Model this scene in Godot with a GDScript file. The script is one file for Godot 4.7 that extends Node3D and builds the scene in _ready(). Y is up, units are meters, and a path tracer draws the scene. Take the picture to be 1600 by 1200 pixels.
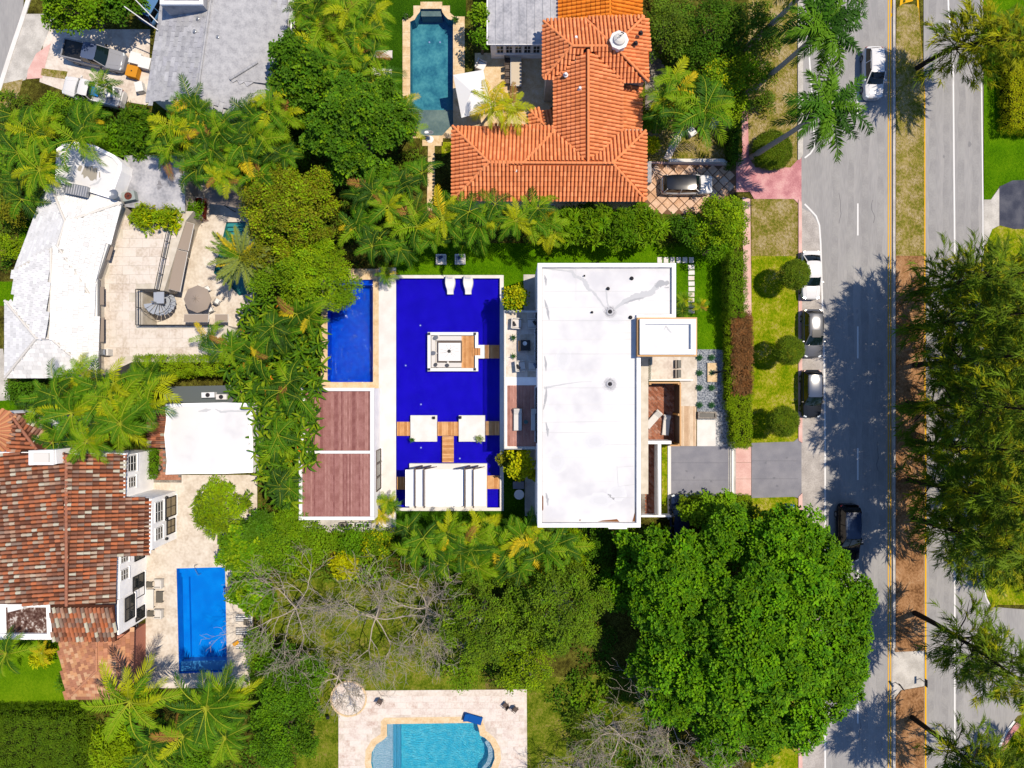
extends Node3D
# Aerial view straight down on a street of villas. Metres, y up; north of the picture is -z.
const CAM_H := 66.7
const PPM := 16.0
const K := 1.8
var rng := RandomNumberGenerator.new()
var used := {}
var mats := {}
var meshes := {}
var textures := {}


func w3(u: float, v: float, y := 0.0) -> Vector3:   # the point at height y seen at u, v on the survey sheet (16 sheet units to the metre on the ground)
	var k := (CAM_H - y) / CAM_H / PPM
	return Vector3((u - 800.0) * k, y, (v - 600.0) * k)


func lit(r: float, g: float, b: float) -> Color:
	var c := Color(r / 255.0, g / 255.0, b / 255.0).srgb_to_linear()
	return Color(minf(c.r / K, 0.86), minf(c.g / K, 0.86), minf(c.b / K, 0.86)).linear_to_srgb()


func numbered(called: String) -> String:
	if not used.has(called):
		used[called] = 0
		return called
	used[called] += 1
	return "%s_%03d" % [called, used[called]]


func thing(called: String, label: String, category: String, at := Vector3.ZERO, turn := 0.0, group := "") -> Node3D:
	var o := Node3D.new()
	o.name = numbered(called)
	add_child(o)
	o.position = at
	o.rotation.y = turn
	o.set_meta("label", label)
	o.set_meta("category", category)
	if group:
		o.set_meta("group", group)
	return o


func part(parent: Node, called: String, mesh, m: Material, stuff := false) -> MeshInstance3D:
	var o := MeshInstance3D.new()
	o.name = called
	o.mesh = mesh.done() if mesh is MB else mesh
	o.material_override = m
	parent.add_child(o, true)
	if stuff:
		o.set_meta("kind", "stuff")
	return o


func wpart(parent: Node3D, called: String, mesh, m: Material, stuff := false) -> MeshInstance3D:   # a part whose mesh is in world coordinates
	var o := part(parent, called, mesh, m, stuff)
	o.position = -parent.position
	return o


func struct(called: String, mesh, m: Material, label := "", parent: Node = self) -> MeshInstance3D:
	var o := MeshInstance3D.new()
	o.name = numbered(called)
	o.mesh = mesh.done() if mesh is MB else mesh
	o.material_override = m
	parent.add_child(o)
	if parent == self:
		o.set_meta("kind", "structure")
		if label:
			o.set_meta("label", label)
	return o


func dup(root: Node3D, at: Vector3, turn: float, label := "", stretch := Vector3.ONE) -> Node3D:
	var r: Node3D = root.duplicate()
	r.name = numbered(String(root.name).rstrip("0123456789").trim_suffix("_"))
	add_child(r)
	r.position = at
	r.rotation = Vector3(0, turn, 0)
	r.scale = stretch
	if label:
		r.set_meta("label", label)
	return r


class MB:   # collects triangles, anticlockwise seen from outside
	var v := PackedVector3Array()
	var n := PackedVector3Array()
	var mesh: ArrayMesh

	func tri(a: Vector3, b: Vector3, c: Vector3) -> void:
		var q := (b - a).cross(c - a).normalized()
		v.append(a); v.append(c); v.append(b)
		n.append(q); n.append(q); n.append(q)

	func tri_n(a: Vector3, b: Vector3, c: Vector3, na: Vector3, nb: Vector3, nc: Vector3) -> void:
		v.append(a); v.append(c); v.append(b)
		n.append(na); n.append(nc); n.append(nb)

	func quad(a: Vector3, b: Vector3, c: Vector3, d: Vector3) -> void:
		tri(a, b, c); tri(a, c, d)

	func box(c: Vector3, s: Vector3, b := Basis.IDENTITY) -> MB:
		var x := b.x * s.x / 2; var y := b.y * s.y / 2; var z := b.z * s.z / 2
		quad(c - x + y + z, c + x + y + z, c + x + y - z, c - x + y - z)
		quad(c - x - y - z, c + x - y - z, c + x - y + z, c - x - y + z)
		quad(c - x - y + z, c + x - y + z, c + x + y + z, c - x + y + z)
		quad(c + x - y - z, c - x - y - z, c - x + y - z, c + x + y - z)
		quad(c + x - y + z, c + x - y - z, c + x + y - z, c + x + y + z)
		quad(c - x - y - z, c - x - y + z, c - x + y + z, c - x + y - z)
		return self

	func bbox(c: Vector3, s: Vector3, e := 0.03, b := Basis.IDENTITY) -> MB:   # a box with chamfered top edges
		var h := s / 2
		var lo := [Vector3(-h.x, -h.y, h.z), Vector3(h.x, -h.y, h.z), Vector3(h.x, -h.y, -h.z), Vector3(-h.x, -h.y, -h.z)]
		for k in 4:
			var p: Vector3 = lo[k]; var q: Vector3 = lo[(k + 1) % 4]
			var pu := Vector3(p.x, h.y - e, p.z); var qu := Vector3(q.x, h.y - e, q.z)
			var pt := Vector3(p.x - signf(p.x) * e, h.y, p.z - signf(p.z) * e); var qt := Vector3(q.x - signf(q.x) * e, h.y, q.z - signf(q.z) * e)
			quad(c + b * p, c + b * q, c + b * qu, c + b * pu)
			quad(c + b * pu, c + b * qu, c + b * qt, c + b * pt)
		quad(c + b * Vector3(-h.x + e, h.y, h.z - e), c + b * Vector3(h.x - e, h.y, h.z - e), c + b * Vector3(h.x - e, h.y, -h.z + e), c + b * Vector3(-h.x + e, h.y, -h.z + e))
		return self

	func bar(p: Vector3, q: Vector3, wd: float, ht: float) -> MB:
		var d := q - p
		if d.length() < 0.001:
			return self
		var x := d.normalized()
		var z := x.cross(Vector3.UP)
		z = Vector3.BACK if z.length() < 0.01 else z.normalized()
		return box((p + q) / 2, Vector3(d.length(), ht, wd), Basis(x, z.cross(x), z))

	func tube(path: Array, radii: Array, sides := 6, cap := true) -> MB:
		var rings := []
		for i in path.size():
			var a: Vector3 = path[maxi(i - 1, 0)]; var b: Vector3 = path[mini(i + 1, path.size() - 1)]
			var t := (b - a).normalized()
			var x := t.cross(Vector3(0.31, 0.2, 0.93)).normalized()
			var y := t.cross(x)
			var ring := PackedVector3Array(); var nn := PackedVector3Array()
			for k in sides:
				var g := TAU * k / sides
				var d := x * cos(g) + y * sin(g)
				ring.append(path[i] + d * float(radii[i])); nn.append(d)
			rings.append([ring, nn])
		for i in path.size() - 1:
			for k in sides:
				var l := (k + 1) % sides
				var A: PackedVector3Array = rings[i][0]; var B: PackedVector3Array = rings[i + 1][0]
				var NA: PackedVector3Array = rings[i][1]; var NB: PackedVector3Array = rings[i + 1][1]
				tri_n(A[k], A[l], B[l], NA[k], NA[l], NB[l]); tri_n(A[k], B[l], B[k], NA[k], NB[l], NB[k])
		if cap:
			var E: PackedVector3Array = rings[-1][0]
			for k in range(1, sides - 1):
				tri(E[0], E[k], E[k + 1])
			E = rings[0][0]
			for k in range(1, sides - 1):
				tri(E[0], E[k + 1], E[k])
		return self

	func lathe(c: Vector3, profile: Array, sides := 16, squash := Vector2.ONE) -> MB:   # profile: Vector2(radius, height) upwards
		for i in profile.size() - 1:
			var p: Vector2 = profile[i]; var q: Vector2 = profile[i + 1]
			var e := q - p
			var nr := Vector2(e.y, -e.x).normalized()
			for k in sides:
				var a := TAU * k / sides; var b := TAU * (k + 1) / sides
				var da := Vector3(cos(a) * squash.x, 0, -sin(a) * squash.y); var db := Vector3(cos(b) * squash.x, 0, -sin(b) * squash.y)
				var na := (da * nr.x + Vector3.UP * nr.y).normalized(); var nb := (db * nr.x + Vector3.UP * nr.y).normalized()
				var p0 := c + da * p.x + Vector3.UP * p.y; var p1 := c + db * p.x + Vector3.UP * p.y
				var q0 := c + da * q.x + Vector3.UP * q.y; var q1 := c + db * q.x + Vector3.UP * q.y
				if p.x > 0.0001:
					tri_n(p0, p1, q1, na, nb, nb)
				if q.x > 0.0001:
					tri_n(p0, q1, q0, na, nb, na)
		return self

	func grid(rows: Array) -> MB:   # smooth surface through rows of points
		var R := rows.size(); var C: int = rows[0].size()
		var N := []
		for i in R:
			var line := PackedVector3Array()
			for j in C:
				var du: Vector3 = rows[mini(i + 1, R - 1)][j] - rows[maxi(i - 1, 0)][j]
				var dv: Vector3 = rows[i][mini(j + 1, C - 1)] - rows[i][maxi(j - 1, 0)]
				var q := du.cross(dv)
				line.append(q.normalized() if q.length() > 1e-9 else Vector3.UP)
			N.append(line)
		for i in R - 1:
			for j in C - 1:
				tri_n(rows[i][j], rows[i + 1][j], rows[i + 1][j + 1], N[i][j], N[i + 1][j], N[i + 1][j + 1])
				tri_n(rows[i][j], rows[i + 1][j + 1], rows[i][j + 1], N[i][j], N[i + 1][j + 1], N[i][j + 1])
		return self

	func prism(poly: PackedVector2Array, y1: float, y0: float) -> MB:   # poly in x, z
		var p := poly.duplicate()
		if Geometry2D.is_polygon_clockwise(p):
			p.reverse()
		var t := Geometry2D.triangulate_polygon(p)
		for i in range(0, t.size(), 3):
			var a := p[t[i]]; var b := p[t[i + 1]]; var c := p[t[i + 2]]
			if (b - a).cross(c - a) > 0.0:
				var s := b; b = c; c = s
			tri_n(Vector3(a.x, y1, a.y), Vector3(b.x, y1, b.y), Vector3(c.x, y1, c.y), Vector3.UP, Vector3.UP, Vector3.UP)
		if y1 - y0 > 0.0005:
			for i in p.size():
				var a := p[i]; var b := p[(i + 1) % p.size()]
				var A := Vector3(a.x, y1, a.y); var B := Vector3(b.x, y1, b.y)
				var q := Vector3(b.y - a.y, 0, a.x - b.x).normalized()
				var n0 := -q if Geometry2D.is_point_in_polygon((a + b) / 2 + Vector2(q.x, q.z) * 0.002, p) else q
				var A0 := Vector3(a.x, y0, a.y); var B0 := Vector3(b.x, y0, b.y)
				if (B - A).cross(A0 - A).dot(n0) > 0.0:
					tri_n(A, B, B0, n0, n0, n0); tri_n(A, B0, A0, n0, n0, n0)
				else:
					tri_n(A, B0, B, n0, n0, n0); tri_n(A, A0, B0, n0, n0, n0)
		return self

	func basin(p: PackedVector2Array, y1: float, y0: float) -> MB:   # inside faces of a pool wall
		for i in p.size():
			var a := p[i]; var b := p[(i + 1) % p.size()]
			quad(Vector3(a.x, y1, a.y), Vector3(b.x, y1, b.y), Vector3(b.x, y0, b.y), Vector3(a.x, y0, a.y))
		return self

	static func new_tri(a: Vector3, b: Vector3, c: Vector3) -> MB:
		var m := MB.new()
		if (b - a).cross(c - a).y > 0.0:
			m.tri(a, b, c)
		else:
			m.tri(a, c, b)
		return m

	func done() -> ArrayMesh:
		if mesh == null:
			mesh = ArrayMesh.new()
			if v.size():
				var a := []
				a.resize(Mesh.ARRAY_MAX)
				a[Mesh.ARRAY_VERTEX] = v
				a[Mesh.ARRAY_NORMAL] = n
				mesh.add_surface_from_arrays(Mesh.PRIMITIVE_TRIANGLES, a)
		return mesh


func pp(flat: Array, y := 0.0) -> PackedVector2Array:   # [u, v, u, v ...] on the sheet -> x, z at height y
	var out := PackedVector2Array()
	for i in range(0, flat.size(), 2):
		var p := w3(flat[i], flat[i + 1], y)
		out.append(Vector2(p.x, p.z))
	return out


func rc(u0: float, v0: float, u1: float, v1: float, y := 0.0) -> PackedVector2Array:
	return pp([u0, v0, u1, v0, u1, v1, u0, v1], y)


func arc(u: float, v: float, ru: float, rv: float, a0 := 0.0, a1 := 360.0, n := 20) -> Array:
	var out := []
	for i in (n if a1 - a0 >= 359.9 else n + 1):
		var g := deg_to_rad(a0 + (a1 - a0) * i / n)
		out.append(u + cos(g) * ru); out.append(v + sin(g) * rv)
	return out


func cut(poly: PackedVector2Array, holes: Array) -> Array:   # polygons of poly less the holes, none with a hole inside
	var todo := [poly]
	var big := 5000.0
	for h in holes:
		var c := Vector2.ZERO
		for p in h:
			c += p
		c /= h.size()
		var next := []
		for q in todo:
			if Geometry2D.intersect_polygons(q, h).is_empty():
				next.append(q)
				continue
			for half in [PackedVector2Array([Vector2(-big, -big), Vector2(c.x, -big), Vector2(c.x, big), Vector2(-big, big)]), PackedVector2Array([Vector2(c.x, -big), Vector2(big, -big), Vector2(big, big), Vector2(c.x, big)])]:
				for piece in Geometry2D.intersect_polygons(q, half):
					for r in Geometry2D.clip_polygons(piece, h):
						next.append(r)
		todo = next
	return todo


func sheet(called: String, poly: PackedVector2Array, y: float, m: Material, holes := [], thick := 0.0, label := "") -> MeshInstance3D:
	var b := MB.new()
	for p in (cut(poly, holes) if holes else [poly]):
		b.prism(p, y, y - thick)
	return struct(called, b, m, label)


func line_poly(flat: Array, wide: float, y := 0.0) -> PackedVector2Array:   # a band along a polyline
	var p := pp(flat, y)
	var l := PackedVector2Array(); var r := PackedVector2Array()
	for i in p.size():
		var t := (p[mini(i + 1, p.size() - 1)] - p[maxi(i - 1, 0)]).normalized()
		var s := Vector2(-t.y, t.x) * wide / 2
		l.append(p[i] + s); r.append(p[i] - s)
	r.reverse()
	l.append_array(r)
	return l


# ---------------------------------------------------------------- materials
func tex(key: String, tint: Array, layers: Array, size := 512) -> ImageTexture:   # layers: [frequency, weight, octaves, type]; tint: [[position, Color] ...]
	if textures.has(key):
		return textures[key]
	var imgs := []
	var total := 0.0
	for i in layers.size():
		var f := FastNoiseLite.new()
		f.seed = hash(key) % 10000 + i * 17
		f.noise_type = layers[i][3] if layers[i].size() > 3 else FastNoiseLite.TYPE_SIMPLEX_SMOOTH
		f.frequency = layers[i][0]
		f.fractal_octaves = layers[i][2]
		var im := f.get_seamless_image(size, size, false, false, 0.1, true)
		im.convert(Image.FORMAT_L8)
		imgs.append(im.get_data())
		total += layers[i][1]
	var lut := PackedByteArray()
	var g := Gradient.new()
	g.offsets = PackedFloat32Array(tint.map(func(t): return t[0]))
	g.colors = PackedColorArray(tint.map(func(t): return t[1]))
	for i in 256:
		var c := g.sample(i / 255.0)
		lut.append_array(PackedByteArray([c.r8, c.g8, c.b8]))
	var out := PackedByteArray()
	out.resize(size * size * 3)
	var n := imgs.size()
	var d0: PackedByteArray = imgs[0]
	var d1: PackedByteArray = imgs[1 % n]
	var d2: PackedByteArray = imgs[2 % n]
	var a0: float = layers[0][1] / total
	var a1: float = layers[1][1] / total if n > 1 else 0.0
	var a2: float = layers[2][1] / total if n > 2 else 0.0
	for i in size * size:
		var k := int(d0[i] * a0 + d1[i] * a1 + d2[i] * a2) * 3
		out[i * 3] = lut[k]; out[i * 3 + 1] = lut[k + 1]; out[i * 3 + 2] = lut[k + 2]
	var im := Image.create_from_data(size, size, false, Image.FORMAT_RGB8, out)
	textures[key] = ImageTexture.create_from_image(im)
	return textures[key]


func bump(key: String, freq: float, octaves: int, strength: float, type := FastNoiseLite.TYPE_SIMPLEX_SMOOTH) -> ImageTexture:
	if textures.has(key):
		return textures[key]
	var f := FastNoiseLite.new()
	f.seed = hash(key) % 1000
	f.noise_type = type
	f.frequency = freq
	f.fractal_octaves = octaves
	var im := f.get_seamless_image(512, 512, false, false, 0.1, true)
	im.convert(Image.FORMAT_RGBA8)
	im.bump_map_to_normal_map(strength)
	textures[key] = ImageTexture.create_from_image(im)
	return textures[key]


func mat(key: String, c := Color.WHITE, rough := 0.8, metal := 0.0) -> StandardMaterial3D:
	if mats.has(key):
		return mats[key]
	var m := StandardMaterial3D.new()
	m.albedo_color = c
	m.roughness = rough
	m.metallic = metal
	if rough > 0.65:
		m.metallic_specular = 0.12
	mats[key] = m
	return m


func tmat(key: String, tx: Texture2D, metres: float, rough := 0.9, nt: Texture2D = null, ns := 1.0) -> StandardMaterial3D:
	if mats.has(key):
		return mats[key]
	var m := mat(key, Color.WHITE, rough)
	m.albedo_texture = tx
	m.uv1_triplanar = true
	m.uv1_world_triplanar = true
	m.uv1_scale = Vector3.ONE / metres
	if nt:
		m.normal_enabled = true
		m.normal_texture = nt
		m.normal_scale = ns
	return m


func leaf_mat(key: String, c: Color, rough := 0.62, through := 0.35) -> StandardMaterial3D:
	if mats.has(key):
		return mats[key]
	var m := mat(key, c, rough)
	m.vertex_color_use_as_albedo = true
	m.backlight_enabled = true
	var l := c.srgb_to_linear()
	m.backlight = Color(l.r * through * 1.2, l.g * through, l.b * through * 0.5).linear_to_srgb()
	m.cull_mode = BaseMaterial3D.CULL_DISABLED
	m.metallic_specular = 0.22
	return m


func make_materials() -> void:
	var S := func(a, b, lo := 0.25, hi := 0.75): return [[lo, a], [hi, b]]
	tmat("asphalt", tex("asphalt", [[0.25, lit(164, 163, 164)], [0.5, lit(174, 173, 173)], [0.75, lit(184, 182, 181)]], [[0.008, 1.0, 3], [0.1, 0.7, 2]]), 14.0, 0.9)
	mats["asphalt"].uv1_scale = Vector3(1.0 / 9.0, 1.0 / 9.0, 1.0 / 60.0)
	tmat("scrub", tex("scrub", [[0.2, lit(66, 84, 12)], [0.42, lit(104, 126, 24)], [0.6, lit(138, 146, 44)], [0.82, lit(172, 152, 100)]], [[0.015, 1.0, 4], [0.08, 1.0, 3], [0.3, 0.6, 1]]), 14.0, 0.95, bump("grassbump", 0.25, 2, 6.0), 0.9)
	tmat("parking", tex("parking", S.call(lit(176, 170, 166), lit(212, 206, 201)), [[0.012, 1.0, 3], [0.1, 0.8, 2]]), 9.0, 0.9)
	tmat("drive", tex("drive", S.call(lit(140, 141, 152), lit(158, 158, 167)), [[0.01, 1.0, 3], [0.15, 0.5, 2]]), 9.0, 0.9)
	tmat("darkdrive", tex("darkdrive", S.call(lit(70, 74, 90), lit(105, 107, 118)), [[0.01, 1.0, 3], [0.15, 0.5, 2]]), 9.0, 0.9)
	tmat("concrete", tex("concrete", S.call(lit(190, 186, 180), lit(228, 224, 217)), [[0.01, 1.0, 3], [0.1, 0.6, 2]]), 8.0, 0.9)
	tmat("oldconcrete", tex("oldconcrete", S.call(lit(118, 112, 106), lit(178, 170, 160)), [[0.012, 1.0, 4], [0.1, 0.6, 2]]), 8.0, 0.9)
	tmat("paleconcrete", tex("paleconcrete", S.call(lit(240, 236, 231), lit(253, 251, 248)), [[0.01, 1.0, 3], [0.1, 0.5, 2]]), 8.0, 0.85)
	tmat("pink", tex("pink", [[0.25, lit(196, 132, 138)], [0.5, lit(222, 160, 163)], [0.8, lit(238, 190, 186)]], [[0.01, 1.0, 4], [0.1, 0.5, 2]]), 9.0, 0.9)
	tmat("palepink", tex("palepink", S.call(lit(228, 180, 172), lit(247, 208, 199)), [[0.01, 1.0, 4], [0.1, 0.5, 2]]), 9.0, 0.9)
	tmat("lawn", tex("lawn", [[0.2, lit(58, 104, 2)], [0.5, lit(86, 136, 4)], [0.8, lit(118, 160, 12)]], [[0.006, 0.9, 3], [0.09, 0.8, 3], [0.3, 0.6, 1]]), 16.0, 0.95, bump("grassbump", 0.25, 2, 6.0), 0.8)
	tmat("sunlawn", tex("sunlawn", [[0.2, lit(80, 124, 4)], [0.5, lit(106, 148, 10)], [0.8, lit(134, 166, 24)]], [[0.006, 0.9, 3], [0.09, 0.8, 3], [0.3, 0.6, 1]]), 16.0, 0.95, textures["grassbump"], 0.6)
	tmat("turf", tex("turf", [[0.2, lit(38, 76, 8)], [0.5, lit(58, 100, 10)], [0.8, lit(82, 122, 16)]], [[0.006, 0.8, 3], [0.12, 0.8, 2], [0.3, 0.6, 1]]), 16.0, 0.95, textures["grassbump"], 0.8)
	tmat("verge", tex("verge", [[0.22, lit(98, 138, 4)], [0.45, lit(146, 164, 12)], [0.58, lit(176, 178, 44)], [0.78, lit(208, 194, 120)]], [[0.016, 1.0, 4], [0.08, 0.9, 3], [0.3, 0.5, 1]]), 15.0, 0.95, textures["grassbump"], 0.9)
	tmat("drygrass", tex("drygrass", [[0.2, lit(105, 118, 30)], [0.42, lit(150, 142, 60)], [0.58, lit(186, 166, 112)], [0.8, lit(212, 196, 158)]], [[0.015, 1.0, 4], [0.08, 1.0, 3], [0.3, 0.5, 1]]), 15.0, 0.95, textures["grassbump"], 0.9)
	tmat("mediandirt", tex("mediandirt", [[0.2, lit(120, 84, 54)], [0.45, lit(172, 128, 88)], [0.62, lit(190, 146, 106)], [0.85, lit(206, 172, 134)]], [[0.012, 1.0, 4], [0.09, 0.8, 3]]), 15.0, 0.95, textures["grassbump"], 0.5)
	tmat("soil", tex("soil", [[0.15, lit(44, 44, 18)], [0.45, lit(92, 88, 34)], [0.62, lit(118, 122, 46)], [0.85, lit(160, 128, 92)]], [[0.012, 1.0, 4], [0.07, 1.0, 3], [0.25, 0.7, 2]]), 17.0, 0.95, textures["grassbump"], 1.0)
	tmat("travertine", tex("travertine", [[0.2, lit(214, 200, 184)], [0.5, lit(236, 225, 211)], [0.8, lit(250, 243, 232)]], [[0.012, 1.0, 4], [0.06, 0.7, 3]]), 11.0, 0.8)
	tmat("travpink", tex("travpink", [[0.2, lit(214, 198, 186)], [0.5, lit(238, 226, 214)], [0.8, lit(250, 242, 232)]], [[0.012, 1.0, 4], [0.06, 0.7, 3]]), 11.0, 0.8)
	tmat("sandstone", tex("sandstone", [[0.2, lit(222, 188, 142)], [0.5, lit(240, 212, 170)], [0.8, lit(250, 230, 198)]], [[0.02, 1.0, 4], [0.08, 0.7, 3]]), 9.0, 0.85)
	tmat("gravel", tex("gravel", [[0.25, lit(96, 104, 118)], [0.5, lit(152, 160, 172)], [0.75, lit(214, 218, 222)]], [[0.07, 1.0, 2], [0.16, 0.7, 1]]), 8.0, 0.95, bump("stonebump", 0.3, 2, 5.0), 0.6)
	tmat("whitestone", tex("whitestone", [[0.25, lit(96, 98, 108)], [0.48, lit(190, 192, 196)], [0.75, lit(246, 244, 240)]], [[0.07, 1.0, 2], [0.16, 0.7, 1]]), 10.0, 0.95, textures["stonebump"], 0.6)
	tmat("whiteroof", tex("whiteroof", [[0.15, lit(228, 228, 233)], [0.4, lit(243, 243, 245)], [0.65, lit(248, 248, 249)]], [[0.006, 1.2, 4], [0.03, 0.5, 3]]), 26.0, 0.75)
	tmat("greyroof", tex("greyroof", [[0.2, lit(158, 160, 168)], [0.5, lit(190, 191, 198)], [0.8, lit(214, 214, 219)]], [[0.01, 1.0, 4], [0.07, 0.6, 3]]), 12.0, 0.85)
	tmat("stucco", tex("stucco", S.call(Color(0.87, 0.87, 0.88), Color(0.92, 0.92, 0.92)), [[0.012, 1.0, 3], [0.15, 0.4, 2]]), 7.0, 0.85)
	tmat("creamwall", tex("creamwall", S.call(lit(214, 204, 188), lit(234, 226, 212)), [[0.012, 1.0, 3], [0.15, 0.4, 2]]), 7.0, 0.85)
	mat("white", lit(252, 252, 252), 0.6)
	mat("offwhite", lit(240, 236, 230), 0.7)
	mat("cushion", lit(236, 232, 228), 0.95)
	mat("taupe", lit(172, 158, 146), 0.95)
	mat("charcoal", lit(62, 62, 66), 0.7)
	mat("black", Color(0.03, 0.03, 0.035), 0.5)
	mat("darkbronze", lit(92, 74, 62), 0.5)
	mat("brass", lit(196, 140, 62), 0.5)
	mat("steel", lit(176, 180, 186), 0.35, 0.6)
	mat("glasspane", Color(0.75, 0.85, 0.85, 0.18), 0.02)
	mats["glasspane"].transparency = BaseMaterial3D.TRANSPARENCY_ALPHA
	mat("darkglass", Color(0.03, 0.04, 0.05), 0.06)
	mat("windowglass", Color(0.10, 0.12, 0.13), 0.08)
	mat("blue", lit(24, 92, 176), 0.8)
	for i in 3:
		tmat("slab%d" % i, tex("slab%d" % i, [[0.2, lit(212 + i * 9, 188 + i * 12, 176 + i * 14)], [0.5, lit(238 + i * 3, 224 + i * 5, 214 + i * 6)], [0.8, lit(250, 243, 234)]], [[0.015, 1.0, 4], [0.08, 0.8, 3]], 256), 5.0, 0.85)
	for i in 3:
		tmat("peach%d" % i, tex("peach%d" % i, [[0.2, lit(214 + i * 8, 168 + i * 12, 132 + i * 16)], [0.8, lit(244 + i * 3, 206 + i * 8, 176 + i * 12)]], [[0.02, 1.0, 3], [0.1, 0.6, 2]], 128), 3.0, 0.85)
	mat("bark", lit(150, 132, 112), 0.95)
	mat("darkbark", lit(66, 56, 46), 0.95)
	mat("greybark", lit(200, 188, 172), 0.95)
	mat("palmbark", lit(160, 146, 124), 0.95)
	mat("yellowpaint", lit(246, 190, 40), 0.8)
	mat("whitepaint", lit(250, 250, 250), 0.8)
	mat("terracotta", lit(226, 112, 62), 0.8)
	for w in [["planka", 226, 168, 112], ["plankb", 212, 152, 98], ["plankc", 236, 182, 128], ["rosea", 170, 120, 114], ["roseb", 154, 104, 100], ["rosec", 184, 136, 128], ["balca", 196, 144, 130], ["balcb", 182, 130, 118], ["balcc", 208, 156, 142], ["palea", 236, 208, 178], ["paleb", 224, 192, 160], ["palec", 244, 220, 192]]:
		tmat(w[0], tex(w[0], S.call(lit(w[1] - 12, w[2] - 12, w[3] - 12), lit(w[1] + 12, w[2] + 12, w[3] + 12)), [[0.02, 1.0, 3], [0.15, 0.6, 2]], 128), 2.5, 0.75)


func pick(a: Array):
	return a[rng.randi() % a.size()]


# ---------------------------------------------------------------- roofs
func f3(flat: Array) -> Array:   # [[u, v, h] ...] -> points
	return flat.map(func(p): return w3(p[0], p[1], p[2]))


func newell(p: Array) -> Vector3:
	var n := Vector3.ZERO
	for i in p.size():
		n += p[i].cross(p[(i + 1) % p.size()])
	n = n.normalized()
	return -n if n.y < 0 else n


func facet_places(p: Array, wide: float, long: float, stagger := 0.0) -> Array:
	var n := newell(p)
	var d := (Vector3.DOWN - n * n.dot(Vector3.DOWN)).normalized()
	var a := n.cross(d)
	var flat := PackedVector2Array()
	var lo := Vector2(1e9, 1e9); var hi := -lo
	for q in p:
		var s := Vector2(a.dot(q - p[0]), d.dot(q - p[0]))
		flat.append(s)
		lo = lo.min(s); hi = hi.max(s)
	var out := []
	var row := 0
	var y := hi.y - long * 0.45
	while y > lo.y:
		var x := lo.x + wide * 0.5 + (stagger * wide if row % 2 else 0.0)
		while x < hi.x:
			if Geometry2D.is_point_in_polygon(Vector2(x, y), flat):
				out.append(Transform3D(Basis(a, n, d), p[0] + a * x + d * y))
			x += wide
		y -= long
		row += 1
	return out


func roof_skin(p: Array) -> MB:   # the deck under the tiles, 12 cm thick
	var b := MB.new()
	var n := newell(p)
	var up := p.duplicate()
	var around := Vector3.ZERO
	for i in p.size():
		around += p[i].cross(p[(i + 1) % p.size()])
	if around.y < 0:
		up.reverse()
	var flat := PackedVector2Array()
	for q in up:
		flat.append(Vector2(q.x, q.z))
	var t := Geometry2D.triangulate_polygon(flat)
	for i in range(0, t.size(), 3):
		var A: Vector3 = up[t[i]]; var B: Vector3 = up[t[i + 1]]; var C: Vector3 = up[t[i + 2]]
		if (B - A).cross(C - A).y < 0:
			var s := B; B = C; C = s
		b.tri_n(A, B, C, n, n, n)
		var o := Vector3.UP * -0.12
		b.tri_n(A + o, C + o, B + o, -n, -n, -n)
	for i in up.size():
		var A: Vector3 = up[i]; var B: Vector3 = up[(i + 1) % up.size()]
		var o := Vector3.UP * -0.12
		b.quad(A + o, B + o, B, A)
	return b


func multi(parent: Node3D, called: String, mesh: Mesh, m: Material, places: Array, tones: Array, stuff := true) -> MultiMeshInstance3D:
	var mm := MultiMesh.new()
	mm.transform_format = MultiMesh.TRANSFORM_3D
	mm.use_colors = true
	mm.mesh = mesh
	mm.instance_count = places.size()
	var off := parent.position if parent != self else Vector3.ZERO
	for i in places.size():
		var t: Transform3D = places[i]
		t.origin -= off
		mm.set_instance_transform(i, t)
		mm.set_instance_color(i, tones[i])
	var o := MultiMeshInstance3D.new()
	o.name = called
	o.multimesh = mm
	o.material_override = m
	parent.add_child(o, true)
	if stuff:
		o.set_meta("kind", "stuff")
	return o


func barrel_tile(w: float, l: float) -> ArrayMesh:
	var b := MB.new()
	var rows := []
	for e in [[-0.5, 0.36, 0.0], [0.54, 0.43, 0.04]]:
		var line := []
		for k in 6:
			var g := PI * k / 5.0
			line.append(Vector3(cos(g) * w * e[1], sin(g) * w * 0.5 * e[1] / 0.4 + e[2], l * e[0]))
		rows.append(line)
	rows.reverse()
	b.grid(rows)
	var f: Array = rows[0]
	for k in range(1, 5):
		b.tri(f[0], f[k], f[k + 1])
	return b.done()


func flat_tile(w: float, l: float, t: float) -> ArrayMesh:
	var b := MB.new()
	var h := w * 0.485
	var A := Vector3(-h, 0.004, -l * 0.5); var B := Vector3(h, 0.004, -l * 0.5); var C := Vector3(h, t, l * 0.54); var D := Vector3(-h, t, l * 0.54)
	b.quad(D, C, B, A)
	b.quad(Vector3(-h, 0, C.z), Vector3(h, 0, C.z), C, D)
	b.tri(Vector3(h, 0, C.z), B, C)
	b.tri(D, A, Vector3(-h, 0, C.z))
	return b.done()


func ridge_caps(parent: Node3D, pairs: Array, r: float, m: Material) -> void:
	for e in pairs:
		var a := w3(e[0][0], e[0][1], e[0][2]); var c := w3(e[1][0], e[1][1], e[1][2])
		var b := MB.new()
		var n := maxi(2, int((c - a).length() / 0.45))
		for i in n:
			var p := a.lerp(c, float(i) / n); var q := a.lerp(c, (i + 1.12) / n)
			b.tube([p + Vector3.UP * 0.04, q + Vector3.UP * 0.02], [r, r * 0.86], 8)
		wpart(parent, "ridge_cap", b, m)


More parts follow.
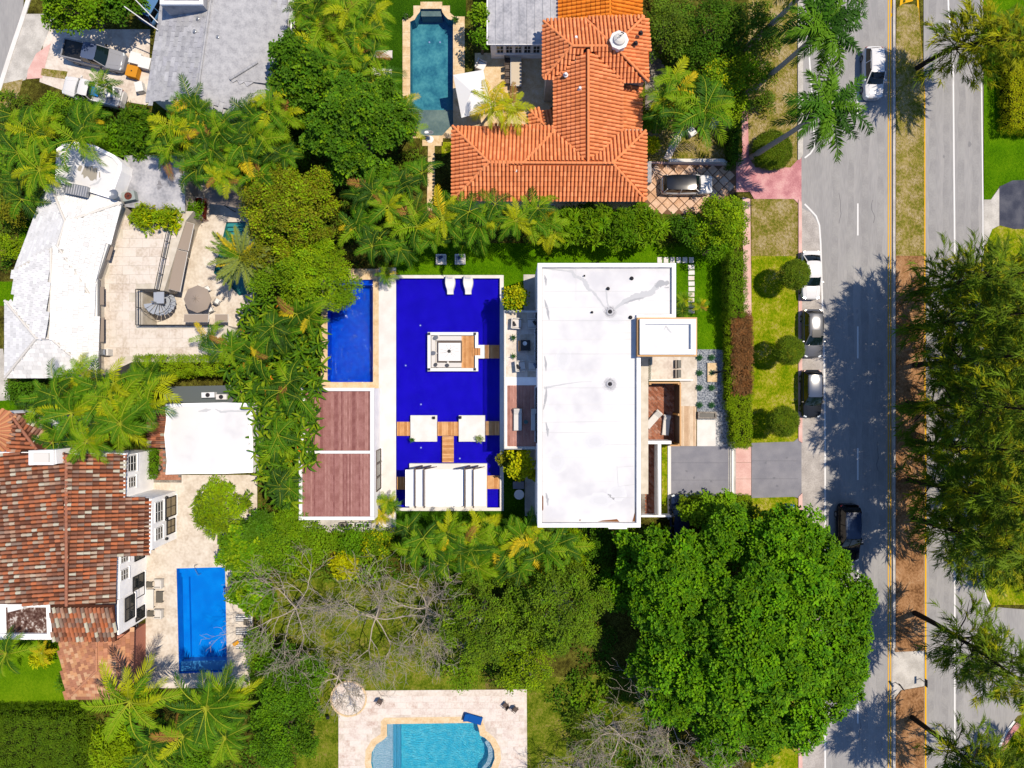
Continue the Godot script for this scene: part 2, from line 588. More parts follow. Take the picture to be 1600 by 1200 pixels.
func window_in(parent: Node3D, c: Vector3, along: Vector3, n: Vector3, w: float, h: float, cols: int, rows: int, fm: Material, gm: Material, called := "window") -> void:   # frame > pane
	var B := Basis(along, Vector3.UP, along.cross(Vector3.UP))
	var b := MB.new()
	for s in [-1, 1]:
		b.box(c + along * s * (w / 2 - 0.04) + n * 0.03, Vector3(0.08, h, 0.1), B)
		b.box(c + Vector3.UP * s * (h / 2 - 0.04) + n * 0.028, Vector3(w - 0.16, 0.08, 0.1), B)
	for i in range(1, cols):
		b.box(c + along * (-w / 2 + w * i / cols) + n * 0.025, Vector3(0.05, h - 0.16, 0.07), B)
	for i in range(1, rows):
		b.box(c + Vector3.UP * (-h / 2 + h * i / rows) + n * 0.022, Vector3(w - 0.16, 0.05, 0.06), B)
	var f := wpart(parent, called, b, fm)
	part(f, "pane", MB.new().box(c + n * 0.012, Vector3(w - 0.1, h - 0.1, 0.012), B), gm)
	part(f, "sill", MB.new().box(c - Vector3.UP * (h / 2 + 0.04) + n * 0.06, Vector3(w + 0.16, 0.07, 0.14), B), mats["stucco"])


# ---------------------------------------------------------------- plants
func leaf_cluster(key: String, n: int, r: float, ll: float, lw: float, flat := 0.5) -> ArrayMesh:
	if meshes.has(key):
		return meshes[key]
	var g := RandomNumberGenerator.new()
	g.seed = hash(key)
	var b := MB.new()
	for i in n:
		var az := TAU * (i * 0.618 + g.randf() * 0.12)
		var el := lerpf(-0.25, 1.15, pow(float(i) / n, 0.8)) * (1.0 - flat * 0.5)
		var d := Vector3(cos(az) * cos(el), sin(el), sin(az) * cos(el))
		var base := d * r * g.randf_range(0.25, 0.75)
		var dir := (d + Vector3(g.randf_range(-0.5, 0.5), g.randf_range(-0.5, 0.25), g.randf_range(-0.5, 0.5))).normalized()
		var side := dir.cross(Vector3.UP + Vector3(g.randf_range(-0.4, 0.4), 0, g.randf_range(-0.4, 0.4))).normalized()
		var up := side.cross(dir)
		var l := ll * g.randf_range(0.75, 1.2); var w := lw * g.randf_range(0.8, 1.2)
		var tip := base + dir * l - Vector3.UP * l * 0.12
		var mid := base + dir * l * 0.5
		b.tri(base, mid + side * w / 2 + up * w * 0.16, tip)
		b.tri(base, tip, mid - side * w / 2 + up * w * 0.16)
	meshes[key] = b.done()
	return meshes[key]


func needle_tuft(key: String, n: int, l: float, w: float) -> ArrayMesh:   # a feathery spray along +x that droops
	if meshes.has(key):
		return meshes[key]
	var g := RandomNumberGenerator.new()
	g.seed = hash(key)
	var b := MB.new()
	for i in n:
		var t := g.randf()
		var base := Vector3(t * l * 0.7, -t * t * l * 0.12, 0)
		var d := Vector3(g.randf_range(0.5, 1.2), g.randf_range(-0.5, 0.45), g.randf_range(-0.85, 0.85)).normalized()
		var s := d.cross(Vector3(g.randf_range(-0.3, 0.3), 1, g.randf_range(-0.3, 0.3))).normalized()
		var ll := l * g.randf_range(0.35, 0.7)
		var mid := base + d * ll * 0.55
		var tip := base + d * ll + Vector3.DOWN * ll * 0.25
		b.quad(base - s * w * 0.4, mid - s * w * 0.5, mid + s * w * 0.5, base + s * w * 0.4)
		b.tri(mid - s * w * 0.5, tip, mid + s * w * 0.5)
	meshes[key] = b.done()
	return meshes[key]


func frond(key: String, pairs: int, rise: float, droop: float, ll: float, lw: float, vee := 0.25, sag := 0.35, plume := 0.0) -> ArrayMesh:   # one metre long along +x
	if meshes.has(key):
		return meshes[key]
	var g := RandomNumberGenerator.new()
	g.seed = hash(key)
	var b := MB.new()
	var at := func(t: float) -> Vector3: return Vector3(t - 0.22 * droop * t * t, rise * t - droop * t * t, 0.0)
	var path := []; var radii := []
	for i in 7:
		path.append(at.call(i / 6.0) + Vector3.UP * 0.006); radii.append(lerpf(0.016, 0.006, i / 6.0))
	for i in pairs:
		var t := 0.1 + 0.9 * (i + 0.5) / pairs
		var p: Vector3 = at.call(t)
		var T: Vector3 = ((at.call(minf(t + 0.02, 1.0)) as Vector3) - (at.call(t - 0.02) as Vector3)).normalized()
		var N := Vector3.BACK.cross(T).normalized()
		if N.y < 0:
			N = -N
		for s: float in [-1.0, 1.0]:
			var ang := deg_to_rad(lerpf(72.0, 24.0, pow(t, 1.4)) + g.randf_range(-6, 6))
			var l := ll * (0.35 + 0.65 * pow(sin(PI * minf(0.12 + t * 0.88, 1.0)), 0.6)) * g.randf_range(0.85, 1.1)
			var d := (T * cos(ang) + Vector3.BACK * s * sin(ang) + N * (vee + plume * g.randf_range(-1.0, 1.0))).normalized()
			var w := lw * g.randf_range(0.85, 1.15)
			var mid := p + d * l * 0.5 + Vector3.DOWN * l * sag * 0.15
			var tip := p + d * l + Vector3.DOWN * l * sag
			var q := T * w * 0.5
			if s > 0:
				b.quad(p - q * 0.5, mid - q, mid + q, p + q * 0.5)
				b.tri(mid - q, tip, mid + q)
			else:
				b.quad(p + q * 0.5, mid + q, mid - q, p - q * 0.5)
				b.tri(mid + q, tip, mid - q)
	var m := b.done()
	var rb := MB.new()
	rb.tube(path, radii, 4, false)
	var arr := []
	arr.resize(Mesh.ARRAY_MAX)
	arr[Mesh.ARRAY_VERTEX] = rb.v
	arr[Mesh.ARRAY_NORMAL] = rb.n
	m.add_surface_from_arrays(Mesh.PRIMITIVE_TRIANGLES, arr)
	meshes[key] = m
	return meshes[key]


func blade(key: String, rise: float, droop: float, wide: float) -> ArrayMesh:   # one broad arching leaf, one metre long along +x
	if meshes.has(key):
		return meshes[key]
	var b := MB.new()
	var rows := []
	for i in 7:
		var t := i / 6.0
		var c := Vector3(t - 0.2 * droop * t * t, rise * t - droop * t * t, 0)
		var w := wide * pow(sin(PI * clampf(0.08 + t * 0.92, 0, 1)), 0.7) * 0.5
		rows.append([c + Vector3(0, w * 0.35, -w), c, c + Vector3(0, w * 0.35, w)])
	for i in 6:
		for j in 2:
			b.quad(rows[i][j], rows[i][j + 1], rows[i + 1][j + 1], rows[i + 1][j])
	meshes[key] = b.done()
	return meshes[key]


func plant_materials() -> void:
	var defs := {
		"deep": [70, 112, 16], "huge": [98, 148, 8], "hugedeep": [68, 118, 8], "bright": [90, 136, 12], "olive": [116, 124, 28], "fresh": [106, 146, 18], "dull": [92, 122, 34], "lime": [180, 190, 10],
		"hedge": [130, 164, 14], "darkhedge": [86, 120, 14], "bronze": [142, 104, 84], "needle": [98, 124, 20], "goldneedle": [156, 162, 14], "topiary": [96, 128, 28],
		"palm_a": [78, 124, 14], "palm_b": [116, 152, 14], "palm_c": [50, 90, 14], "palm_d": [160, 172, 16], "palm_e": [46, 80, 24], "palm_f": [200, 180, 34], "palm_h": [150, 112, 70], "palm_g": [128, 146, 96],
		"royal_a": [66, 112, 26], "royal_b": [90, 134, 30], "royal_c": [48, 88, 22], "trop_a": [78, 118, 14], "trop_b": [124, 150, 24], "trop_c": [50, 86, 14], "trop_d": [164, 168, 40], "trop_e": [214, 132, 40]}
	mat("rib", lit(168, 180, 52), 0.85)
	for k in defs:
		var d: Array = defs[k]
		leaf_mat(k, lit(d[0] * 1.08, d[1] * 1.06, d[2] * 0.8), 0.6, 0.3 if k.begins_with("palm") or k.begins_with("trop") or k == "deep" else (0.95 if "needle" in k else 0.6))


func tree(u: float, v: float, h: float, rpx: float, kind: String, label: String, o := {}) -> Node3D:   # crown of many leaf clusters on lobes, trunk and limbs
	rng.seed = hash(label) + int(u * 7 + v)
	var R := rpx / PPM * (CAM_H - h * 0.85) / CAM_H
	var c := w3(u, v, h * 0.85)
	var base := Vector3(c.x + o.get("lean", 0.0), 0, c.z)
	var deep: float = o.get("deep", minf(R * 0.9, h * 0.55))
	var lobes := int(o.get("lobes", clampi(int(R * R * 2.2), 6, 90)))
	var lr: float = o.get("lr", R / sqrt(lobes) * 1.15)
	var sx: float = o.get("sx", 1.0); var sz: float = o.get("sz", 1.0)
	var t := thing(o.get("called", "broadleaf_tree"), label, o.get("category", "tree"), base, 0.0, o.get("group", "garden trees"))
	var centres := []
	for i in lobes:
		var q := sqrt((i + 0.5) / lobes)
		var a := i * 2.39996 + rng.randf_range(-0.3, 0.3)
		var rr := R * q * rng.randf_range(0.86, 1.05) - lr * 0.55 * q
		var y: float = h - lr * 0.8 - deep * q * q * rng.randf_range(0.7, 1.1) - rng.randf_range(0, 0.1) * h - rng.randf() * o.get("bumpy", 0.0)
		centres.append([Vector3(c.x + cos(a) * rr * sx, maxf(y, lr * 0.5), c.z + sin(a) * rr * sz), lr * rng.randf_range(0.72, 1.22)])
	var wood := MB.new()
	if o.get("trunk", true):
		var tr: float = o.get("tr", clampf(h * 0.028, 0.07, 0.5))
		var crotch := Vector3(lerpf(base.x, c.x, 0.6), h * 0.38, base.z)
		wpart(t, "trunk", MB.new().tube([base, base.lerp(crotch, 0.5) + Vector3(0.05, 0, 0.04), crotch], [tr * 1.35, tr * 1.05, tr * 0.9], 8), mats[o.get("bark", "bark")])
		for k in mini(lobes, 14):
			var e: Vector3 = centres[(k * 5) % lobes][0]
			wood.tube([crotch, crotch.lerp(e, 0.5) + Vector3(0, h * 0.05, 0), e], [tr * 0.55, tr * 0.36, 0.03], 5)
		wpart(t, "limb", wood, mats[o.get("bark", "bark")])
	var places := []; var tones := []
	var dens: float = o.get("dens", 1.0)
	var cs: float = o.get("cs", 1.0)
	for e in centres:
		var lc: Vector3 = e[0]; var r: float = e[1]
		var tone := rng.randf_range(0.82, 1.2)
		var n := int(44.0 * r * r * dens / (cs * cs)) + 4
		for k in n:
			var d := Vector3(rng.randfn(), rng.randfn() * 0.9 + 0.35, rng.randfn()).normalized()
			if d.y < -0.45:
				d.y = -d.y
			var rad := r * (1.06 - 0.6 * pow(rng.randf(), 1.8))
			var p := lc + Vector3(d.x * rad, d.y * rad * o.get("squash", 0.85), d.z * rad)
			if p.y < 0.12:
				continue
			var up := (d + Vector3(0, 0.9, 0) + Vector3(rng.randf_range(-0.5, 0.5), 0, rng.randf_range(-0.5, 0.5))).normalized()
			var x := up.cross(Vector3(cos(k * 1.7), 0.1, sin(k * 1.7))).normalized()
			var s := cs * rng.randf_range(0.75, 1.3)
			places.append(Transform3D(Basis(x, up, x.cross(up)) * s, p))
			var b := tone * rng.randf_range(0.78, 1.25)
			var y := rng.randf_range(-0.12, 0.16)
			tones.append(Color(b * (1.0 + y), b, b * (1.0 - y)))
	multi(t, "crown", meshes[o.get("leaf", "leaf_broad")], mats[kind], places, tones, true)
	if o.has("mix"):
		var few := []; var ft := []
		for i in range(0, places.size(), int(o.get("every", 5))):
			var q: Transform3D = places[i]
			q.origin += Vector3(rng.randf_range(-0.2, 0.2), 0.06, rng.randf_range(-0.2, 0.2))
			few.append(q); ft.append(tones[i])
		multi(t, "foliage", meshes[o.get("leaf", "leaf_broad")], mats[o.mix], few, ft, true)
	return t


func hedge(flat: Array, h: float, kind: String, label: String, o := {}) -> Node3D:   # clipped or loose hedge over a plan outline given at its top
	rng.seed = hash(label)
	var poly := pp(flat, h)
	var c := Vector2.ZERO
	for p in poly:
		c += p
	c /= poly.size()
	var t := thing(o.get("called", "hedge"), label, o.get("category", "hedge"), Vector3(c.x, 0, c.y), 0.0, o.get("group", "garden hedges"))
	var core := PackedVector2Array()
	for p in poly:
		core.append(c + (p - c) * 0.82)
	wpart(t, "stems", MB.new().prism(core, h * 0.72, 0.0), mat("hedgecore", lit(46, 52, 22), 1.0))
	var lo := poly[0]; var hi := poly[0]
	for p in poly:
		lo = lo.min(p); hi = hi.max(p)
	var cs: float = o.get("cs", 0.62)
	var places := []; var tones := []
	var put := func(p: Vector3, n: Vector3) -> void:
		var up := (n + Vector3(rng.randf_range(-0.6, 0.6), 0.5, rng.randf_range(-0.6, 0.6))).normalized()
		var x := up.cross(Vector3(rng.randf_range(-1, 1), 0.1, rng.randf_range(-1, 1))).normalized()
		places.append(Transform3D(Basis(x, up, x.cross(up)) * cs * rng.randf_range(0.7, 1.3), p))
		var b := rng.randf_range(0.72, 1.28)
		var y := rng.randf_range(-0.12, 0.16)
		tones.append(Color(b * (1 + y), b, b * (1 - y)))
	var area := (hi.x - lo.x) * (hi.y - lo.y)
	var rough: float = o.get("rough", 0.12)
	for i in int(area * 26.0 / (cs * cs) * 0.5):
		var p := Vector2(rng.randf_range(lo.x, hi.x), rng.randf_range(lo.y, hi.y))
		if Geometry2D.is_point_in_polygon(p, poly):
			put.call(Vector3(p.x, h - absf(rng.randfn()) * rough, p.y), Vector3.UP)
	for i in poly.size():
		var a := poly[i]; var b := poly[(i + 1) % poly.size()]
		var e := b - a
		var n := Vector2(e.y, -e.x).normalized()
		if Geometry2D.is_point_in_polygon((a + b) / 2 + n * 0.05, poly):
			n = -n
		for k in int(e.length() * h * 12.0 / (cs * cs) * 0.5):
			var p := a + e * rng.randf() + n * rng.randf_range(-0.2, 0.08)
			put.call(Vector3(p.x, rng.randf_range(0.1, h), p.y), Vector3(n.x, 0.2, n.y))
	multi(t, "foliage", meshes[o.get("leaf", "leaf_small")], mats[kind], places, tones, true)
	return t


var palm_styles := {}


func set_palms() -> void:
	for i in 3:
		frond("areca%d" % i, 16, [0.95, 0.6, 0.3][i], [0.62, 0.62, 0.66][i], 0.28, 0.046, 0.3, 0.3, 0.12)
		frond("coco%d" % i, 20, [0.8, 0.42, 0.16][i], [0.5, 0.5, 0.58][i], 0.25, 0.038, 0.22, 0.45, 0.08)
		frond("royal%d" % i, 34, [0.7, 0.38, 0.1][i], [0.6, 0.55, 0.6][i], 0.2, 0.034, 0.1, 0.4, 0.8)
		frond("date%d" % i, 30, [0.8, 0.42, 0.2][i], [0.3, 0.3, 0.34][i], 0.16, 0.03, 0.4, 0.08, 0.3)
		blade("trop%d" % i, [1.05, 0.75, 0.45][i], [0.62, 0.72, 0.72][i], 0.17)
	palm_styles = {
		"areca": ["areca", ["palm_a", "palm_b", "palm_c", "palm_a", "palm_c"], "palm_f"], "dark": ["areca", ["palm_c", "palm_e", "palm_a"], "palm_b"], "yellow": ["areca", ["palm_d", "palm_b", "palm_a", "palm_b"], "palm_f"],
		"coco": ["coco", ["palm_b", "palm_a", "palm_d", "palm_a"], "palm_f"], "cocodark": ["coco", ["palm_c", "palm_a", "palm_b"], "palm_d"], "royal": ["royal", ["royal_a", "royal_b", "royal_c"], "royal_b"],
		"date": ["date", ["palm_g", "palm_a", "palm_g"], "palm_f"], "trop": ["trop", ["trop_a", "trop_b", "trop_c", "trop_a"], "trop_e"], "olivecoco": ["coco", ["palm_d", "palm_b", "palm_d", "palm_a"], "palm_f"], "gold": ["coco", ["palm_d", "palm_f", "palm_d"], "palm_f"]}


func palm(u: float, v: float, h: float, L: float, n: int, style: String, label: String, o := {}) -> Node3D:
	rng.seed = hash(label) + int(u * 13 + v * 7)
	if style in ["areca", "dark", "yellow", "coco"] and h > 4.0:
		L *= rng.randf_range(0.85, 1.22)
		n += rng.randi_range(-4, 3)
	var top := w3(u, v, h)
	var st: Array = palm_styles[style]
	var foot := top.lerp(w3(u, v), 0.0 if o.has("lx") else 0.75)
	var base := Vector3(foot.x + o.get("lx", rng.randf_range(-0.3, 0.3)), 0, foot.z + o.get("lz", rng.randf_range(-0.3, 0.3)))
	var t := thing(o.get("called", "palm_tree"), label, o.get("category", "palm"), base, 0.0, o.get("group", "garden palms"))
	var stems := int(o.get("stems", 1))
	var heads := []
	var tr: float = o.get("tr", 0.07 if stems > 1 else 0.11)
	for s in stems:
		var a := TAU * s / stems + rng.randf()
		var off := Vector3(cos(a), 0, sin(a)) * (0.0 if stems == 1 else L * 0.27)
		var hd := top - base + off + Vector3.UP * (0.0 if stems == 1 else rng.randf_range(-0.8, 0.3))
		heads.append(hd)
		if style != "trop" or s == 0:
			part(t, "trunk", MB.new().tube([off * 0.3, (off * 0.3).lerp(hd, 0.5) + Vector3(0.06, 0, 0.05), hd], [tr * 1.5, tr * 1.1, tr], 7), mats["palmbark" if style != "royal" else "greybark"])
	var a0 := rng.randf() * TAU
	var tilt := Basis(Vector3(cos(a0 * 3.0), 0, sin(a0 * 3.0)), rng.randf_range(0.0, 0.34) if style != "trop" else 0.0)
	for i in n:
		var k := clampi(int(3.0 * i / n + rng.randf_range(-0.4, 0.4)), 0, 2)   # inner fronds upright, outer ones hang
		var az := a0 + i * 2.39996 + rng.randf_range(-0.2, 0.2)
		var f := MeshInstance3D.new()
		f.name = "leaf" if style == "trop" else "frond"
		f.mesh = meshes[st[0] + str(k)]
		var fm: Material = mats[(st[2] if rng.randf() < 0.5 or style == "trop" else "palm_h") if rng.randf() < o.get("old", 0.05) else st[1][rng.randi() % st[1].size()]]
		f.set_surface_override_material(0, fm)
		if f.mesh.get_surface_count() > 1:
			f.set_surface_override_material(1, mats.rib if style != "royal" else fm)
		var s := L * rng.randf_range(0.72, 1.18) * (0.82 if k == 0 else 1.0)
		f.transform = Transform3D(tilt * Basis(Vector3.UP, az) * Basis(Vector3.BACK, rng.randf_range(-0.12, 0.12)) * Basis(Vector3.RIGHT, rng.randf_range(-0.35, 0.35)) * Basis.from_scale(Vector3(s, s, s)), heads[i % stems])
		t.add_child(f, true)
	if style == "royal":
		part(t, "crownshaft", MB.new().tube([heads[0] - Vector3.UP * 1.5, heads[0] - Vector3.UP * 0.6, heads[0]], [0.2, 0.17, 0.1], 8), mats["royal_b"])
	return t


func casuarina(u: float, v: float, h: float, R: float, label: String, o := {}) -> Node3D:   # feathery Australian pine; u, v at its foot
	rng.seed = hash(label)
	var base := w3(u, v, 0)
	var lean: Vector3 = o.get("lean", Vector3(rng.randf_range(-0.5, 0.5), 0, rng.randf_range(-0.5, 0.5)))
	var t := thing("pine_tree", label, "tree", base, 0.0, o.get("group", "feathery pines on the median"))
	var at := func(f: float) -> Vector3: return base + Vector3.UP * h * f + lean * f * f + Vector3(sin(f * 7.0) * 0.12, 0, cos(f * 5.0) * 0.12)
	var path := []; var radii := []
	for i in 9:
		path.append(at.call(i / 8.0)); radii.append(lerpf(0.27, 0.03, i / 8.0))
	wpart(t, "trunk", MB.new().tube(path, radii, 8), mats["darkbark"])
	var limbs := MB.new()
	var places := []; var tones := []; var gold := []; var gt := []
	var n := int(o.get("limbs", 44))
	for i in n:
		var f := lerpf(o.get("from", 0.2), 0.98, pow((i + rng.randf()) / n, 0.9))
		var az := i * 2.39996 + rng.randf_range(-0.4, 0.4)
		var reach := R * (1.08 - pow(f, 1.6) * 0.72) * rng.randf_range(0.65, 1.15)
		var d := Vector3(cos(az), rng.randf_range(0.25, 0.6), sin(az)).normalized()
		var p0: Vector3 = at.call(f)
		var p1 := p0 + d * reach * 0.5
		var p2 := p0 + d * reach + Vector3.DOWN * reach * 0.2
		limbs.tube([p0, p1, p2], [0.09 * (1.1 - f), 0.05 * (1.1 - f) + 0.01, 0.012], 4, false)
		for k in int(reach * o.get("thick", 3.9)):
			var q := pow(rng.randf(), 0.7)
			var p := (p0.lerp(p1, q * 2.0) if q < 0.5 else p1.lerp(p2, q * 2.0 - 1.0)) + Vector3(rng.randfn() * 0.34, rng.randfn() * 0.24, rng.randfn() * 0.34)
			var x := (d + Vector3(rng.randf_range(-0.55, 0.55), rng.randf_range(-0.3, 0.4), rng.randf_range(-0.55, 0.55))).normalized()
			var z := x.cross(Vector3.UP).normalized()
			var s := rng.randf_range(0.8, 1.5)
			var b := rng.randf_range(0.7, 1.3)
			if rng.randf() < o.get("gold", 0.22):
				gold.append(Transform3D(Basis(x, z.cross(x), z) * s, p)); gt.append(Color(b, b, b))
			else:
				places.append(Transform3D(Basis(x, z.cross(x), z) * s, p)); tones.append(Color(b * 0.95, b, b))
	wpart(t, "limb", limbs, mats["darkbark"])
	multi(t, "crown", meshes["tuft"], mats["needle"], places, tones, true)
	multi(t, "foliage", meshes["tuft"], mats["goldneedle"], gold, gt, true)
	return t


func bare_tree(u: float, v: float, h: float, R: float, label: String, o := {}) -> Node3D:   # leafless grey tree, its whole branching as geometry
	rng.seed = hash(label)
	var base := w3(u, v, 0)
	var t := thing("bare_tree", label, "tree", base, 0.0, "leafless grey trees")
	var tw := MB.new(); var big := MB.new()
	var fork := base + Vector3(0.2, h * 0.32, 0.1)
	wpart(t, "trunk", MB.new().tube([base, base.lerp(fork, 0.5) + Vector3(0.1, 0, 0), fork], [0.3, 0.22, 0.16], 8), mats["greybark"])
	var tips := []
	var todo := []
	var main := int(o.get("main", 6))
	for i in main:
		var a := TAU * i / main + rng.randf_range(-0.25, 0.25)
		todo.append([fork, Vector3(cos(a), rng.randf_range(0.2, 0.75), sin(a)).normalized(), R * 0.46, 0.07, 0])
	while todo:
		var e: Array = todo.pop_back()
		var p: Vector3 = e[0]; var d: Vector3 = e[1]; var l: float = e[2]; var r: float = e[3]; var depth: int = e[4]
		var pts := [p]; var rr := [r]
		for k in 3:
			d = (d + Vector3(rng.randf_range(-0.28, 0.28), rng.randf_range(-0.12, 0.16), rng.randf_range(-0.28, 0.28))).normalized()
			p += d * l / 3.0
			pts.append(p); rr.append(lerpf(r, r * 0.55, (k + 1) / 3.0))
			if depth < 5 and (k == 2 or (k == 1 and depth < 4) or (k == 0 and depth == 1)):
				for j in (2 if k == 2 and depth < 4 else 1):
					var turn := Basis(d.cross(Vector3(rng.randf_range(-1, 1), rng.randf_range(-0.6, 1), rng.randf_range(-1, 1))).normalized(), rng.randf_range(0.35, 0.9))
					todo.append([p, turn * d, l * rng.randf_range(0.56, 0.84), maxf(r * 0.6, 0.016), depth + 1])
		(big if depth < 2 else tw).tube(pts, rr, 5 if depth < 2 else 3, false)
		if depth >= 4:
			tips.append(p)
	wpart(t, "branch", big, mats["greybark"])
	wpart(t, "twigs", tw, mats["greybark"], true)
	if o.get("leaves", 0.0) > 0.0:
		var places := []; var tones := []
		for p in tips:
			if rng.randf() < o.leaves:
				places.append(Transform3D(Basis(Vector3.UP, rng.randf() * TAU), p)); tones.append(Color.WHITE * rng.randf_range(0.8, 1.2))
		multi(t, "foliage", meshes["leaf_small"], mats["lime"], places, tones, true)
	return t


func undergrowth(beds: Array) -> void:   # low leafy growth that fills the planted beds
	rng.seed = 404
	var lists := [[], [], []]; var tones := [[], [], []]
	for b in beds:
		var poly := pp(b)
		var lo := poly[0]; var hi := poly[0]
		for p in poly:
			lo = lo.min(p); hi = hi.max(p)
		for i in int((hi.x - lo.x) * (hi.y - lo.y) * 5.5):
			var p := Vector2(rng.randf_range(lo.x, hi.x), rng.randf_range(lo.y, hi.y))
			if not Geometry2D.is_point_in_polygon(p, poly):
				continue
			var patch := sin(p.x * 0.9 + 1.3) + sin(p.y * 1.1) + sin((p.x + p.y) * 0.53)
			if patch < -0.9:
				continue
			var k := 0 if patch < 0.3 else (1 if patch < 1.4 else 2)
			var y := 0.1 + rng.randf() * (0.7 + 0.4 * patch) * 0.8
			var s := rng.randf_range(0.7, 1.5)
			lists[k].append(Transform3D(Basis(Vector3.UP, rng.randf() * TAU) * Basis(Vector3.RIGHT, rng.randf_range(-0.5, 0.5)) * s, Vector3(p.x, maxf(y, 0.08), p.y)))
			var t := rng.randf_range(0.7, 1.25)
			tones[k].append(Color(t * rng.randf_range(0.9, 1.15), t, t))
	for k in 3:
		var o := multi(self, "undergrowth_" + ["shrubbery", "groundcover", "ferns"][k], meshes[["leaf_small", "leaf_long", "leaf_broad"][k]], mats[["deep", "dull", "fresh"][k]], lists[k], tones[k], true)
		o.set_meta("label", ["dark small leaved undergrowth filling the beds between the villas", "olive narrow leaved ground cover under the garden trees", "fresh green leafy ground cover in the planted beds"][k])


# ---------------------------------------------------------------- vehicles (built facing +x, wheels on y = 0)
func car(called: String, label: String, category: String, u: float, v: float, turn: float, paint: Color, o := {}) -> Node3D:
	var L: float = o.get("len", 4.7); var W: float = o.get("wide", 1.86); var H: float = o.get("high", 1.66)
	var t := thing(called, label, category, w3(u, v, 0.7) * Vector3(1, 0, 1), deg_to_rad(turn), o.get("group", "vehicles on the street and drives"))
	var pm := mat("paint_" + label, paint, 0.13)
	pm.metallic = o.get("metal", 0.0)
	pm.metallic_specular = 0.28
	var sh: float = o.get("shoulder", H * 0.6)   # height of the waist line
	var hood: float = o.get("hood", sh * 0.97)
	var rows := []
	var xs := [-0.5, -0.49, -0.46, -0.4, -0.25, 0.0, 0.2, 0.32, 0.42, 0.47, 0.49, 0.5]
	var ws := [0.66, 0.8, 0.9, 0.97, 1.0, 1.0, 1.0, 0.99, 0.94, 0.86, 0.76, 0.6]
	var hs := [0.86, 0.95, 0.99, 1.0, 1.0, 1.0, 1.0, hood / sh, hood / sh * 0.97, hood / sh * 0.91, hood / sh * 0.84, hood / sh * 0.7]
	for i in xs.size():
		var x: float = xs[i] * L; var w: float = ws[i] * W / 2; var y: float = hs[i] * sh
		var lo := 0.26
		rows.append([Vector3(x, lo, -w * 0.9), Vector3(x, lo + 0.12, -w), Vector3(x, y * 0.7, -w * 1.0), Vector3(x, y * 0.9, -w * 0.97), Vector3(x, y * 0.985, -w * 0.88), Vector3(x, y * 1.015, -w * 0.5), Vector3(x, y * 1.03, 0),
			Vector3(x, y * 1.015, w * 0.5), Vector3(x, y * 0.985, w * 0.88), Vector3(x, y * 0.9, w * 0.97), Vector3(x, y * 0.7, w * 1.0), Vector3(x, lo + 0.12, w), Vector3(x, lo, w * 0.9)])
	var bm := MB.new()
	rows.reverse()
	bm.grid(rows)
	for r in [rows[0], rows[-1]]:
		for k in range(1, 12):
			if r == rows[0]:
				bm.tri(r[0], r[k + 1], r[k])
			else:
				bm.tri(r[0], r[k], r[k + 1])
	part(t, "body", bm, pm)
	var pick_up: bool = o.get("pickup", false)
	# greenhouse: stations from the tail to the foot of the windscreen
	var g0: float = o.get("tail", -0.45); var g1: float = o.get("rear", -0.38); var g2: float = o.get("front", 0.06); var g3: float = o.get("nose", 0.24)
	var hw := W * 0.47; var rw := W * 0.37
	var B0 := Vector3(g0 * L, sh * 0.99, hw * 0.93); var B3 := Vector3(g3 * L, hood * 1.0, hw * 0.92)
	var T1 := Vector3(g1 * L, H * 0.965, rw * 0.95); var T2 := Vector3(g2 * L, H * 0.97, rw * 0.97)
	var mz := func(p: Vector3) -> Vector3: return Vector3(p.x, p.y, -p.z)
	var glass: Material = mats["darkglass"]
	var curve := func(a: Vector3, b: Vector3, c: Vector3, d: Vector3, out: Vector3) -> MB:   # a pane a-b over c-d, bowed
		var lines := []
		for i in 5:
			var line := []
			for j in 5:
				var s := i / 4.0; var q := j / 4.0
				line.append(a.lerp(c, s).lerp(b.lerp(d, s), q) + out * sin(PI * q) + out * 0.4 * sin(PI * s))
			lines.append(line)
		return MB.new().grid(lines)
	part(t, "windscreen", curve.call(T2, mz.call(T2), B3, mz.call(B3), Vector3(0.1, 0.02, 0)), mat("screen", Color(0.05, 0.1, 0.1), 0.05))
	part(t, "rear_window", curve.call(mz.call(T1), T1, mz.call(B0), B0, Vector3(-0.08, 0.02, 0)), glass)
	for s in [1, -1]:
		var a := T1; var b := T2; var c := B0; var d := B3
		if s < 0:
			part(t, "side_window", curve.call(mz.call(b), mz.call(a), mz.call(d), mz.call(c), Vector3(0, 0, -0.04)), glass)
		else:
			part(t, "side_window", curve.call(a, b, c, d, Vector3(0, 0, 0.04)), glass)
		for e in [[T1, B0], [T2, B3]]:
			var p: Vector3 = e[0] * Vector3(1, 1, s); var q: Vector3 = e[1] * Vector3(1, 1, s)
			part(t, "pillar", MB.new().bar(p + Vector3(0, 0.015, 0.012 * s), q + Vector3(0, 0.015, 0.012 * s), 0.07, 0.06), pm)
		var mid := (T1 + T2) / 2 * Vector3(1, 1, s)
		part(t, "pillar", MB.new().bar(mid + Vector3(0, 0.0, 0.05 * s), Vector3(mid.x, sh, hw * s * 0.99), 0.07, 0.05), pm)
	var rl := []
	for i in 7:
		var q := i / 6.0
		var line := []
		for j in 7:
			var z := lerpf(1.0, -1.0, j / 6.0)
			var e := 1.0 - 0.10 * pow(absf(q * 2 - 1), 4)
			line.append(Vector3(lerpf(T2.x + 0.05, T1.x - 0.06, q), H * (1.0 - 0.03 * pow(absf(q * 2 - 1), 3)) - 0.035 * pow(absf(z), 3), z * rw * 1.04 * e))
		rl.append(line)
	part(t, "roof", MB.new().grid(rl), mat("paint_roof_" + label, o.roof, 0.16) if o.has("roof") else pm)
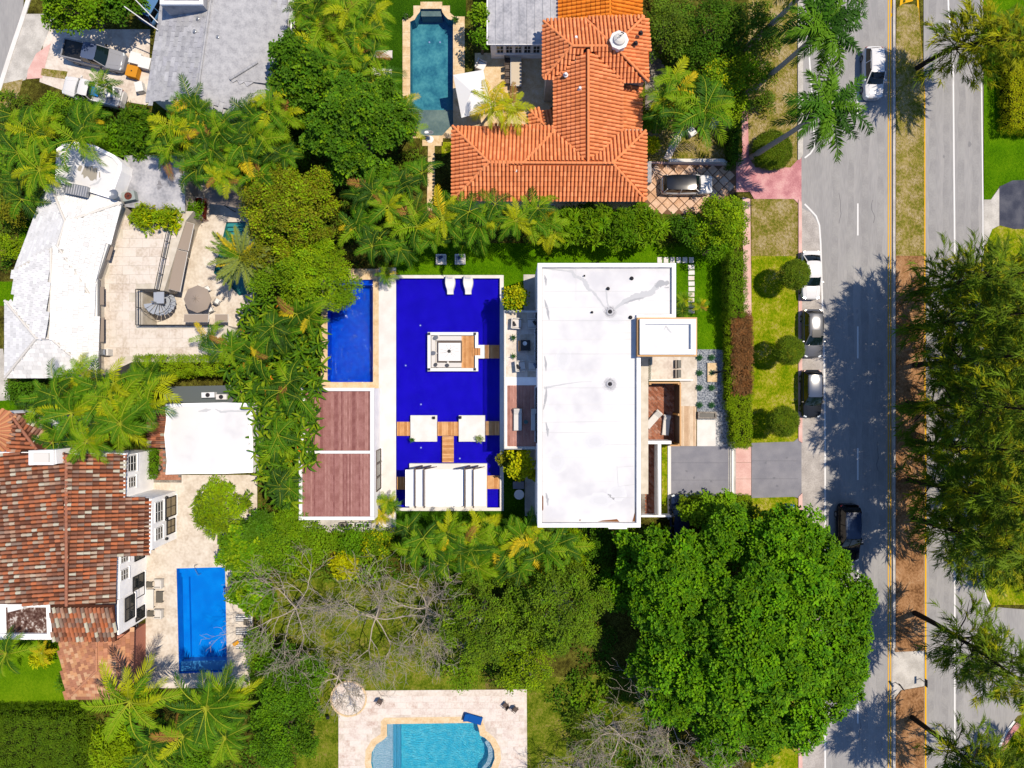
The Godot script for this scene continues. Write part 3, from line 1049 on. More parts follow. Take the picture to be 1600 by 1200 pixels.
	if o.has("sunroof"):
		var s: Array = o.sunroof   # centre x, length, width
		part(t, "sunroof", MB.new().bbox(Vector3(s[0], H + 0.004, 0), Vector3(s[1], 0.02, s[2]), 0.005), glass)
	if o.get("rails", true):
		for s in [-1, 1]:
			part(t, "roof_rail", MB.new().tube([Vector3(T1.x + 0.15, H - 0.02, s * rw * 0.93), Vector3((T1.x + T2.x) / 2, H + 0.05, s * rw * 0.95), Vector3(T2.x - 0.15, H - 0.02, s * rw * 0.93)], [0.02, 0.02, 0.02], 5), mats[o.get("rail", "black")])
	for sx in [-0.31, 0.31]:
		for sz in [-1, 1]:
			var w := part(t, "wheel", MB.new().tube([Vector3(sx * L, 0.33, sz * (W / 2 - 0.22)), Vector3(sx * L, 0.33, sz * (W / 2 + 0.01))], [0.33, 0.33], 16), mats["black"])
			part(w, "rim", MB.new().tube([Vector3(sx * L, 0.33, sz * (W / 2 - 0.1)), Vector3(sx * L, 0.33, sz * (W / 2 + 0.018))], [0.22, 0.2], 12), mats["steel"])
	for s in [-1, 1]:
		part(t, "headlight", MB.new().bbox(Vector3(L * 0.462, hood * 0.84, s * W * 0.34), Vector3(0.26, 0.14, 0.3), 0.03, Basis(Vector3.UP, s * -0.5)), mat("lens", Color(0.75, 0.78, 0.8), 0.1))
		part(t, "taillight", MB.new().bbox(Vector3(-L * 0.475, sh * 0.86, s * W * 0.37), Vector3(0.16, 0.16, 0.26), 0.02, Basis(Vector3.UP, s * 0.4)), mat("taillens", Color(0.45, 0.02, 0.02), 0.2))
		part(t, "mirror", MB.new().bbox(Vector3(g3 * L - 0.32, sh + 0.06, s * (W / 2 + 0.08)), Vector3(0.14, 0.16, 0.22), 0.03), pm if not o.has("roof") else mats["black"])
		part(t, "wiper", MB.new().bar(Vector3(g3 * L + 0.02, hood * 1.035, s * 0.05), Vector3(g3 * L - 0.02, hood * 1.05, s * 0.05 + 0.5), 0.025, 0.02), mats["black"])
	part(t, "front_grille", MB.new().box(Vector3(L * 0.492, hood * 0.62, 0), Vector3(0.08, 0.2, W * 0.5)), mats["black"])
	for z in [-0.3, 0.3]:
		part(t, "hood_crease", MB.new().bar(Vector3(L * 0.27, hood * 1.028, z * W), Vector3(L * 0.44, hood * 0.985, z * W * 0.8), 0.03, 0.02), pm)
	if pick_up:
		var bl := L * (g0 + 0.5) - 0.18
		var bx := -L * 0.5 + 0.1 + bl / 2
		part(t, "bed_floor", MB.new().box(Vector3(bx, sh * 1.035, 0), Vector3(bl, 0.03, W * 0.78)), mats[o.get("bed", "black")])
		for s in [-1, 1]:
			part(t, "bed_rail", MB.new().bbox(Vector3(bx, sh * 1.05 + 0.05, s * W * 0.43), Vector3(bl, 0.14, 0.12), 0.03), pm)
		part(t, "tailgate", MB.new().bbox(Vector3(-L * 0.5 + 0.08, sh * 1.05 + 0.05, 0), Vector3(0.1, 0.14, W * 0.8), 0.02), pm)
	return t


# ---------------------------------------------------------------- furniture (built round its own base, facing +x)
func legs(t: Node3D, x: float, z: float, h: float, r: float, m: Material) -> void:
	for sx in [-1, 1]:
		for sz in [-1, 1]:
			part(t, "leg", MB.new().box(Vector3(sx * x, h / 2, sz * z), Vector3(r, h, r)), m)


func lounger(label: String, at: Vector3, turn: float, cushion: Material, frame: Material, group: String, o := {}) -> Node3D:
	var t := thing("sun_lounger", label, "lounger", at, turn, group)
	var L: float = o.get("len", 1.95); var W: float = o.get("wide", 0.68)
	part(t, "frame", MB.new().box(Vector3(0, 0.24, W * 0.46), Vector3(L, 0.05, 0.05)).box(Vector3(0, 0.24, -W * 0.46), Vector3(L, 0.05, 0.05)).box(Vector3(L * 0.49, 0.24, 0), Vector3(0.05, 0.05, W * 0.88)), frame)
	legs(t, L * 0.42, W * 0.44, 0.22, 0.05, frame)
	part(t, "seat_pad", MB.new().bbox(Vector3(-L * 0.14, 0.31, 0), Vector3(L * 0.7, 0.09, W * 0.96), 0.03), cushion)
	part(t, "backrest", MB.new().bbox(Vector3(L * 0.33, 0.42, 0), Vector3(L * 0.31, 0.09, W * 0.96), 0.03, Basis(Vector3.BACK, 0.55)), cushion)
	if o.has("stripes"):
		for k in 4:
			var z := lerpf(-W * 0.38, W * 0.38, k / 3.0)
			part(t, "stripe", MB.new().box(Vector3(-L * 0.14, 0.358, z), Vector3(L * 0.7, 0.006, W * 0.11)).box(Vector3(L * 0.33, 0.42, z) + Basis(Vector3.BACK, 0.55) * Vector3(0, 0.047, 0), Vector3(L * 0.3, 0.006, W * 0.11), Basis(Vector3.BACK, 0.55)), o.stripes)
	if o.has("pillow"):
		part(t, "pillow", MB.new().bbox(Vector3(L * 0.38, 0.52, 0), Vector3(0.2, 0.1, W * 0.7), 0.04, Basis(Vector3.BACK, 0.55)), o.pillow)
	return t


func armchair(label: String, at: Vector3, turn: float, cushion: Material, frame: Material, group: String, o := {}) -> Node3D:
	var t := thing("armchair", label, "armchair", at, turn, group)
	var s: float = o.get("size", 0.8)
	legs(t, s * 0.42, s * 0.42, 0.26, 0.05, frame)
	part(t, "seat", MB.new().bbox(Vector3(0.04, 0.34, 0), Vector3(s * 0.82, 0.18, s * 0.78), 0.04), cushion)
	part(t, "backrest", MB.new().bbox(Vector3(-s * 0.44, 0.52, 0), Vector3(0.12, 0.5, s * 0.98), 0.03), o.get("back", frame))
	for z in [-1, 1]:
		part(t, "armrest", MB.new().bbox(Vector3(0, 0.42, z * s * 0.46), Vector3(s * 0.9, 0.34, 0.09), 0.03), o.get("back", frame))
	if o.has("pillow"):
		part(t, "pillow", MB.new().bbox(Vector3(-s * 0.2, 0.5, 0.04), Vector3(0.16, 0.34, 0.42), 0.05, Basis(Vector3.BACK, 0.4) * Basis(Vector3.UP, 0.5)), o.pillow)
	return t


func side_chair(label: String, at: Vector3, turn: float, m: Material, frame: Material, group: String) -> Node3D:
	var t := thing("chair", label, "chair", at, turn, group)
	legs(t, 0.2, 0.2, 0.44, 0.035, frame)
	part(t, "seat", MB.new().bbox(Vector3(0, 0.46, 0), Vector3(0.48, 0.05, 0.48), 0.015), m)
	part(t, "backrest", MB.new().bbox(Vector3(-0.24, 0.7, 0), Vector3(0.05, 0.42, 0.46), 0.015, Basis(Vector3.BACK, 0.12)), frame)
	for z in [-1, 1]:
		part(t, "armrest", MB.new().box(Vector3(0, 0.66, z * 0.25), Vector3(0.44, 0.03, 0.04)), frame)
	return t


func table(called: String, label: String, category: String, at: Vector3, turn: float, size: Vector3, top: Material, leg: Material, group := "") -> Node3D:
	var t := thing(called, label, category, at, turn, group)
	legs(t, size.x * 0.44, size.z * 0.44, size.y - 0.05, 0.06, leg)
	part(t, "tabletop", MB.new().bbox(Vector3(0, size.y - 0.025, 0), Vector3(size.x, 0.05, size.z), 0.012), top)
	return t


func round_table(label: String, at: Vector3, r: float, h: float, top: Material, leg: Material) -> Node3D:
	var t := thing("round_table", label, "table", at)
	part(t, "base", MB.new().lathe(Vector3.ZERO, [Vector2(r * 0.5, 0), Vector2(r * 0.5, 0.03), Vector2(0.05, 0.06), Vector2(0.05, h - 0.04)], 16), leg)
	part(t, "tabletop", MB.new().lathe(Vector3.ZERO, [Vector2(r * 0.96, h - 0.05), Vector2(r, h - 0.04), Vector2(r, h - 0.01), Vector2(r * 0.98, h), Vector2(0, h)], 28), top)
	return t


func potted_plant(label: String, at: Vector3, r: float, pot: Material, leaf: String, style: String, n := 12) -> Node3D:
	var t := thing("potted_plant", label, "plant", at, 0.0, "potted plants on the terraces")
	rng.seed = hash(label)
	part(t, "pot", MB.new().lathe(Vector3.ZERO, [Vector2(r * 0.36, 0), Vector2(r * 0.5, r * 0.8), Vector2(r * 0.44, r * 0.8), Vector2(r * 0.42, r * 0.7), Vector2(0, r * 0.7)], 14), pot)
	for i in n:
		var f := part(t, "leaf", meshes["trop" + str(i % 3)] if style == "trop" else meshes["areca" + str(i % 3)], mats[leaf])
		var s := r * rng.randf_range(0.85, 1.2)
		f.transform = Transform3D(Basis(Vector3.UP, i * 2.4) * Basis.from_scale(Vector3.ONE * s), Vector3.UP * r * 0.7)
	return t


func air_unit(label: String, at: Vector3, turn: float, s: Vector3, m: Material, fan: Material, group := "air conditioners") -> Node3D:
	var t := thing("air_conditioner", label, "air conditioner", at, turn, group)
	part(t, "casing", MB.new().bbox(Vector3(0, s.y / 2, 0), s, 0.02), m)
	var r := minf(s.x, s.z) * 0.4
	var f := part(t, "fan_guard", MB.new().lathe(Vector3(0, s.y, 0), [Vector2(r, 0.0), Vector2(r, 0.05), Vector2(r * 0.86, 0.05), Vector2(r * 0.86, 0.012), Vector2(0, 0.012)], 18), fan)
	var b := MB.new()
	for k in 4:
		b.box(Vector3(0, s.y + 0.04, 0), Vector3(r * 1.8, 0.02, 0.025), Basis(Vector3.UP, PI * k / 4))
	part(f, "grille", b, mats["charcoal"])
	return t


func planks(parent: Node3D, u0: float, v0: float, u1: float, v1: float, y: float, thick: float, wide: float, along_v: bool, kinds: Array) -> void:   # boards, each its own part
	var p := w3(u0, v0, y); var q := w3(u1, v1, y)
	var span := (q.x - p.x) if along_v else (q.z - p.z)
	var n := maxi(1, int(round(absf(span) / wide)))
	var each := span / n
	var size := Vector3(each - 0.008, thick, absf(q.z - p.z)) if along_v else Vector3(absf(q.x - p.x), thick, each - 0.008)
	var variants := []
	for i in 3:
		variants.append(MB.new().bbox(Vector3.ZERO, size, 0.006).done())
	for i in n:
		var c := Vector3(p.x + each * (i + 0.5), 0, (p.z + q.z) / 2) if along_v else Vector3((p.x + q.x) / 2, 0, p.z + each * (i + 0.5))
		var o := part(parent, "plank", variants[i % 3], mats[pick(kinds)])
		o.position = c + Vector3.UP * (y - thick / 2 + rng.randf_range(-0.003, 0.003)) - parent.position


func pavers(parent: Node3D, poly: PackedVector2Array, y: float, a: float, b: float, turn: float, gap: float, m: Array, limit := 300, holes := [], bond := 0.5, edge := 0.47) -> void:   # laid stones inside an outline; those past the limit in one part
	var lo := Vector2(1e9, 1e9); var hi := -lo
	for p in poly:
		var r := p.rotated(-turn)
		lo = lo.min(r); hi = hi.max(r)
	var spots := []
	var row := 0
	var z := lo.y + b / 2
	while z < hi.y:
		var x := lo.x + a / 2 - (a * bond if row % 2 else 0.0)
		while x < hi.x + a / 2:
			var c := Vector2(x, z)
			var ok := true
			for k in [Vector2(-a, -b), Vector2(a, -b), Vector2(a, b), Vector2(-a, b)]:
				var q: Vector2 = (c + k * edge).rotated(turn)
				if not Geometry2D.is_point_in_polygon(q, poly):
					ok = false
				for h in holes:
					if ok and Geometry2D.is_point_in_polygon(q, h):
						ok = false
			if ok:
				spots.append(c.rotated(turn))
			x += a
		z += b
		row += 1
	var mesh := MB.new().bbox(Vector3.ZERO, Vector3(a - gap, 0.03, b - gap), 0.006).done()
	var off := parent.position if parent != self else Vector3.ZERO
	spots.sort_custom(func(p, q): return p.length() < q.length())
	var rest := []; var tones := []
	for i in spots.size():
		var s: Vector2 = spots[i]
		var at := Transform3D(Basis(Vector3.UP, -turn), Vector3(s.x, y + rng.randf_range(-0.004, 0.004), s.y))
		if i < limit:
			var o := part(parent, "paver", mesh, mats[m[rng.randi() % m.size()]])
			at.origin -= off
			o.transform = at
		else:
			rest.append(at); tones.append(Color.WHITE * rng.randf_range(0.9, 1.05))
	if rest:
		var base: StandardMaterial3D = mats[m[0]].duplicate()
		base.vertex_color_use_as_albedo = true
		multi(parent, "paving", mesh, base, rest, tones, true)


func pool(label: String, outline: Array, deep: float, floor_m: Material, water_m: Material, o := {}) -> Node3D:
	var poly := pp(outline)
	var c := Vector2.ZERO
	for p in poly:
		c += p
	c /= poly.size()
	var t := thing("swimming_pool", label, o.get("category", "pool"), Vector3(c.x, 0, c.y), 0.0, "pools")
	var top: float = o.get("top", 0.02)
	wpart(t, "wall", MB.new().basin(poly, top, -deep), floor_m)
	wpart(t, "floor", MB.new().prism(poly, -deep, -deep), floor_m)
	var w := wpart(t, "water", MB.new().prism(poly, -o.get("drop", 0.1), -o.get("drop", 0.1)), water_m)
	w.set_meta("kind", "stuff")
	for s in o.get("steps", []):   # [outline, height of the tread, material]
		wpart(t, "step", MB.new().prism(pp(s[0]), s[1], -deep), s[2])
	for s in o.get("lamps", []):
		wpart(t, "floor_fitting", MB.new().lathe(w3(s[0], s[1]) + Vector3(0, -deep, 0), [Vector2(0.085, 0.0), Vector2(0.075, 0.02), Vector2(0, 0.025)], 12), mat("fitting", lit(150, 170, 230), 0.6))
	return t


# ---------------------------------------------------------------- the place
func ring(parent: Node3D, called: String, poly: PackedVector2Array, wide: float, y1: float, y0: float, m: Material) -> void:
	var inner := Geometry2D.offset_polygon(poly, -wide, Geometry2D.JOIN_MITER)
	var b := MB.new()
	for p in cut(poly, [inner[0]]):
		b.prism(p, y1, y0)
	wpart(parent, called, b, m)


func prism_part(parent: Node3D, called: String, flat: Array, y1: float, y0: float, m: Material, at := -1.0) -> MeshInstance3D:   # outline as seen at height y1 (or at)
	return wpart(parent, called, MB.new().prism(pp(flat, y1 if at < 0.0 else at), y1, y0), m)


func house(called: String, label: String, u: float, v: float, category := "house") -> Node3D:
	return thing(called, label, category, w3(u, v) , 0.0, "houses of the neighbourhood")


func set_ground() -> void:
	var p1 := pp([512, 437, 583, 437, 583, 597, 512, 597]); var p2 := pp([619, 435, 781, 435, 781, 793, 619, 793])
	var p3 := pp(P3); var p4 := pp(P4); var p5 := pp(P5); var p6 := pp(P6)
	var holes := [p1, p2, p3, p4, p5, p6]
	var far := PackedVector2Array([Vector2(-900, -900), Vector2(900, -900), Vector2(900, 900), Vector2(-900, 900)])
	sheet("ground", far, 0.0, mats.soil, holes, 0.0, "brown and green leaf litter and soil under the trees")
	# streets
	sheet("road", pp([1250, -4000, 1394, -4000, 1394, 4000, 1250, 4000]), 0.03, mats.asphalt, [], 0.03, "pale asphalt carriageway west of the planted median")
	sheet("parking_lane", pp([1252, 325, 1266, 332, 1280, 352, 1288, 560, 1289, 830, 1289, 4000, 1252, 4000]), 0.034, mats.parking, [], 0.0, "worn grey parking lane along the pink kerb")
	sheet("road", pp([1443, -4000, 1536, -4000, 1536, 4000, 1443, 4000]), 0.03, mats.asphalt, [], 0.03, "pale asphalt carriageway east of the planted median")
	sheet("side_road", pp([1536, 925, 1549, 948, 1700, 960, 1700, 1090, 1590, 1118, 1572, 1140, 1560, 1165, 1550, 1260, 1536, 1260]), 0.034, mats.asphalt, [], 0.0, "short side road joining the east carriageway")
	sheet("median", pp([1400, 14, 1408, 8, 1428, 8, 1434, 14, 1443, 130, 1443, 400, 1398, 400, 1398, 130]), 0.13, mats.drygrass, [], 0.13, "dry grassy top end of the median")
	sheet("median", pp([1398, 400, 1443, 400, 1443, 1016, 1398, 1018]), 0.13, mats.mediandirt, [], 0.13, "bare brown earth of the median under the pines")
	sheet("median", pp([1408, 1078, 1443, 1072, 1443, 4000, 1398, 4000, 1398, 1090]), 0.13, mats.mediandirt, [], 0.13, "bare brown earth of the median south of the gap")
	sheet("median_crossing", pp([1394, 1010, 1443, 1010, 1443, 1092, 1394, 1092]), 0.036, mats.concrete, [], 0.0, "pale concrete gap across the median")
	sheet("kerb", pp([1394, -10, 1398, -2, 1398, 1012, 1394, 1012]), 0.15, mats.concrete, [], 0.15, "grey concrete kerb of the median")
	sheet("kerb", pp([1394, 1092, 1398, 1092, 1398, 4000, 1394, 4000]), 0.15, mats.concrete, [], 0.15, "grey concrete kerb of the median south of the gap")
	sheet("gutter", line_poly([1398.2, -10, 1398.2, 1012], 0.05), 0.152, mat("gutterdark", lit(92, 74, 78), 0.9), [], 0.0, "dark joint behind the median kerb")
	for l in [["yellow line along the west side of the median", [1387.6, -200, 1387.6, 2000], 0.1, "yellowpaint"], ["second yellow line along the west side of the median", [1391.4, -200, 1391.4, 2000], 0.1, "yellowpaint"], ["yellow line along the east side of the median", [1431, -60, 1435, 30, 1440, 95, 1444.2, 150, 1444.5, 560, 1446, 700, 1446, 2000], 0.17, "yellowpaint"],
		["white lane line of the east carriageway", [1479, -60, 1482, 20, 1486, 62, 1489, 118, 1491.4, 400, 1491.4, 2000], 0.16, "whitepaint"], ["white edge line of the east carriageway", [1533, 120, 1535.5, 330, 1536, 800, 1537, 918, 1541, 935, 1549, 950], 0.13, "whitepaint"],
		["white parking lane line curving out from the kerb", [1257, 319, 1266, 328, 1275, 338, 1280, 352, 1282, 380, 1284, 450, 1287.5, 560, 1289, 700, 1289, 2000], 0.16, "whitepaint"], ["white edge line by the palms curving in to the kerb", [1259, 18, 1263, 70, 1267, 130, 1271, 190, 1272.5, 230, 1266, 240, 1257, 247], 0.15, "whitepaint"]]:
		sheet("road_marking", line_poly(l[1], l[2]), 0.042, mats[l[3]], [], 0.0, l[0])
	for y in [-62, 128, 318, 510, 700, 890, 1080]:
		sheet("road_marking", line_poly([1340, y, 1340, y + 50], 0.15), 0.041, mats.whitepaint, [], 0.0, "white dash of the broken lane line")
	var wear := RandomNumberGenerator.new()
	wear.seed = 12
	for x in [1306, 1330, 1352, 1376, 1456, 1478, 1502, 1524]:
		var l := PackedVector2Array(); var r := PackedVector2Array()
		for k in 60:
			var q := w3(x + wear.randf_range(-0.6, 0.6) + 1.5 * sin(k * 0.21), -80 + k * 24.0)
			l.append(Vector2(q.x - wear.randf_range(0.2, 0.42), q.z)); r.append(Vector2(q.x + wear.randf_range(0.2, 0.42), q.z))
		r.reverse()
		l.append_array(r)
		sheet("wheel_track", l, 0.0345, tmat("trackwear", tex("trackwear", [[0.25, lit(160, 159, 160)], [0.75, lit(178, 177, 176)]], [[0.01, 1.0, 4], [0.1, 0.6, 2]]), 11.0, 0.9))
	for i in 9:
		var bend := []
		var x := wear.randf_range(1300, 1380) if i % 3 else wear.randf_range(1450, 1530)
		var y := wear.randf_range(20, 1150)
		for k in 9:
			bend.append(x); bend.append(y)
			x += wear.randf_range(-2.5, 2.5); y += wear.randf_range(2, 9)
		sheet("road_crack", line_poly(bend, 0.045), 0.0355, mat("crackseal", lit(120, 120, 124), 0.9))
	for i in 7:
		var x := wear.randf_range(1056, 1130) if i % 2 else wear.randf_range(1182, 1240)
		var y := wear.randf_range(704, 770)
		var spot := []
		for k in 9:
			var q := wear.randf_range(0.8, 2.6)
			spot.append(x + cos(TAU * k / 9) * q); spot.append(y + sin(TAU * k / 9) * q)
		sheet("oil_stain", pp(spot), 0.056 + 0.0003 * i, mat("driveoil", lit(132, 133, 142), 0.9))
	for i in 2:
		sheet("joint", line_poly([1049, 723 + i * 27, 1137, 723 + i * 27], 0.03), 0.055, mat("drivejoint", lit(116, 117, 126), 0.9))
		sheet("joint", line_poly([1175, 720 + i * 28, 1246, 720 + i * 28], 0.03), 0.055, mats.drivejoint)
	for i in 26:
		var x := wear.randf_range(1296, 1384) if i % 3 else wear.randf_range(1450, 1530)
		var y := wear.randf_range(0, 1190)
		var r := wear.randf_range(1.0, 4.0)
		var spot := []
		for k in 9:
			var q := r * wear.randf_range(0.6, 1.2)
			spot.append(x + cos(TAU * k / 9) * q); spot.append(y + sin(TAU * k / 9) * q * 1.5)
		sheet("oil_stain" if i % 4 else "road_patch", pp(spot), 0.036 + 0.0002 * i, mat("oilspot%d" % (i % 3), lit(148 + 9 * (i % 3), 148 + 9 * (i % 3), 150 + 9 * (i % 3)), 0.9))
	sheet("road_marking", pp([1391, -20, 1432, -30, 1426, 2, 1410, 6, 1396, 20, 1391, 30]), 0.038, mats.yellowpaint, cut_hatch(), 0.0, "yellow hatching at the tip of the median")
	sheet("kerb", pp([1247, 312, 1252, 316, 1253, 692, 1247, 688]), 0.12, mats.palepink, [], 0.12, "pink kerb along the verge with the round bushes")
	sheet("kerb", pp([1247, 776, 1253, 770, 1253, 4000, 1247, 4000]), 0.12, mats.palepink, [], 0.12, "pink kerb south of the grey driveway")
	sheet("kerb", pp([1245, -4000, 1256, -4000, 1254, 120, 1254, 242, 1249, 250, 1246, 250]), 0.12, mats.concrete, [], 0.12, "wide grey concrete kerb beside the tall palms")
	sheet("driveway_apron", pp([1150, 240, 1166, 240, 1180, 262, 1235, 262, 1246, 250, 1252, 246, 1252, 322, 1247, 318, 1240, 311, 1178, 311, 1172, 300, 1150, 300]), 0.045, mats.pink, [], 0.0, "pink concrete driveway apron by the tall palms")
	sheet("sidewalk", pp([1158, 165, 1168, 165, 1170, 250, 1160, 250]), 0.05, mats.pink, [], 0.0, "pink sidewalk north of the apron")
	sheet("sidewalk", pp([1160, 308, 1172, 311, 1174, 498, 1162, 498]), 0.05, mats.palepink, [], 0.0, "pink sidewalk behind the tall hedge")
	var side := thing("pink_path", "pale pink concrete path of square slabs across the grey driveway", "path", w3(1161, 738))
	pavers(side, pp([1149, 697, 1174, 697, 1174, 779, 1149, 779]), 0.06, 1.53, 1.6, 0.0, 0.02, ["palepink"], 300, [], 0.0)
	sheet("driveway", pp([1048, 697, 1140, 697, 1140, 779, 1048, 779]), 0.05, mats.drive, [], 0.0, "smooth grey driveway inside the gate")
	sheet("gate_track", pp([1138, 697, 1150, 697, 1150, 779, 1138, 779]), 0.054, mats.concrete, [], 0.0, "concrete strip under the sliding gate")
	sheet("driveway", pp([1174, 692, 1240, 690, 1247, 684, 1252, 682, 1252, 780, 1247, 778, 1240, 776, 1174, 778]), 0.05, mats.drive, [], 0.0, "smooth grey driveway across the verge to the street")
	# verges and lawns
	sheet("verge", pp([1172, -400, 1246, -400, 1246, 250, 1235, 262, 1180, 262, 1168, 240]), 0.02, mats.drygrass, [], 0.0, "patchy dry grass verge under the tall palms")
	sheet("verge", pp([1174, 311, 1240, 311, 1247, 320, 1247, 400, 1174, 400]), 0.02, mats.drygrass, [], 0.0, "sandy dry grass verge south of the apron")
	sheet("verge", pp([1174, 400, 1247, 400, 1247, 684, 1240, 690, 1174, 692]), 0.02, mats.verge, [], 0.0, "yellow green grass verge with round bushes")
	sheet("verge", pp([1174, 778, 1240, 776, 1247, 780, 1247, 1300, 1174, 1300]), 0.02, mats.verge, [], 0.0, "grass verge with the blue bin")
	sheet("lawn", pp([1537, -900, 2600, -900, 2600, 300, 1562, 290, 1548, 312, 1537, 314]), 0.03, mats.lawn, [], 0.0, "bright mown lawn east of the street")
	sheet("lawn", pp([1541, 380, 1550, 358, 1568, 350, 2600, 350, 2600, 945, 1549, 945, 1541, 930, 1537, 910, 1537, 400]), 0.03, mats.verge, [], 0.0, "grass under the pines east of the street")
	sheet("lawn", pp([1600, 1118, 2600, 1100, 2600, 2000, 1556, 2000, 1566, 1165, 1580, 1140]), 0.03, mats.verge, [], 0.0, "grass corner south of the side road")
	sheet("kerb", line_poly([1558, 1175, 1563, 1160, 1572, 1142, 1584, 1126], 0.22), 0.12, mats.whitepaint, [], 0.12, "white painted kerb round the side road corner")
	sheet("sidewalk", line_poly([1563, 1180, 1569, 1163, 1578, 1146, 1592, 1130], 0.5), 0.06, mats.pink, [], 0.0, "thin pinkish strip behind the white kerb")
	sheet("driveway_apron", pp([1537, 312, 1548, 312, 1562, 292, 1562, 352, 1550, 358, 1541, 380, 1537, 384]), 0.04, mats.concrete, [], 0.0, "pale flared concrete apron on the east side")
	sheet("driveway", pp([1561, 292, 1582, 282, 2600, 262, 2600, 345, 1584, 358, 1561, 352]), 0.05, mats.darkdrive, [], 0.0, "dark blue grey asphalt driveway on the east side")
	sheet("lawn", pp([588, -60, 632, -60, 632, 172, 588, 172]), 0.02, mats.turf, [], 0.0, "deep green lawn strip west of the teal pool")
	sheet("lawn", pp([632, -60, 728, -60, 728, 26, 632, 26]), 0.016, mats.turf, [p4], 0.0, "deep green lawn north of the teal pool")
	sheet("lawn", pp([612, 380, 842, 380, 842, 488, 787, 488, 787, 430, 612, 430]), 0.02, mats.lawn, [p2], 0.0, "lawn north of the blue reflecting pool")
	sheet("lawn", pp([842, 380, 1146, 380, 1146, 550, 1050, 550, 1050, 440, 842, 440]), 0.02, mats.lawn, [], 0.0, "lawn with stepping stones beside the white villa")
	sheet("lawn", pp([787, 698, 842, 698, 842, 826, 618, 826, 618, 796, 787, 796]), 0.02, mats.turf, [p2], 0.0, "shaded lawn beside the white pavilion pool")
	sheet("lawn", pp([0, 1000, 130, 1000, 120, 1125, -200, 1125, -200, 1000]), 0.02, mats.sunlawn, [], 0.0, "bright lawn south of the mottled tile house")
	sheet("lawn", pp([400, 905, 470, 885, 560, 905, 690, 890, 740, 960, 760, 1080, 530, 1080, 528, 1400, 455, 1400, 470, 1010, 410, 985]), 0.02, mats.scrub, [], 0.0, "sunlit grass round the bare trees")
	sheet("lawn", pp([823, 1060, 1010, 1050, 1060, 1400, 823, 1400]), 0.02, mats.scrub, [], 0.0, "rough grass east of the turquoise pool")
	sheet("lawn", pp([-200, 440, 27, 440, 25, 478, -200, 478]), 0.02, mats.lawn, [], 0.0, "small lawn west of the white tile house")
	sheet("lawn", pp([36, 330, 52, 336, 38, 392, 27, 388]), 0.02, mats.lawn, [], 0.0, "sliver of lawn beside the white tile roof")
	sheet("lawn", pp([-200, 600, 60, 600, 28, 640, -200, 650]), 0.02, mats.lawn, [], 0.0, "small lawn below the white tile house")
	sheet("garden_path", pp([-200, 545, 5, 545, 16, 625, -200, 640]), 0.026, mats.concrete, [], 0.0, "pale path west of the white tile house")
	sheet("lawn", pp([1010, 180, 1152, 180, 1152, 254, 1010, 254]), 0.016, mats.drygrass, [], 0.0, "dry grass front garden with two white chairs")
	sheet("lawn", pp([690, 222, 708, 222, 708, 236, 690, 246]), 0.03, mats.verge, [], 0.0, "small grass patch by the orange roof corner")
	# paving
	sheet("pool_path", pp([592, 418, 619, 418, 619, 826, 592, 826]), 0.05, mats.paleconcrete, [p2], 0.0, "smooth white path between the two blue pools")
	sheet("pool_coping", pp([502, 420, 592, 420, 592, 612, 502, 612]), 0.046, mats.sandstone, [p1], 0.0, "beige stone coping round the lap pool")
	sheet("pool_coping", pp([616, 430, 787, 430, 787, 798, 616, 798]), 0.07, mats.paleconcrete, [p2], 0.0, "white coping round the reflecting pool")
	sheet("patio", pp([585, 760, 618, 760, 618, 832, 470, 832, 470, 800, 585, 800]), 0.03, mats.concrete, [], 0.0, "pale service paving behind the pavilion")
	sheet("patio", pp([818, 429, 846, 429, 846, 489, 818, 489]), 0.04, mats.concrete, [], 0.0, "grey paving strip west of the villa, north end")
	sheet("patio", pp([820, 698, 846, 698, 846, 806, 820, 806]), 0.04, mats.concrete, [], 0.0, "grey paving strip west of the villa, south end")
	sheet("patio", pp([625, 165, 860, 165, 860, 216, 692, 216, 692, 228, 660, 228, 660, 216, 625, 216]), 0.03, mats.sandstone, [p4], 0.0, "beige stone terrace round the south end of the teal pool")
	sheet("garden_path", pp([669, 226, 679, 226, 680, 330, 667, 330]), 0.035, mats.sandstone, [], 0.0, "narrow stone path beside the orange roofed house")
	sheet("patio", pp([742, 83, 880, 83, 880, 168, 742, 168]), 0.038, mats.sandstone, [], 0.0, "beige stone dining terrace")
	sheet("patio", pp([228, 742, 402, 742, 402, 860, 390, 1075, 228, 1075]), 0.03, mats.travertine, [p3], 0.0, "travertine terrace round the bright blue pool")
	sheet("patio", pp([288, 272, 402, 292, 402, 520, 215, 520, 215, 440, 285, 330]), 0.03, mats.travertine, [p6], 0.0, "travertine patio under the spiral stair")
	sheet("patio", pp([1008, 172, 1060, 172, 1060, 140, 1012, 60, 1008, 60]), 0.025, mats.oldconcrete, [], 0.0, "shady stone court east of the orange roof")
	sheet("road", pp([-900, -900, 70, -900, 36, 30, 0, 132, -40, 260, -900, 700]), 0.02, mats.asphalt, [], 0.0, "pale street in the far corner of the block")
	sheet("kerb", line_poly([70, -80, 35, 32, 18, 82, 1, 135, -30, 230], 0.42), 0.1, mats.paleconcrete, [], 0.1, "white kerb of the corner street")
	sheet("sidewalk", pp([40, 22, 88, 22, 62, 84, 40, 125, 4, 135, 20, 84]), 0.04, mats.concrete, [], 0.0, "grey sidewalk of the corner street")
	sheet("sidewalk", pp([57, 84, 80, 68, 66, 122, 42, 124, 44, 110]), 0.046, mats.palepink, [], 0.0, "pink slab between sidewalk and parked trucks")
	sheet("driveway", pp([70, 46, 235, 46, 232, 165, 100, 142, 62, 128]), 0.03, mats.travpink, [], 0.0, "stained pale driveway under the parked trucks")
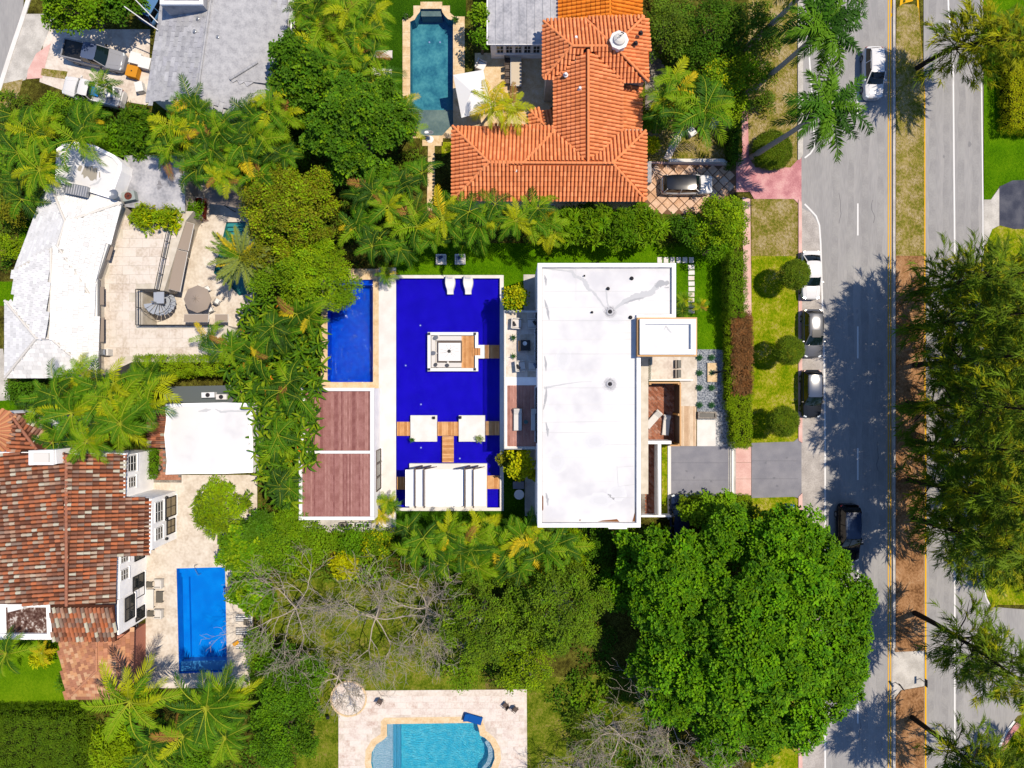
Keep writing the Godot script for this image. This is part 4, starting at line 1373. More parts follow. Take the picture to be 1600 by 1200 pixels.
	sheet("grass_strip", pp([66, 107, 106, 112, 103, 124, 64, 118]), 0.05, mats.drygrass, [], 0.0, "brown grass strip between the two driveways")
	sheet("verge", pp([0, 132, 36, 124, 30, 150, -10, 190]), 0.045, mats.drygrass, [], 0.0, "dry grass corner by the street")


func cut_hatch() -> Array:
	var out := []
	for i in 4:
		out.append(pp([1395 + i * 9, -8 - i * 3, 1399 + i * 9, -9 - i * 3, 1396 + i * 9, 20 - i * 8, 1392 + i * 9, 21 - i * 8]))
	return out


const P3 := [276, 888, 352, 886, 355, 1050, 280, 1052]
const P4 := [641, 34, 648, 31, 652, 24, 656, 19, 657, 14, 690, 14, 691, 19, 695, 25, 700, 30, 708, 32, 708, 195, 703, 199, 697, 205, 691, 212, 658, 212, 653, 205, 648, 199, 641, 196]
const P5 := [605, 1131, 745, 1129, 748, 1138, 750, 1149, 757, 1152, 766, 1160, 772, 1172, 773, 1185, 768, 1198, 758, 1206, 750, 1212, 750, 1222, 745, 1232, 605, 1232, 604, 1222, 592, 1217, 583, 1206, 580, 1192, 581, 1175, 588, 1163, 600, 1155, 605, 1150]
const P6 := [354, 347, 384, 347, 390, 400, 386, 460, 374, 462, 352, 440, 334, 427, 341, 400]


func set_pools() -> void:
	var water := func(key: String, c: Color, a: float, nt: ImageTexture, scale: float, ns: float, sp := 0.2, rough := 0.06) -> Material:
		var m := mat(key, Color(c.r, c.g, c.b, a), rough)
		m.transparency = BaseMaterial3D.TRANSPARENCY_ALPHA
		m.normal_enabled = true
		m.normal_texture = nt
		m.normal_scale = ns
		m.metallic_specular = sp
		m.uv1_triplanar = true
		m.uv1_world_triplanar = true
		m.uv1_scale = Vector3.ONE / scale
		return m
	var rip := bump("ripple", 0.03, 3, 7.0)
	var fine := bump("fineripple", 0.06, 2, 9.0)
	var calm: Material = water.call("calmwater", Color(0.1, 0.2, 0.6), 0.03, rip, 14.0, 0.12)
	var lap: Material = water.call("lapwater", Color(0.1, 0.35, 0.8), 0.04, rip, 9.0, 0.8, 0.32)
	var busy: Material = water.call("busywater", Color(0.3, 0.75, 0.9), 0.08, fine, 6.0, 3.0, 0.6)
	tmat("laptile", tex("laptile", [[0.25, lit(0, 56, 200)], [0.5, lit(0, 72, 222)], [0.75, lit(4, 92, 236)]], [[0.02, 1.0, 3], [0.12, 0.8, 2]]), 7.0, 0.9)
	tmat("ultratile", tex("ultratile", [[0.25, lit(20, 2, 186)], [0.75, lit(28, 8, 208)]], [[0.01, 1.0, 3], [0.3, 0.8, 1]]), 9.0, 0.9)
	tmat("bluetile", tex("bluetile", [[0.25, lit(0, 126, 238)], [0.75, lit(0, 144, 252)]], [[0.01, 1.0, 3], [0.2, 0.4, 1]]), 9.0, 0.9)
	tmat("tealplaster", tex("tealplaster", [[0.2, lit(42, 112, 138)], [0.5, lit(64, 142, 162)], [0.8, lit(86, 164, 178)]], [[0.012, 1.0, 4], [0.06, 0.6, 3]]), 12.0, 0.7)
	tmat("greyplaster", tex("greyplaster", [[0.2, lit(92, 118, 118)], [0.8, lit(126, 148, 142)]], [[0.012, 1.0, 4], [0.06, 0.6, 3]]), 12.0, 0.7)
	tmat("turquoise", tex("turquoise", [[0.25, lit(30, 182, 226)], [0.5, lit(74, 206, 236)], [0.75, lit(140, 230, 246)]], [[0.22, 1.0, 2], [0.02, 0.5, 3]]), 7.5, 0.9)
	tmat("paleblue", tex("paleblue", [[0.2, lit(168, 196, 214)], [0.8, lit(188, 212, 226)]], [[0.02, 1.0, 3]]), 6.0, 0.6)
	mat("stepblue", lit(60, 160, 205), 0.6)
	mat("greentile", lit(26, 150, 150), 0.6)
	pool("long royal blue lap pool beside the white path", [512, 437, 583, 437, 583, 597, 512, 597], 1.5, mats.laptile, lap, {"top": 0.046, "steps": [[[512, 437, 583, 437, 583, 445, 512, 445], -0.3, mats.laptile], [[512, 586, 583, 586, 583, 597, 512, 597], -1.2, mats.laptile]], "lamps": [[525, 591], [540, 591], [555, 591], [570, 591], [556, 463]]})
	pool("wide shallow ultramarine reflecting pool with islands", [619, 435, 781, 435, 781, 793, 619, 793], 0.35, mats.ultratile, calm, {"top": 0.07, "drop": 0.05, "lamps": [[656, 508], [633, 571], [657, 632], [657, 700], [718, 717]]})
	pool("bright blue pool beside the mottled tile house", P3, 1.4, mats.bluetile, calm, {"top": 0.03, "steps": [[[276.5, 888.5, 351.6, 886.6, 351.6, 895, 276.7, 897], -0.5, mats.bluetile], [[276.7, 897, 351.7, 895, 351.8, 903, 277, 905], -0.85, mats.bluetile], [[277, 905, 287, 905, 290, 1034, 279.8, 1034], -1.05, mats.bluetile], [[280, 1036, 354.6, 1034, 354.8, 1049, 280.3, 1051], -0.4, mat("palestep", lit(60, 165, 235), 0.6)]], "lamps": [[318, 1013], [337, 1012]]})
	pool("teal pool with scalloped corners behind the orange roofed house", P4, 1.5, mats.tealplaster, calm, {"top": 0.03, "steps": [[[641.5, 172, 707.5, 172, 707.5, 195, 703, 199, 697, 205, 690.5, 211.5, 658.5, 211.5, 653, 205, 648, 199, 641.5, 196], -0.3, mats.greyplaster], [[641.5, 168, 707.5, 168, 707.5, 172, 641.5, 172], -0.6, mats.greyplaster], [[641.5, 164, 707.5, 164, 707.5, 168, 641.5, 168], -0.9, mats.tealplaster], [[657.5, 14.5, 689.5, 14.5, 689.5, 23, 657.5, 23], -0.3, mats.greyplaster]], "lamps": [[668, 54], [685, 54]]})
	pool("turquoise pool with rounded ends at the foot of the garden", P5, 1.4, mats.turquoise, busy, {"top": 0.04, "steps": [[[605, 1131.5, 613, 1131.5, 613, 1231, 605, 1231, 604, 1222, 592, 1217, 583.5, 1206, 580.5, 1192, 581.5, 1175, 588, 1163.5, 600, 1155.5], -0.25, mats.paleblue], [[613, 1131.5, 618, 1131.5, 618, 1231, 613, 1231], -0.55, mats.stepblue], [[618, 1131.5, 623.5, 1131.5, 623.5, 1231, 618, 1231], -0.9, mats.stepblue], [[763, 1158.5, 771, 1173, 772, 1185, 767, 1197, 758, 1205, 752, 1210, 752, 1204, 760, 1194, 763, 1184, 762, 1172, 757, 1163], -0.4, mats.paleblue]]})
	pool("small green plunge pool under the spiky palm", P6, 1.2, mats.greentile, calm, {"top": 0.03, "steps": [[[354, 347.5, 383.5, 347.5, 384, 353, 352.5, 353], -0.3, mats.greentile], [[352.5, 353, 384, 353, 385, 359, 350.5, 359], -0.6, mats.greentile], [[350.5, 359, 385, 359, 385.5, 365, 349, 365], -0.9, mats.greentile]]})
	# copings and decks of the other pools
	var d := thing("pool_deck", "travertine deck of small slabs round the turquoise pool", "deck", w3(676, 1110))
	var outer := pp([529, 1079, 823, 1077, 824, 1260, 529, 1260])
	var cop := Geometry2D.offset_polygon(pp(P5), 0.62)[0]
	wpart(d, "bed", mb_cut(outer, [pp(P5)], 0.0, 0.045), mats.travpink)
	pavers(d, outer, 0.045, 1.1, 0.62, 0.0, 0.018, ["slab1", "slab2", "slab0", "slab2"], 300, [cop])
	var rim := MB.new()
	for q in cut(cop, [pp(P5)]):
		rim.prism(q, 0.055, 0.0)
	wpart(d, "coping", rim, mats.sandstone)
	var rp := thing("round_patio", "round travertine patio with a low rim beside the bare tree", "patio", w3(545, 1091))
	wpart(rp, "floor", MB.new().prism(pp(arc(545, 1091, 26, 26)), 0.09, 0.0), mats.slab2)
	ring(rp, "rim", pp(arc(545, 1091, 28.5, 28.5, 0, 360, 36)), 0.16, 0.14, 0.0, mats.sandstone)
	var tc := thing("pool_coping", "beige stone coping with scalloped corners round the teal pool", "coping", w3(674, 110))
	var to := pp([629, 30, 641, 29, 646, 24, 646, 9, 657, 9, 657, 3, 691, 3, 691, 9, 703, 9, 703, 20, 710, 26, 726, 26, 726, 165, 629, 165])
	for q in cut(to, [pp(P4)]):
		pavers(tc, q, 0.045, 0.75, 0.75, 0.0, 0.02, ["sandstone"], 120, [], 0.0)
	wpart(tc, "bed", mb_cut(to, [pp(P4)], 0.0, 0.036), mats.sandstone)


func mb_cut(poly: PackedVector2Array, holes: Array, y0: float, y1: float) -> MB:
	var b := MB.new()
	for p in cut(poly, holes):
		b.prism(p, y1, y0)
	return b


func stain(parent: Node3D, flat: Array, wide: Array, y: float, m: Material) -> void:   # a dirty run of water on a flat roof
	var p := []
	for i in range(0, flat.size(), 2):
		p.append(w3(flat[i], flat[i + 1], y))
	var l := []; var r := []
	for i in p.size():
		var n := 5 if i < p.size() - 1 else 1
		var t: Vector3 = (p[mini(i + 1, p.size() - 1)] - p[maxi(i - 1, 0)]).normalized()
		var s := Vector3(-t.z, 0, t.x)
		var t2: Vector3 = (p[mini(i + 2, p.size() - 1)] - p[i]).normalized()
		var s2 := Vector3(-t2.z, 0, t2.x)
		for k in n:
			var f := k / 5.0
			var q: Vector3 = p[i].lerp(p[mini(i + 1, p.size() - 1)], f)
			var w := lerpf(wide[i], wide[mini(i + 1, p.size() - 1)], f)
			var d := s.lerp(s2, f).normalized()
			l.append(q + d * w * rng.randf_range(0.3, 0.7)); r.append(q - d * w * rng.randf_range(0.3, 0.7))
	var b := MB.new()
	for i in l.size() - 1:
		if (l[i + 1] - l[i]).dot(r[i + 1] - r[i]) > 0.0:
			b.tri_n(l[i], r[i + 1], r[i], Vector3.UP, Vector3.UP, Vector3.UP); b.tri_n(l[i], l[i + 1], r[i + 1], Vector3.UP, Vector3.UP, Vector3.UP)
	wpart(parent, "stain", b, m)


func roof_vent(parent: Node3D, u: float, v: float, y: float, r: float, m: Material) -> void:
	var c := w3(u, v, y)
	wpart(parent, "roof_vent", MB.new().lathe(c, [Vector2(r * 1.5, 0.005), Vector2(r, 0.05), Vector2(r * 0.8, 0.3), Vector2(r * 0.6, 0.32), Vector2(0, 0.3)], 12), m)


func roof_drain(parent: Node3D, u: float, v: float, y: float) -> void:
	var c := w3(u, v, y)
	var d := wpart(parent, "roof_drain", MB.new().lathe(c, [Vector2(0.34, 0.004), Vector2(0.3, 0.05), Vector2(0.2, 0.06), Vector2(0.18, 0.02)], 16), mats.greyroof)
	part(d, "strainer", MB.new().lathe(c, [Vector2(0.17, 0.01), Vector2(0.14, 0.1), Vector2(0, 0.12)], 12), mats.charcoal)
	for ring_no in 3:
		var rr: float = [0.42, 0.55, 0.68][ring_no]
		var poly := PackedVector2Array()
		for k in 30:
			var a := TAU * k / 30
			poly.append(Vector2(c.x + cos(a) * rr * rng.randf_range(0.78, 1.12), c.z + sin(a) * rr * rng.randf_range(0.78, 1.12)))
		part(d, "grime", MB.new().prism(poly, y + 0.002 * (3 - ring_no), y), mat("grime%d" % ring_no, [lit(176, 176, 180), lit(208, 208, 212), lit(232, 232, 235)][ring_no], 0.9))


func set_villa() -> void:
	var R := 7.4
	var t := house("white_villa", "large white flat roofed villa beside the reflecting pool", 920, 620, "villa")
	var out := [840, 412, 1055, 412, 1055, 498, 1000, 498, 1000, 823, 840, 823]
	prism_part(t, "wall", out, R, 0.0, mats.stucco)
	wpart(t, "roof", MB.new().prism(Geometry2D.offset_polygon(pp(out, R), -0.05)[0], R + 0.012, R), mats.whiteroof)
	ring(t, "parapet", pp(out, R), 0.33, R + 0.28, R + 0.001, mats.stucco)
	ring(t, "flashing", Geometry2D.offset_polygon(pp(out, R), -0.34)[0], 0.05, R + 0.2, R + 0.02, mats.greyroof)
	var y := R + 0.02
	var g := mat("stain", lit(190, 192, 197), 0.9); var g2 := mat("stain2", lit(214, 216, 220), 0.9)
	stain(t, [848, 419, 868, 421, 884, 423, 893, 424, 899, 432, 908, 435, 914, 440, 920, 452, 926, 455], [0.05, 0.16, 0.08, 0.2, 0.3, 0.2, 0.35, 0.3, 0.1], y, g2)
	stain(t, [926, 455, 934, 465, 943, 478, 950, 485], [0.2, 0.15, 0.1, 0.1], y + 0.003, g2)
	stain(t, [947, 452, 949, 472, 952, 484], [0.14, 0.1, 0.1], y + 0.004, g2)
	stain(t, [957, 486, 972, 474, 985, 467, 1000, 462, 1012, 460, 1022, 452, 1030, 442], [0.1, 0.3, 0.5, 0.65, 0.55, 0.5, 0.35], y, g2)
	stain(t, [975, 474, 992, 468, 1006, 465], [0.05, 0.22, 0.05], y + 0.004, g)
	stain(t, [1024, 448, 1032, 443, 1042, 443, 1042, 450], [0.3, 0.5, 0.5, 0.3], y + 0.004, g)
	stain(t, [850, 606, 862, 604, 882, 600, 905, 597, 925, 596], [0.25, 0.12, 0.1, 0.05, 0.02], y, g2)
	for q in [[851, 468, 858, 500], [851, 556, 853, 580], [854, 604, 849, 640], [853, 660, 856, 682], [853, 770, 856, 790], [851, 430, 853, 446]]:
		stain(t, [q[0], q[1], (q[0] + q[2]) / 2.0 + 1, (q[1] + q[3]) / 2.0, q[2], q[3]], [0.06, 0.22, 0.05], y + 0.005, g)
	for q in [[850, 455, 990, 455], [846, 501, 990, 501], [846, 553, 995, 553], [846, 606, 993, 606], [846, 660, 990, 658], [846, 676, 945, 676], [946, 695, 993, 694], [965, 730, 993, 728], [964, 728, 966, 760], [966, 760, 992, 757], [950, 777, 990, 778]]:
		stain(t, [q[0], q[1], (q[0] + q[2]) / 2.0, (q[1] + q[3]) / 2.0, q[2], q[3]], [0.02, 0.035, 0.02], y + 0.006, g2)
	for q in [[846, 480, 945, 480], [960, 520, 996, 520], [846, 530, 996, 530], [846, 578, 940, 578], [846, 632, 995, 632], [846, 715, 994, 715], [846, 752, 960, 752], [900, 416, 900, 470], [1001, 470, 1050, 470]]:
		stain(t, [q[0], q[1], (q[0] + q[2]) / 2.0, (q[1] + q[3]) / 2.0, q[2], q[3]], [0.03, 0.02, 0.03], y + 0.008, mat("seam", lit(234, 234, 236), 0.9))
	for q in [[930, 690, 20, 14], [938, 782, 24, 12], [962, 500, 16, 8], [880, 560, 14, 22], [965, 770, 16, 14], [870, 720, 16, 20]]:
		for k in 3:
			var blot := []
			for j in 22:
				var f := (1.0 - 0.26 * k) * rng.randf_range(0.82, 1.12)
				blot.append(q[0] + cos(TAU * j / 22) * q[2] * f); blot.append(q[1] + sin(TAU * j / 22) * q[3] * f)
			wpart(t, "stain", MB.new().prism(pp(blot, R), R + 0.0145 + 0.001 * k, R + 0.0125), mat("pond%d" % k, lit(240 - 4 * k, 241 - 4 * k, 245 - 4 * k), 0.85))
	var peel := mat("peeling", lit(146, 98, 66), 0.95)
	for q in [[993, 782, 997, 779, 997, 815, 988, 815, 990, 808, 992, 800], [934, 815, 942, 813, 955, 812, 964, 811, 968, 815.5], [846, 772, 849, 776, 849, 796, 846, 800], [1048, 415.5, 1051, 415.5, 1051, 421, 1049, 420], [906, 811, 908, 813, 905, 814]]:
		wpart(t, "stain", MB.new().prism(pp(q, y), y + 0.008, y), peel)
	for q in [[913, 431, 0.06], [987, 435, 0.12], [950, 451, 0.11], [925, 488, 0.08], [985, 496, 0.12]]:
		roof_vent(t, q[0], q[1], R + 0.012, q[2], mats.charcoal)
	roof_drain(t, 953, 487, R + 0.014)
	roof_drain(t, 953, 600, R + 0.014)
	prism_part(t, "downpipe_box", [952, 822.5, 981, 822.5, 981, 828, 952, 828], 7.0, 6.4, mats.stucco, 7.4)
	# raised entrance block
	var E := 8.3
	var eo := [999, 499, 1086, 499, 1086, 554, 999, 554]
	prism_part(t, "wall", eo, E, 4.6, mats.stucco)
	wpart(t, "roof", MB.new().prism(Geometry2D.offset_polygon(pp(eo, E), -0.05)[0], E + 0.012, E), mats.whiteroof)
	ring(t, "parapet", pp(eo, E), 0.42, E + 0.32, E + 0.001, mats.stucco)
	ring(t, "fascia", Geometry2D.offset_polygon(pp(eo, E), 0.17, Geometry2D.JOIN_MITER)[0], 0.15, E + 0.02, E - 0.6, mats.brass)
	stain(t, [1040, 509, 1046, 517, 1049, 520], [0.1, 0.14, 0.04], E + 0.02, g2)
	stain(t, [1041, 509, 1037, 516], [0.1, 0.03], E + 0.024, g2)
	# east ledge and courts
	prism_part(t, "ledge", [1000, 556, 1013, 556, 1013, 772, 1000, 772], 3.3, 3.0, mats.creamwall)
	# terrace on the west side
	var F := 3.5
	prism_part(t, "terrace_block", [787.5, 486, 846, 486, 846, 701, 787.5, 701], F - 0.04, 0.0, mats.stucco, F)
	pavers(t, pp([790, 488, 844, 488, 844, 602, 790, 602], F), F - 0.02, 1.0, 1.0, 0.0, 0.012, ["slab2", "travertine"], 200, [], 0.0)
	planks(t, 792.5, 602, 844, 697.5, F, 0.04, 0.13, true, ["balca", "balcb", "balcc"])
	prism_part(t, "kerb", [787.5, 486, 790.5, 486, 790.5, 701, 787.5, 701], F + 0.14, F - 0.04, mats.paleconcrete, F)
	prism_part(t, "kerb", [790.6, 698.2, 846, 698.2, 846, 701, 790.6, 701], F + 0.14, F - 0.04, mats.paleconcrete, F)
	for e in [[788, 486.5, 788, 700.5], [788.6, 700, 838, 700], [788.6, 487, 838, 487]]:
		var a := w3(e[0], e[1], F); var b := w3(e[2], e[3], F)
		var gl := wpart(t, "glass_railing", MB.new().bar(a + Vector3.UP * 0.6, b + Vector3.UP * 0.6, 0.02, 0.92), mats.glasspane)
		part(gl, "handrail", MB.new().bar(a + Vector3.UP * 1.08, b + Vector3.UP * 1.08, 0.05, 0.035), mats.steel)
	# west windows behind the terrace
	for z in [500, 530, 560, 620, 650, 680]:
		window_in(t, w3(840, z, R) * Vector3(1, 0, 1) + Vector3(-0.0, 5.0, 0), Vector3(0, 0, 1), Vector3(-1, 0, 0), 1.6, 2.4, 1, 1, mats.charcoal, mats.windowglass)


func set_pool_islands() -> void:
	rng.seed = 5
	# sunken seating
	var t := thing("sunken_lounge", "white walled sunken seating island with a marble fire table in the blue pool", "seating island", w3(707, 549))
	var yb := 0.35
	ring(t, "wall", pp([668, 519, 747, 519, 747, 539, 757, 539, 757, 560, 747, 560, 747, 580, 668, 580], yb), 0.3, yb, -0.3, mats.white)
	wpart(t, "floor", MB.new().prism(rc(672, 523, 743, 576), -0.15, -0.3), mats.offwhite)
	for b in [[674, 525, 680, 574], [680, 525, 721, 532], [680, 567, 721, 574]]:
		prism_part(t, "bench", [b[0], b[1], b[2], b[1], b[2], b[3], b[0], b[3]], 0.2, -0.15, mats.cushion)
	planks(t, 721, 524, 741, 575, 0.05, 0.04, 0.14, true, ["planka", "plankb", "plankc"])
	for i in 3:
		prism_part(t, "step", [738 + i * 4.2, 542.5, 742 + i * 4.2, 542.5, 742 + i * 4.2, 556.5, 738 + i * 4.2, 556.5], 0.12 + i * 0.1, -0.1, mats.plankb)
	prism_part(t, "threshold", [750.5, 540, 757, 540, 757, 559, 750.5, 559], 0.37, -0.3, mats.white)
	for c in [[670.5, 521.5], [742, 521.5], [670.5, 577], [742, 577]]:
		var l := wpart(t, "corner_lamp", MB.new().bbox(w3(c[0], c[1], 0.42) , Vector3(0.24, 0.14, 0.24), 0.03), mats.steel)
		part(l, "lamp_cap", MB.new().lathe(w3(c[0], c[1], 0.5), [Vector2(0.1, 0), Vector2(0.08, 0.08), Vector2(0, 0.1)], 10), mats.charcoal)
	var ft := thing("fire_table", "square veined white marble fire table on a dark base", "table", w3(702, 549))
	wpart(ft, "base", MB.new().prism(rc(684, 533, 722, 566), 0.12, -0.15), mats.darkbronze)
	wpart(ft, "tabletop", MB.new().prism(rc(685.5, 536, 720, 564), 0.24, 0.12), mats.white)
	var vein := MB.new()
	for k in 11:
		var a := TAU * k / 11 + rng.randf_range(-0.2, 0.2)
		var p := w3(702, 549, 0.245); p.y = 0.243
		var pts := []
		for j in 5:
			pts.append(p)
			a += rng.randf_range(-0.4, 0.4)
			p += Vector3(cos(a) * 0.24, 0, sin(a) * 0.17)
		for j in 4:
			vein.bar(pts[j], pts[j + 1], 0.022, 0.006)
	wpart(ft, "veining", vein, mat("vein", lit(150, 148, 150), 0.6))
	wpart(ft, "burner", MB.new().lathe(w3(702, 549) + Vector3(0, 0.24, 0), [Vector2(0.17, 0.0), Vector2(0.15, 0.06), Vector2(0.1, 0.02), Vector2(0, 0.02)], 12), mats.black)
	var pl := 0
	for c in [["dark grey pillow at the northwest corner of the sunken seating", 681, 528, 0.5], ["dark grey pillow at the southwest corner of the sunken seating", 681, 570, -0.5], ["blue grey pillow midway along the west bench of the sunken seating", 677, 552, 0.1], ["round blue grey pillow on the south bench of the sunken seating", 699, 571, 1.4]]:
		var q := thing("pillow", c[0], "pillow", w3(c[1], c[2]) + Vector3(0, 0.2, 0), c[3], "pillows of the sunken seating")
		part(q, "cover", MB.new().lathe(Vector3.ZERO, [Vector2(0.12, 0), Vector2(0.26, 0.06), Vector2(0.24, 0.13), Vector2(0, 0.16)], 14, Vector2(0.7 if pl % 2 else 1.1, 0.8)), mat("pillow%d" % (pl % 2), lit(120, 126, 140) if pl % 2 == 0 else lit(88, 90, 98), 0.95))
		part(q, "throw", MB.new().bbox(Vector3(0.26, 0.05, 0.04), Vector3(0.3, 0.08, 0.2), 0.03, Basis(Vector3.UP, 0.4)), mats.offwhite)
		pl += 1
	# stepping platforms and bridges
	for c in [["west of the two square white platforms in the reflecting pool", 641, 649, 683, 690], ["east of the two square white platforms in the reflecting pool", 717, 649, 758, 690]]:
		var s := thing("pool_platform", c[0], "platform", w3((c[1] + c[3]) / 2.0, 670), 0.0, "square white platforms")
		wpart(s, "slab", MB.new().bbox(w3((c[1] + c[3]) / 2.0, (c[2] + c[4]) / 2.0, 0.12) + Vector3(0, -0.2, 0), Vector3(2.58, 0.5, 2.56), 0.015), mats.paleconcrete)
	for c in [["short plank bridge from the white path to the west platform", 620, 659, 640.5, 681, true], ["plank bridge between the two white platforms", 683.5, 659, 716.5, 681, true], ["plank bridge from the east platform to the villa", 758.5, 658, 780.5, 680, true], ["narrow plank bridge leading south to the pavilion", 691, 681.6, 709, 722.5, false],
		["plank bridge from the sunken seating to the villa", 757.4, 539, 780.5, 560, true], ["plank bridge at the west side of the pavilion", 620, 745, 639, 765, true], ["plank bridge at the east side of the pavilion", 760.5, 743, 780.5, 764, true]]:
		var s := thing("plank_bridge", c[0], "bridge", w3((c[1] + c[3]) / 2.0, (c[2] + c[4]) / 2.0), 0.0, "plank bridges over the reflecting pool")
		planks(s, c[1], c[2], c[3], c[4], 0.1, 0.06, 0.145, c[5], ["planka", "plankb", "plankc"])
		wpart(s, "bearer", MB.new().prism(rc(c[1] + 1.5, c[2] + 1.5, c[3] - 1.5, c[4] - 1.5), 0.03, -0.34), mats.charcoal)
	for c in [["small grey lantern on the corner of the west platform", 678.5, 652.5], ["small grey lantern on the corner of the east platform", 719.5, 652]]:
		var l := thing("lantern", c[0], "lantern", w3(c[1], c[2]) + Vector3(0, 0.17, 0), 0.0, "lanterns on the platforms")
		part(l, "body", MB.new().bbox(Vector3(0, 0.12, 0), Vector3(0.26, 0.24, 0.26), 0.03), mats.steel)
		part(l, "cap", MB.new().lathe(Vector3(0, 0.24, 0), [Vector2(0.15, 0), Vector2(0.06, 0.1), Vector2(0, 0.12)], 10), mats.charcoal)
	potted_plant("green potted plant on the edge of the west platform", w3(645, 687) + Vector3(0, 0.17, 0), 0.38, mat("greenpot", lit(20, 110, 80), 0.6), "palm_c", "trop", 10)
	potted_plant("spiky potted plant on the corner of the east platform", w3(749, 685) + Vector3(0, 0.17, 0), 0.5, mats.white, "palm_g", "areca", 12)
	var lm = mats.white
	for c in [["west of the two white moulded loungers in the pool", 703.5, 446], ["east of the two white moulded loungers in the pool", 731.5, 446]]:
		var l := thing("pool_lounger", c[0], "lounger", w3(c[1], c[2]) + Vector3(0, 0, 0), 0.0, "moulded loungers in the pool")
		var rows := []
		for i in 12:
			var q := i / 11.0
			var w: float = 0.5 * (0.62 + 0.38 * sin(PI * minf(q * 1.15 + 0.12, 1.0)))
			var yy := 0.22 + 0.42 * pow(1.0 - q, 2.2) + 0.16 * exp(-pow((q - 0.62) * 5.0, 2)) - 0.14 * q
			var z := lerpf(-0.88, 0.88, q)
			rows.append([Vector3(-w, -0.3, z), Vector3(-w, yy, z), Vector3(-w * 0.8, yy + 0.03, z), Vector3(0, yy - 0.02, z), Vector3(w * 0.8, yy + 0.03, z), Vector3(w, yy, z), Vector3(w, -0.3, z)])
		rows.reverse()
		for r in rows:
			r.reverse()
		part(l, "shell", MB.new().grid(rows), lm)
		part(l, "head_pillow", MB.new().bbox(Vector3(0, 0.6, -0.72), Vector3(0.55, 0.1, 0.22), 0.04, Basis(Vector3.RIGHT, 0.45)), mats.cushion)
	# white shade pavilion
	var c := thing("shade_pavilion", "white shade pavilion with four dark beams at the end of the reflecting pool", "pavilion", w3(700, 758))
	prism_part(c, "floor", [640, 724, 761, 724, 761, 795, 640, 795], 0.16, -0.34, mats.paleconcrete, 0.0)
	var Y := 2.9
	for i in 4:
		var xs := [633, 664.5, 695.5, 727.5, 759.5]
		prism_part(c, "roof_panel", [xs[i] + 0.45, 734, xs[i + 1] - 0.45, 734, xs[i + 1] - 0.45, 791 if i < 3 else 790, xs[i] + 0.45, 791], Y + 0.03 * (i % 2), Y - 0.06, mats.stucco, Y)
	for x in [648.5, 662.5, 726, 739.5]:
		var a := w3(x, 732, Y + 0.22); var b := w3(x, 793, Y + 0.22)
		wpart(c, "beam", MB.new().bar(a, b, 0.11, 0.24), mats.darkbronze)
		wpart(c, "post", MB.new().bar(a, Vector3(a.x + 0.3, 0.16, a.z + 0.1), 0.12, 0.12), mats.darkbronze)
		wpart(c, "post", MB.new().bar(b, Vector3(b.x, 0.16, b.z - 0.3), 0.12, 0.12), mats.darkbronze)
		wpart(c, "brace", MB.new().bar(a + Vector3(0, -0.1, 0.1), Vector3(a.x + 0.95, 0.9, a.z + 0.1), 0.06, 0.06), mats.darkbronze)
	# lawn chairs to the north
	for q in [["west of the two white lawn chairs with blue cushions", 690, 407], ["east of the two white lawn chairs with blue cushions", 719.5, 407]]:
		armchair(q[0], w3(q[1], q[2]), -PI / 2, mats.offwhite, mats.white, "lawn chairs under the palms", {"size": 1.0, "back": mats.white, "pillow": mat("bluepillow", lit(70, 84, 130), 0.95)})


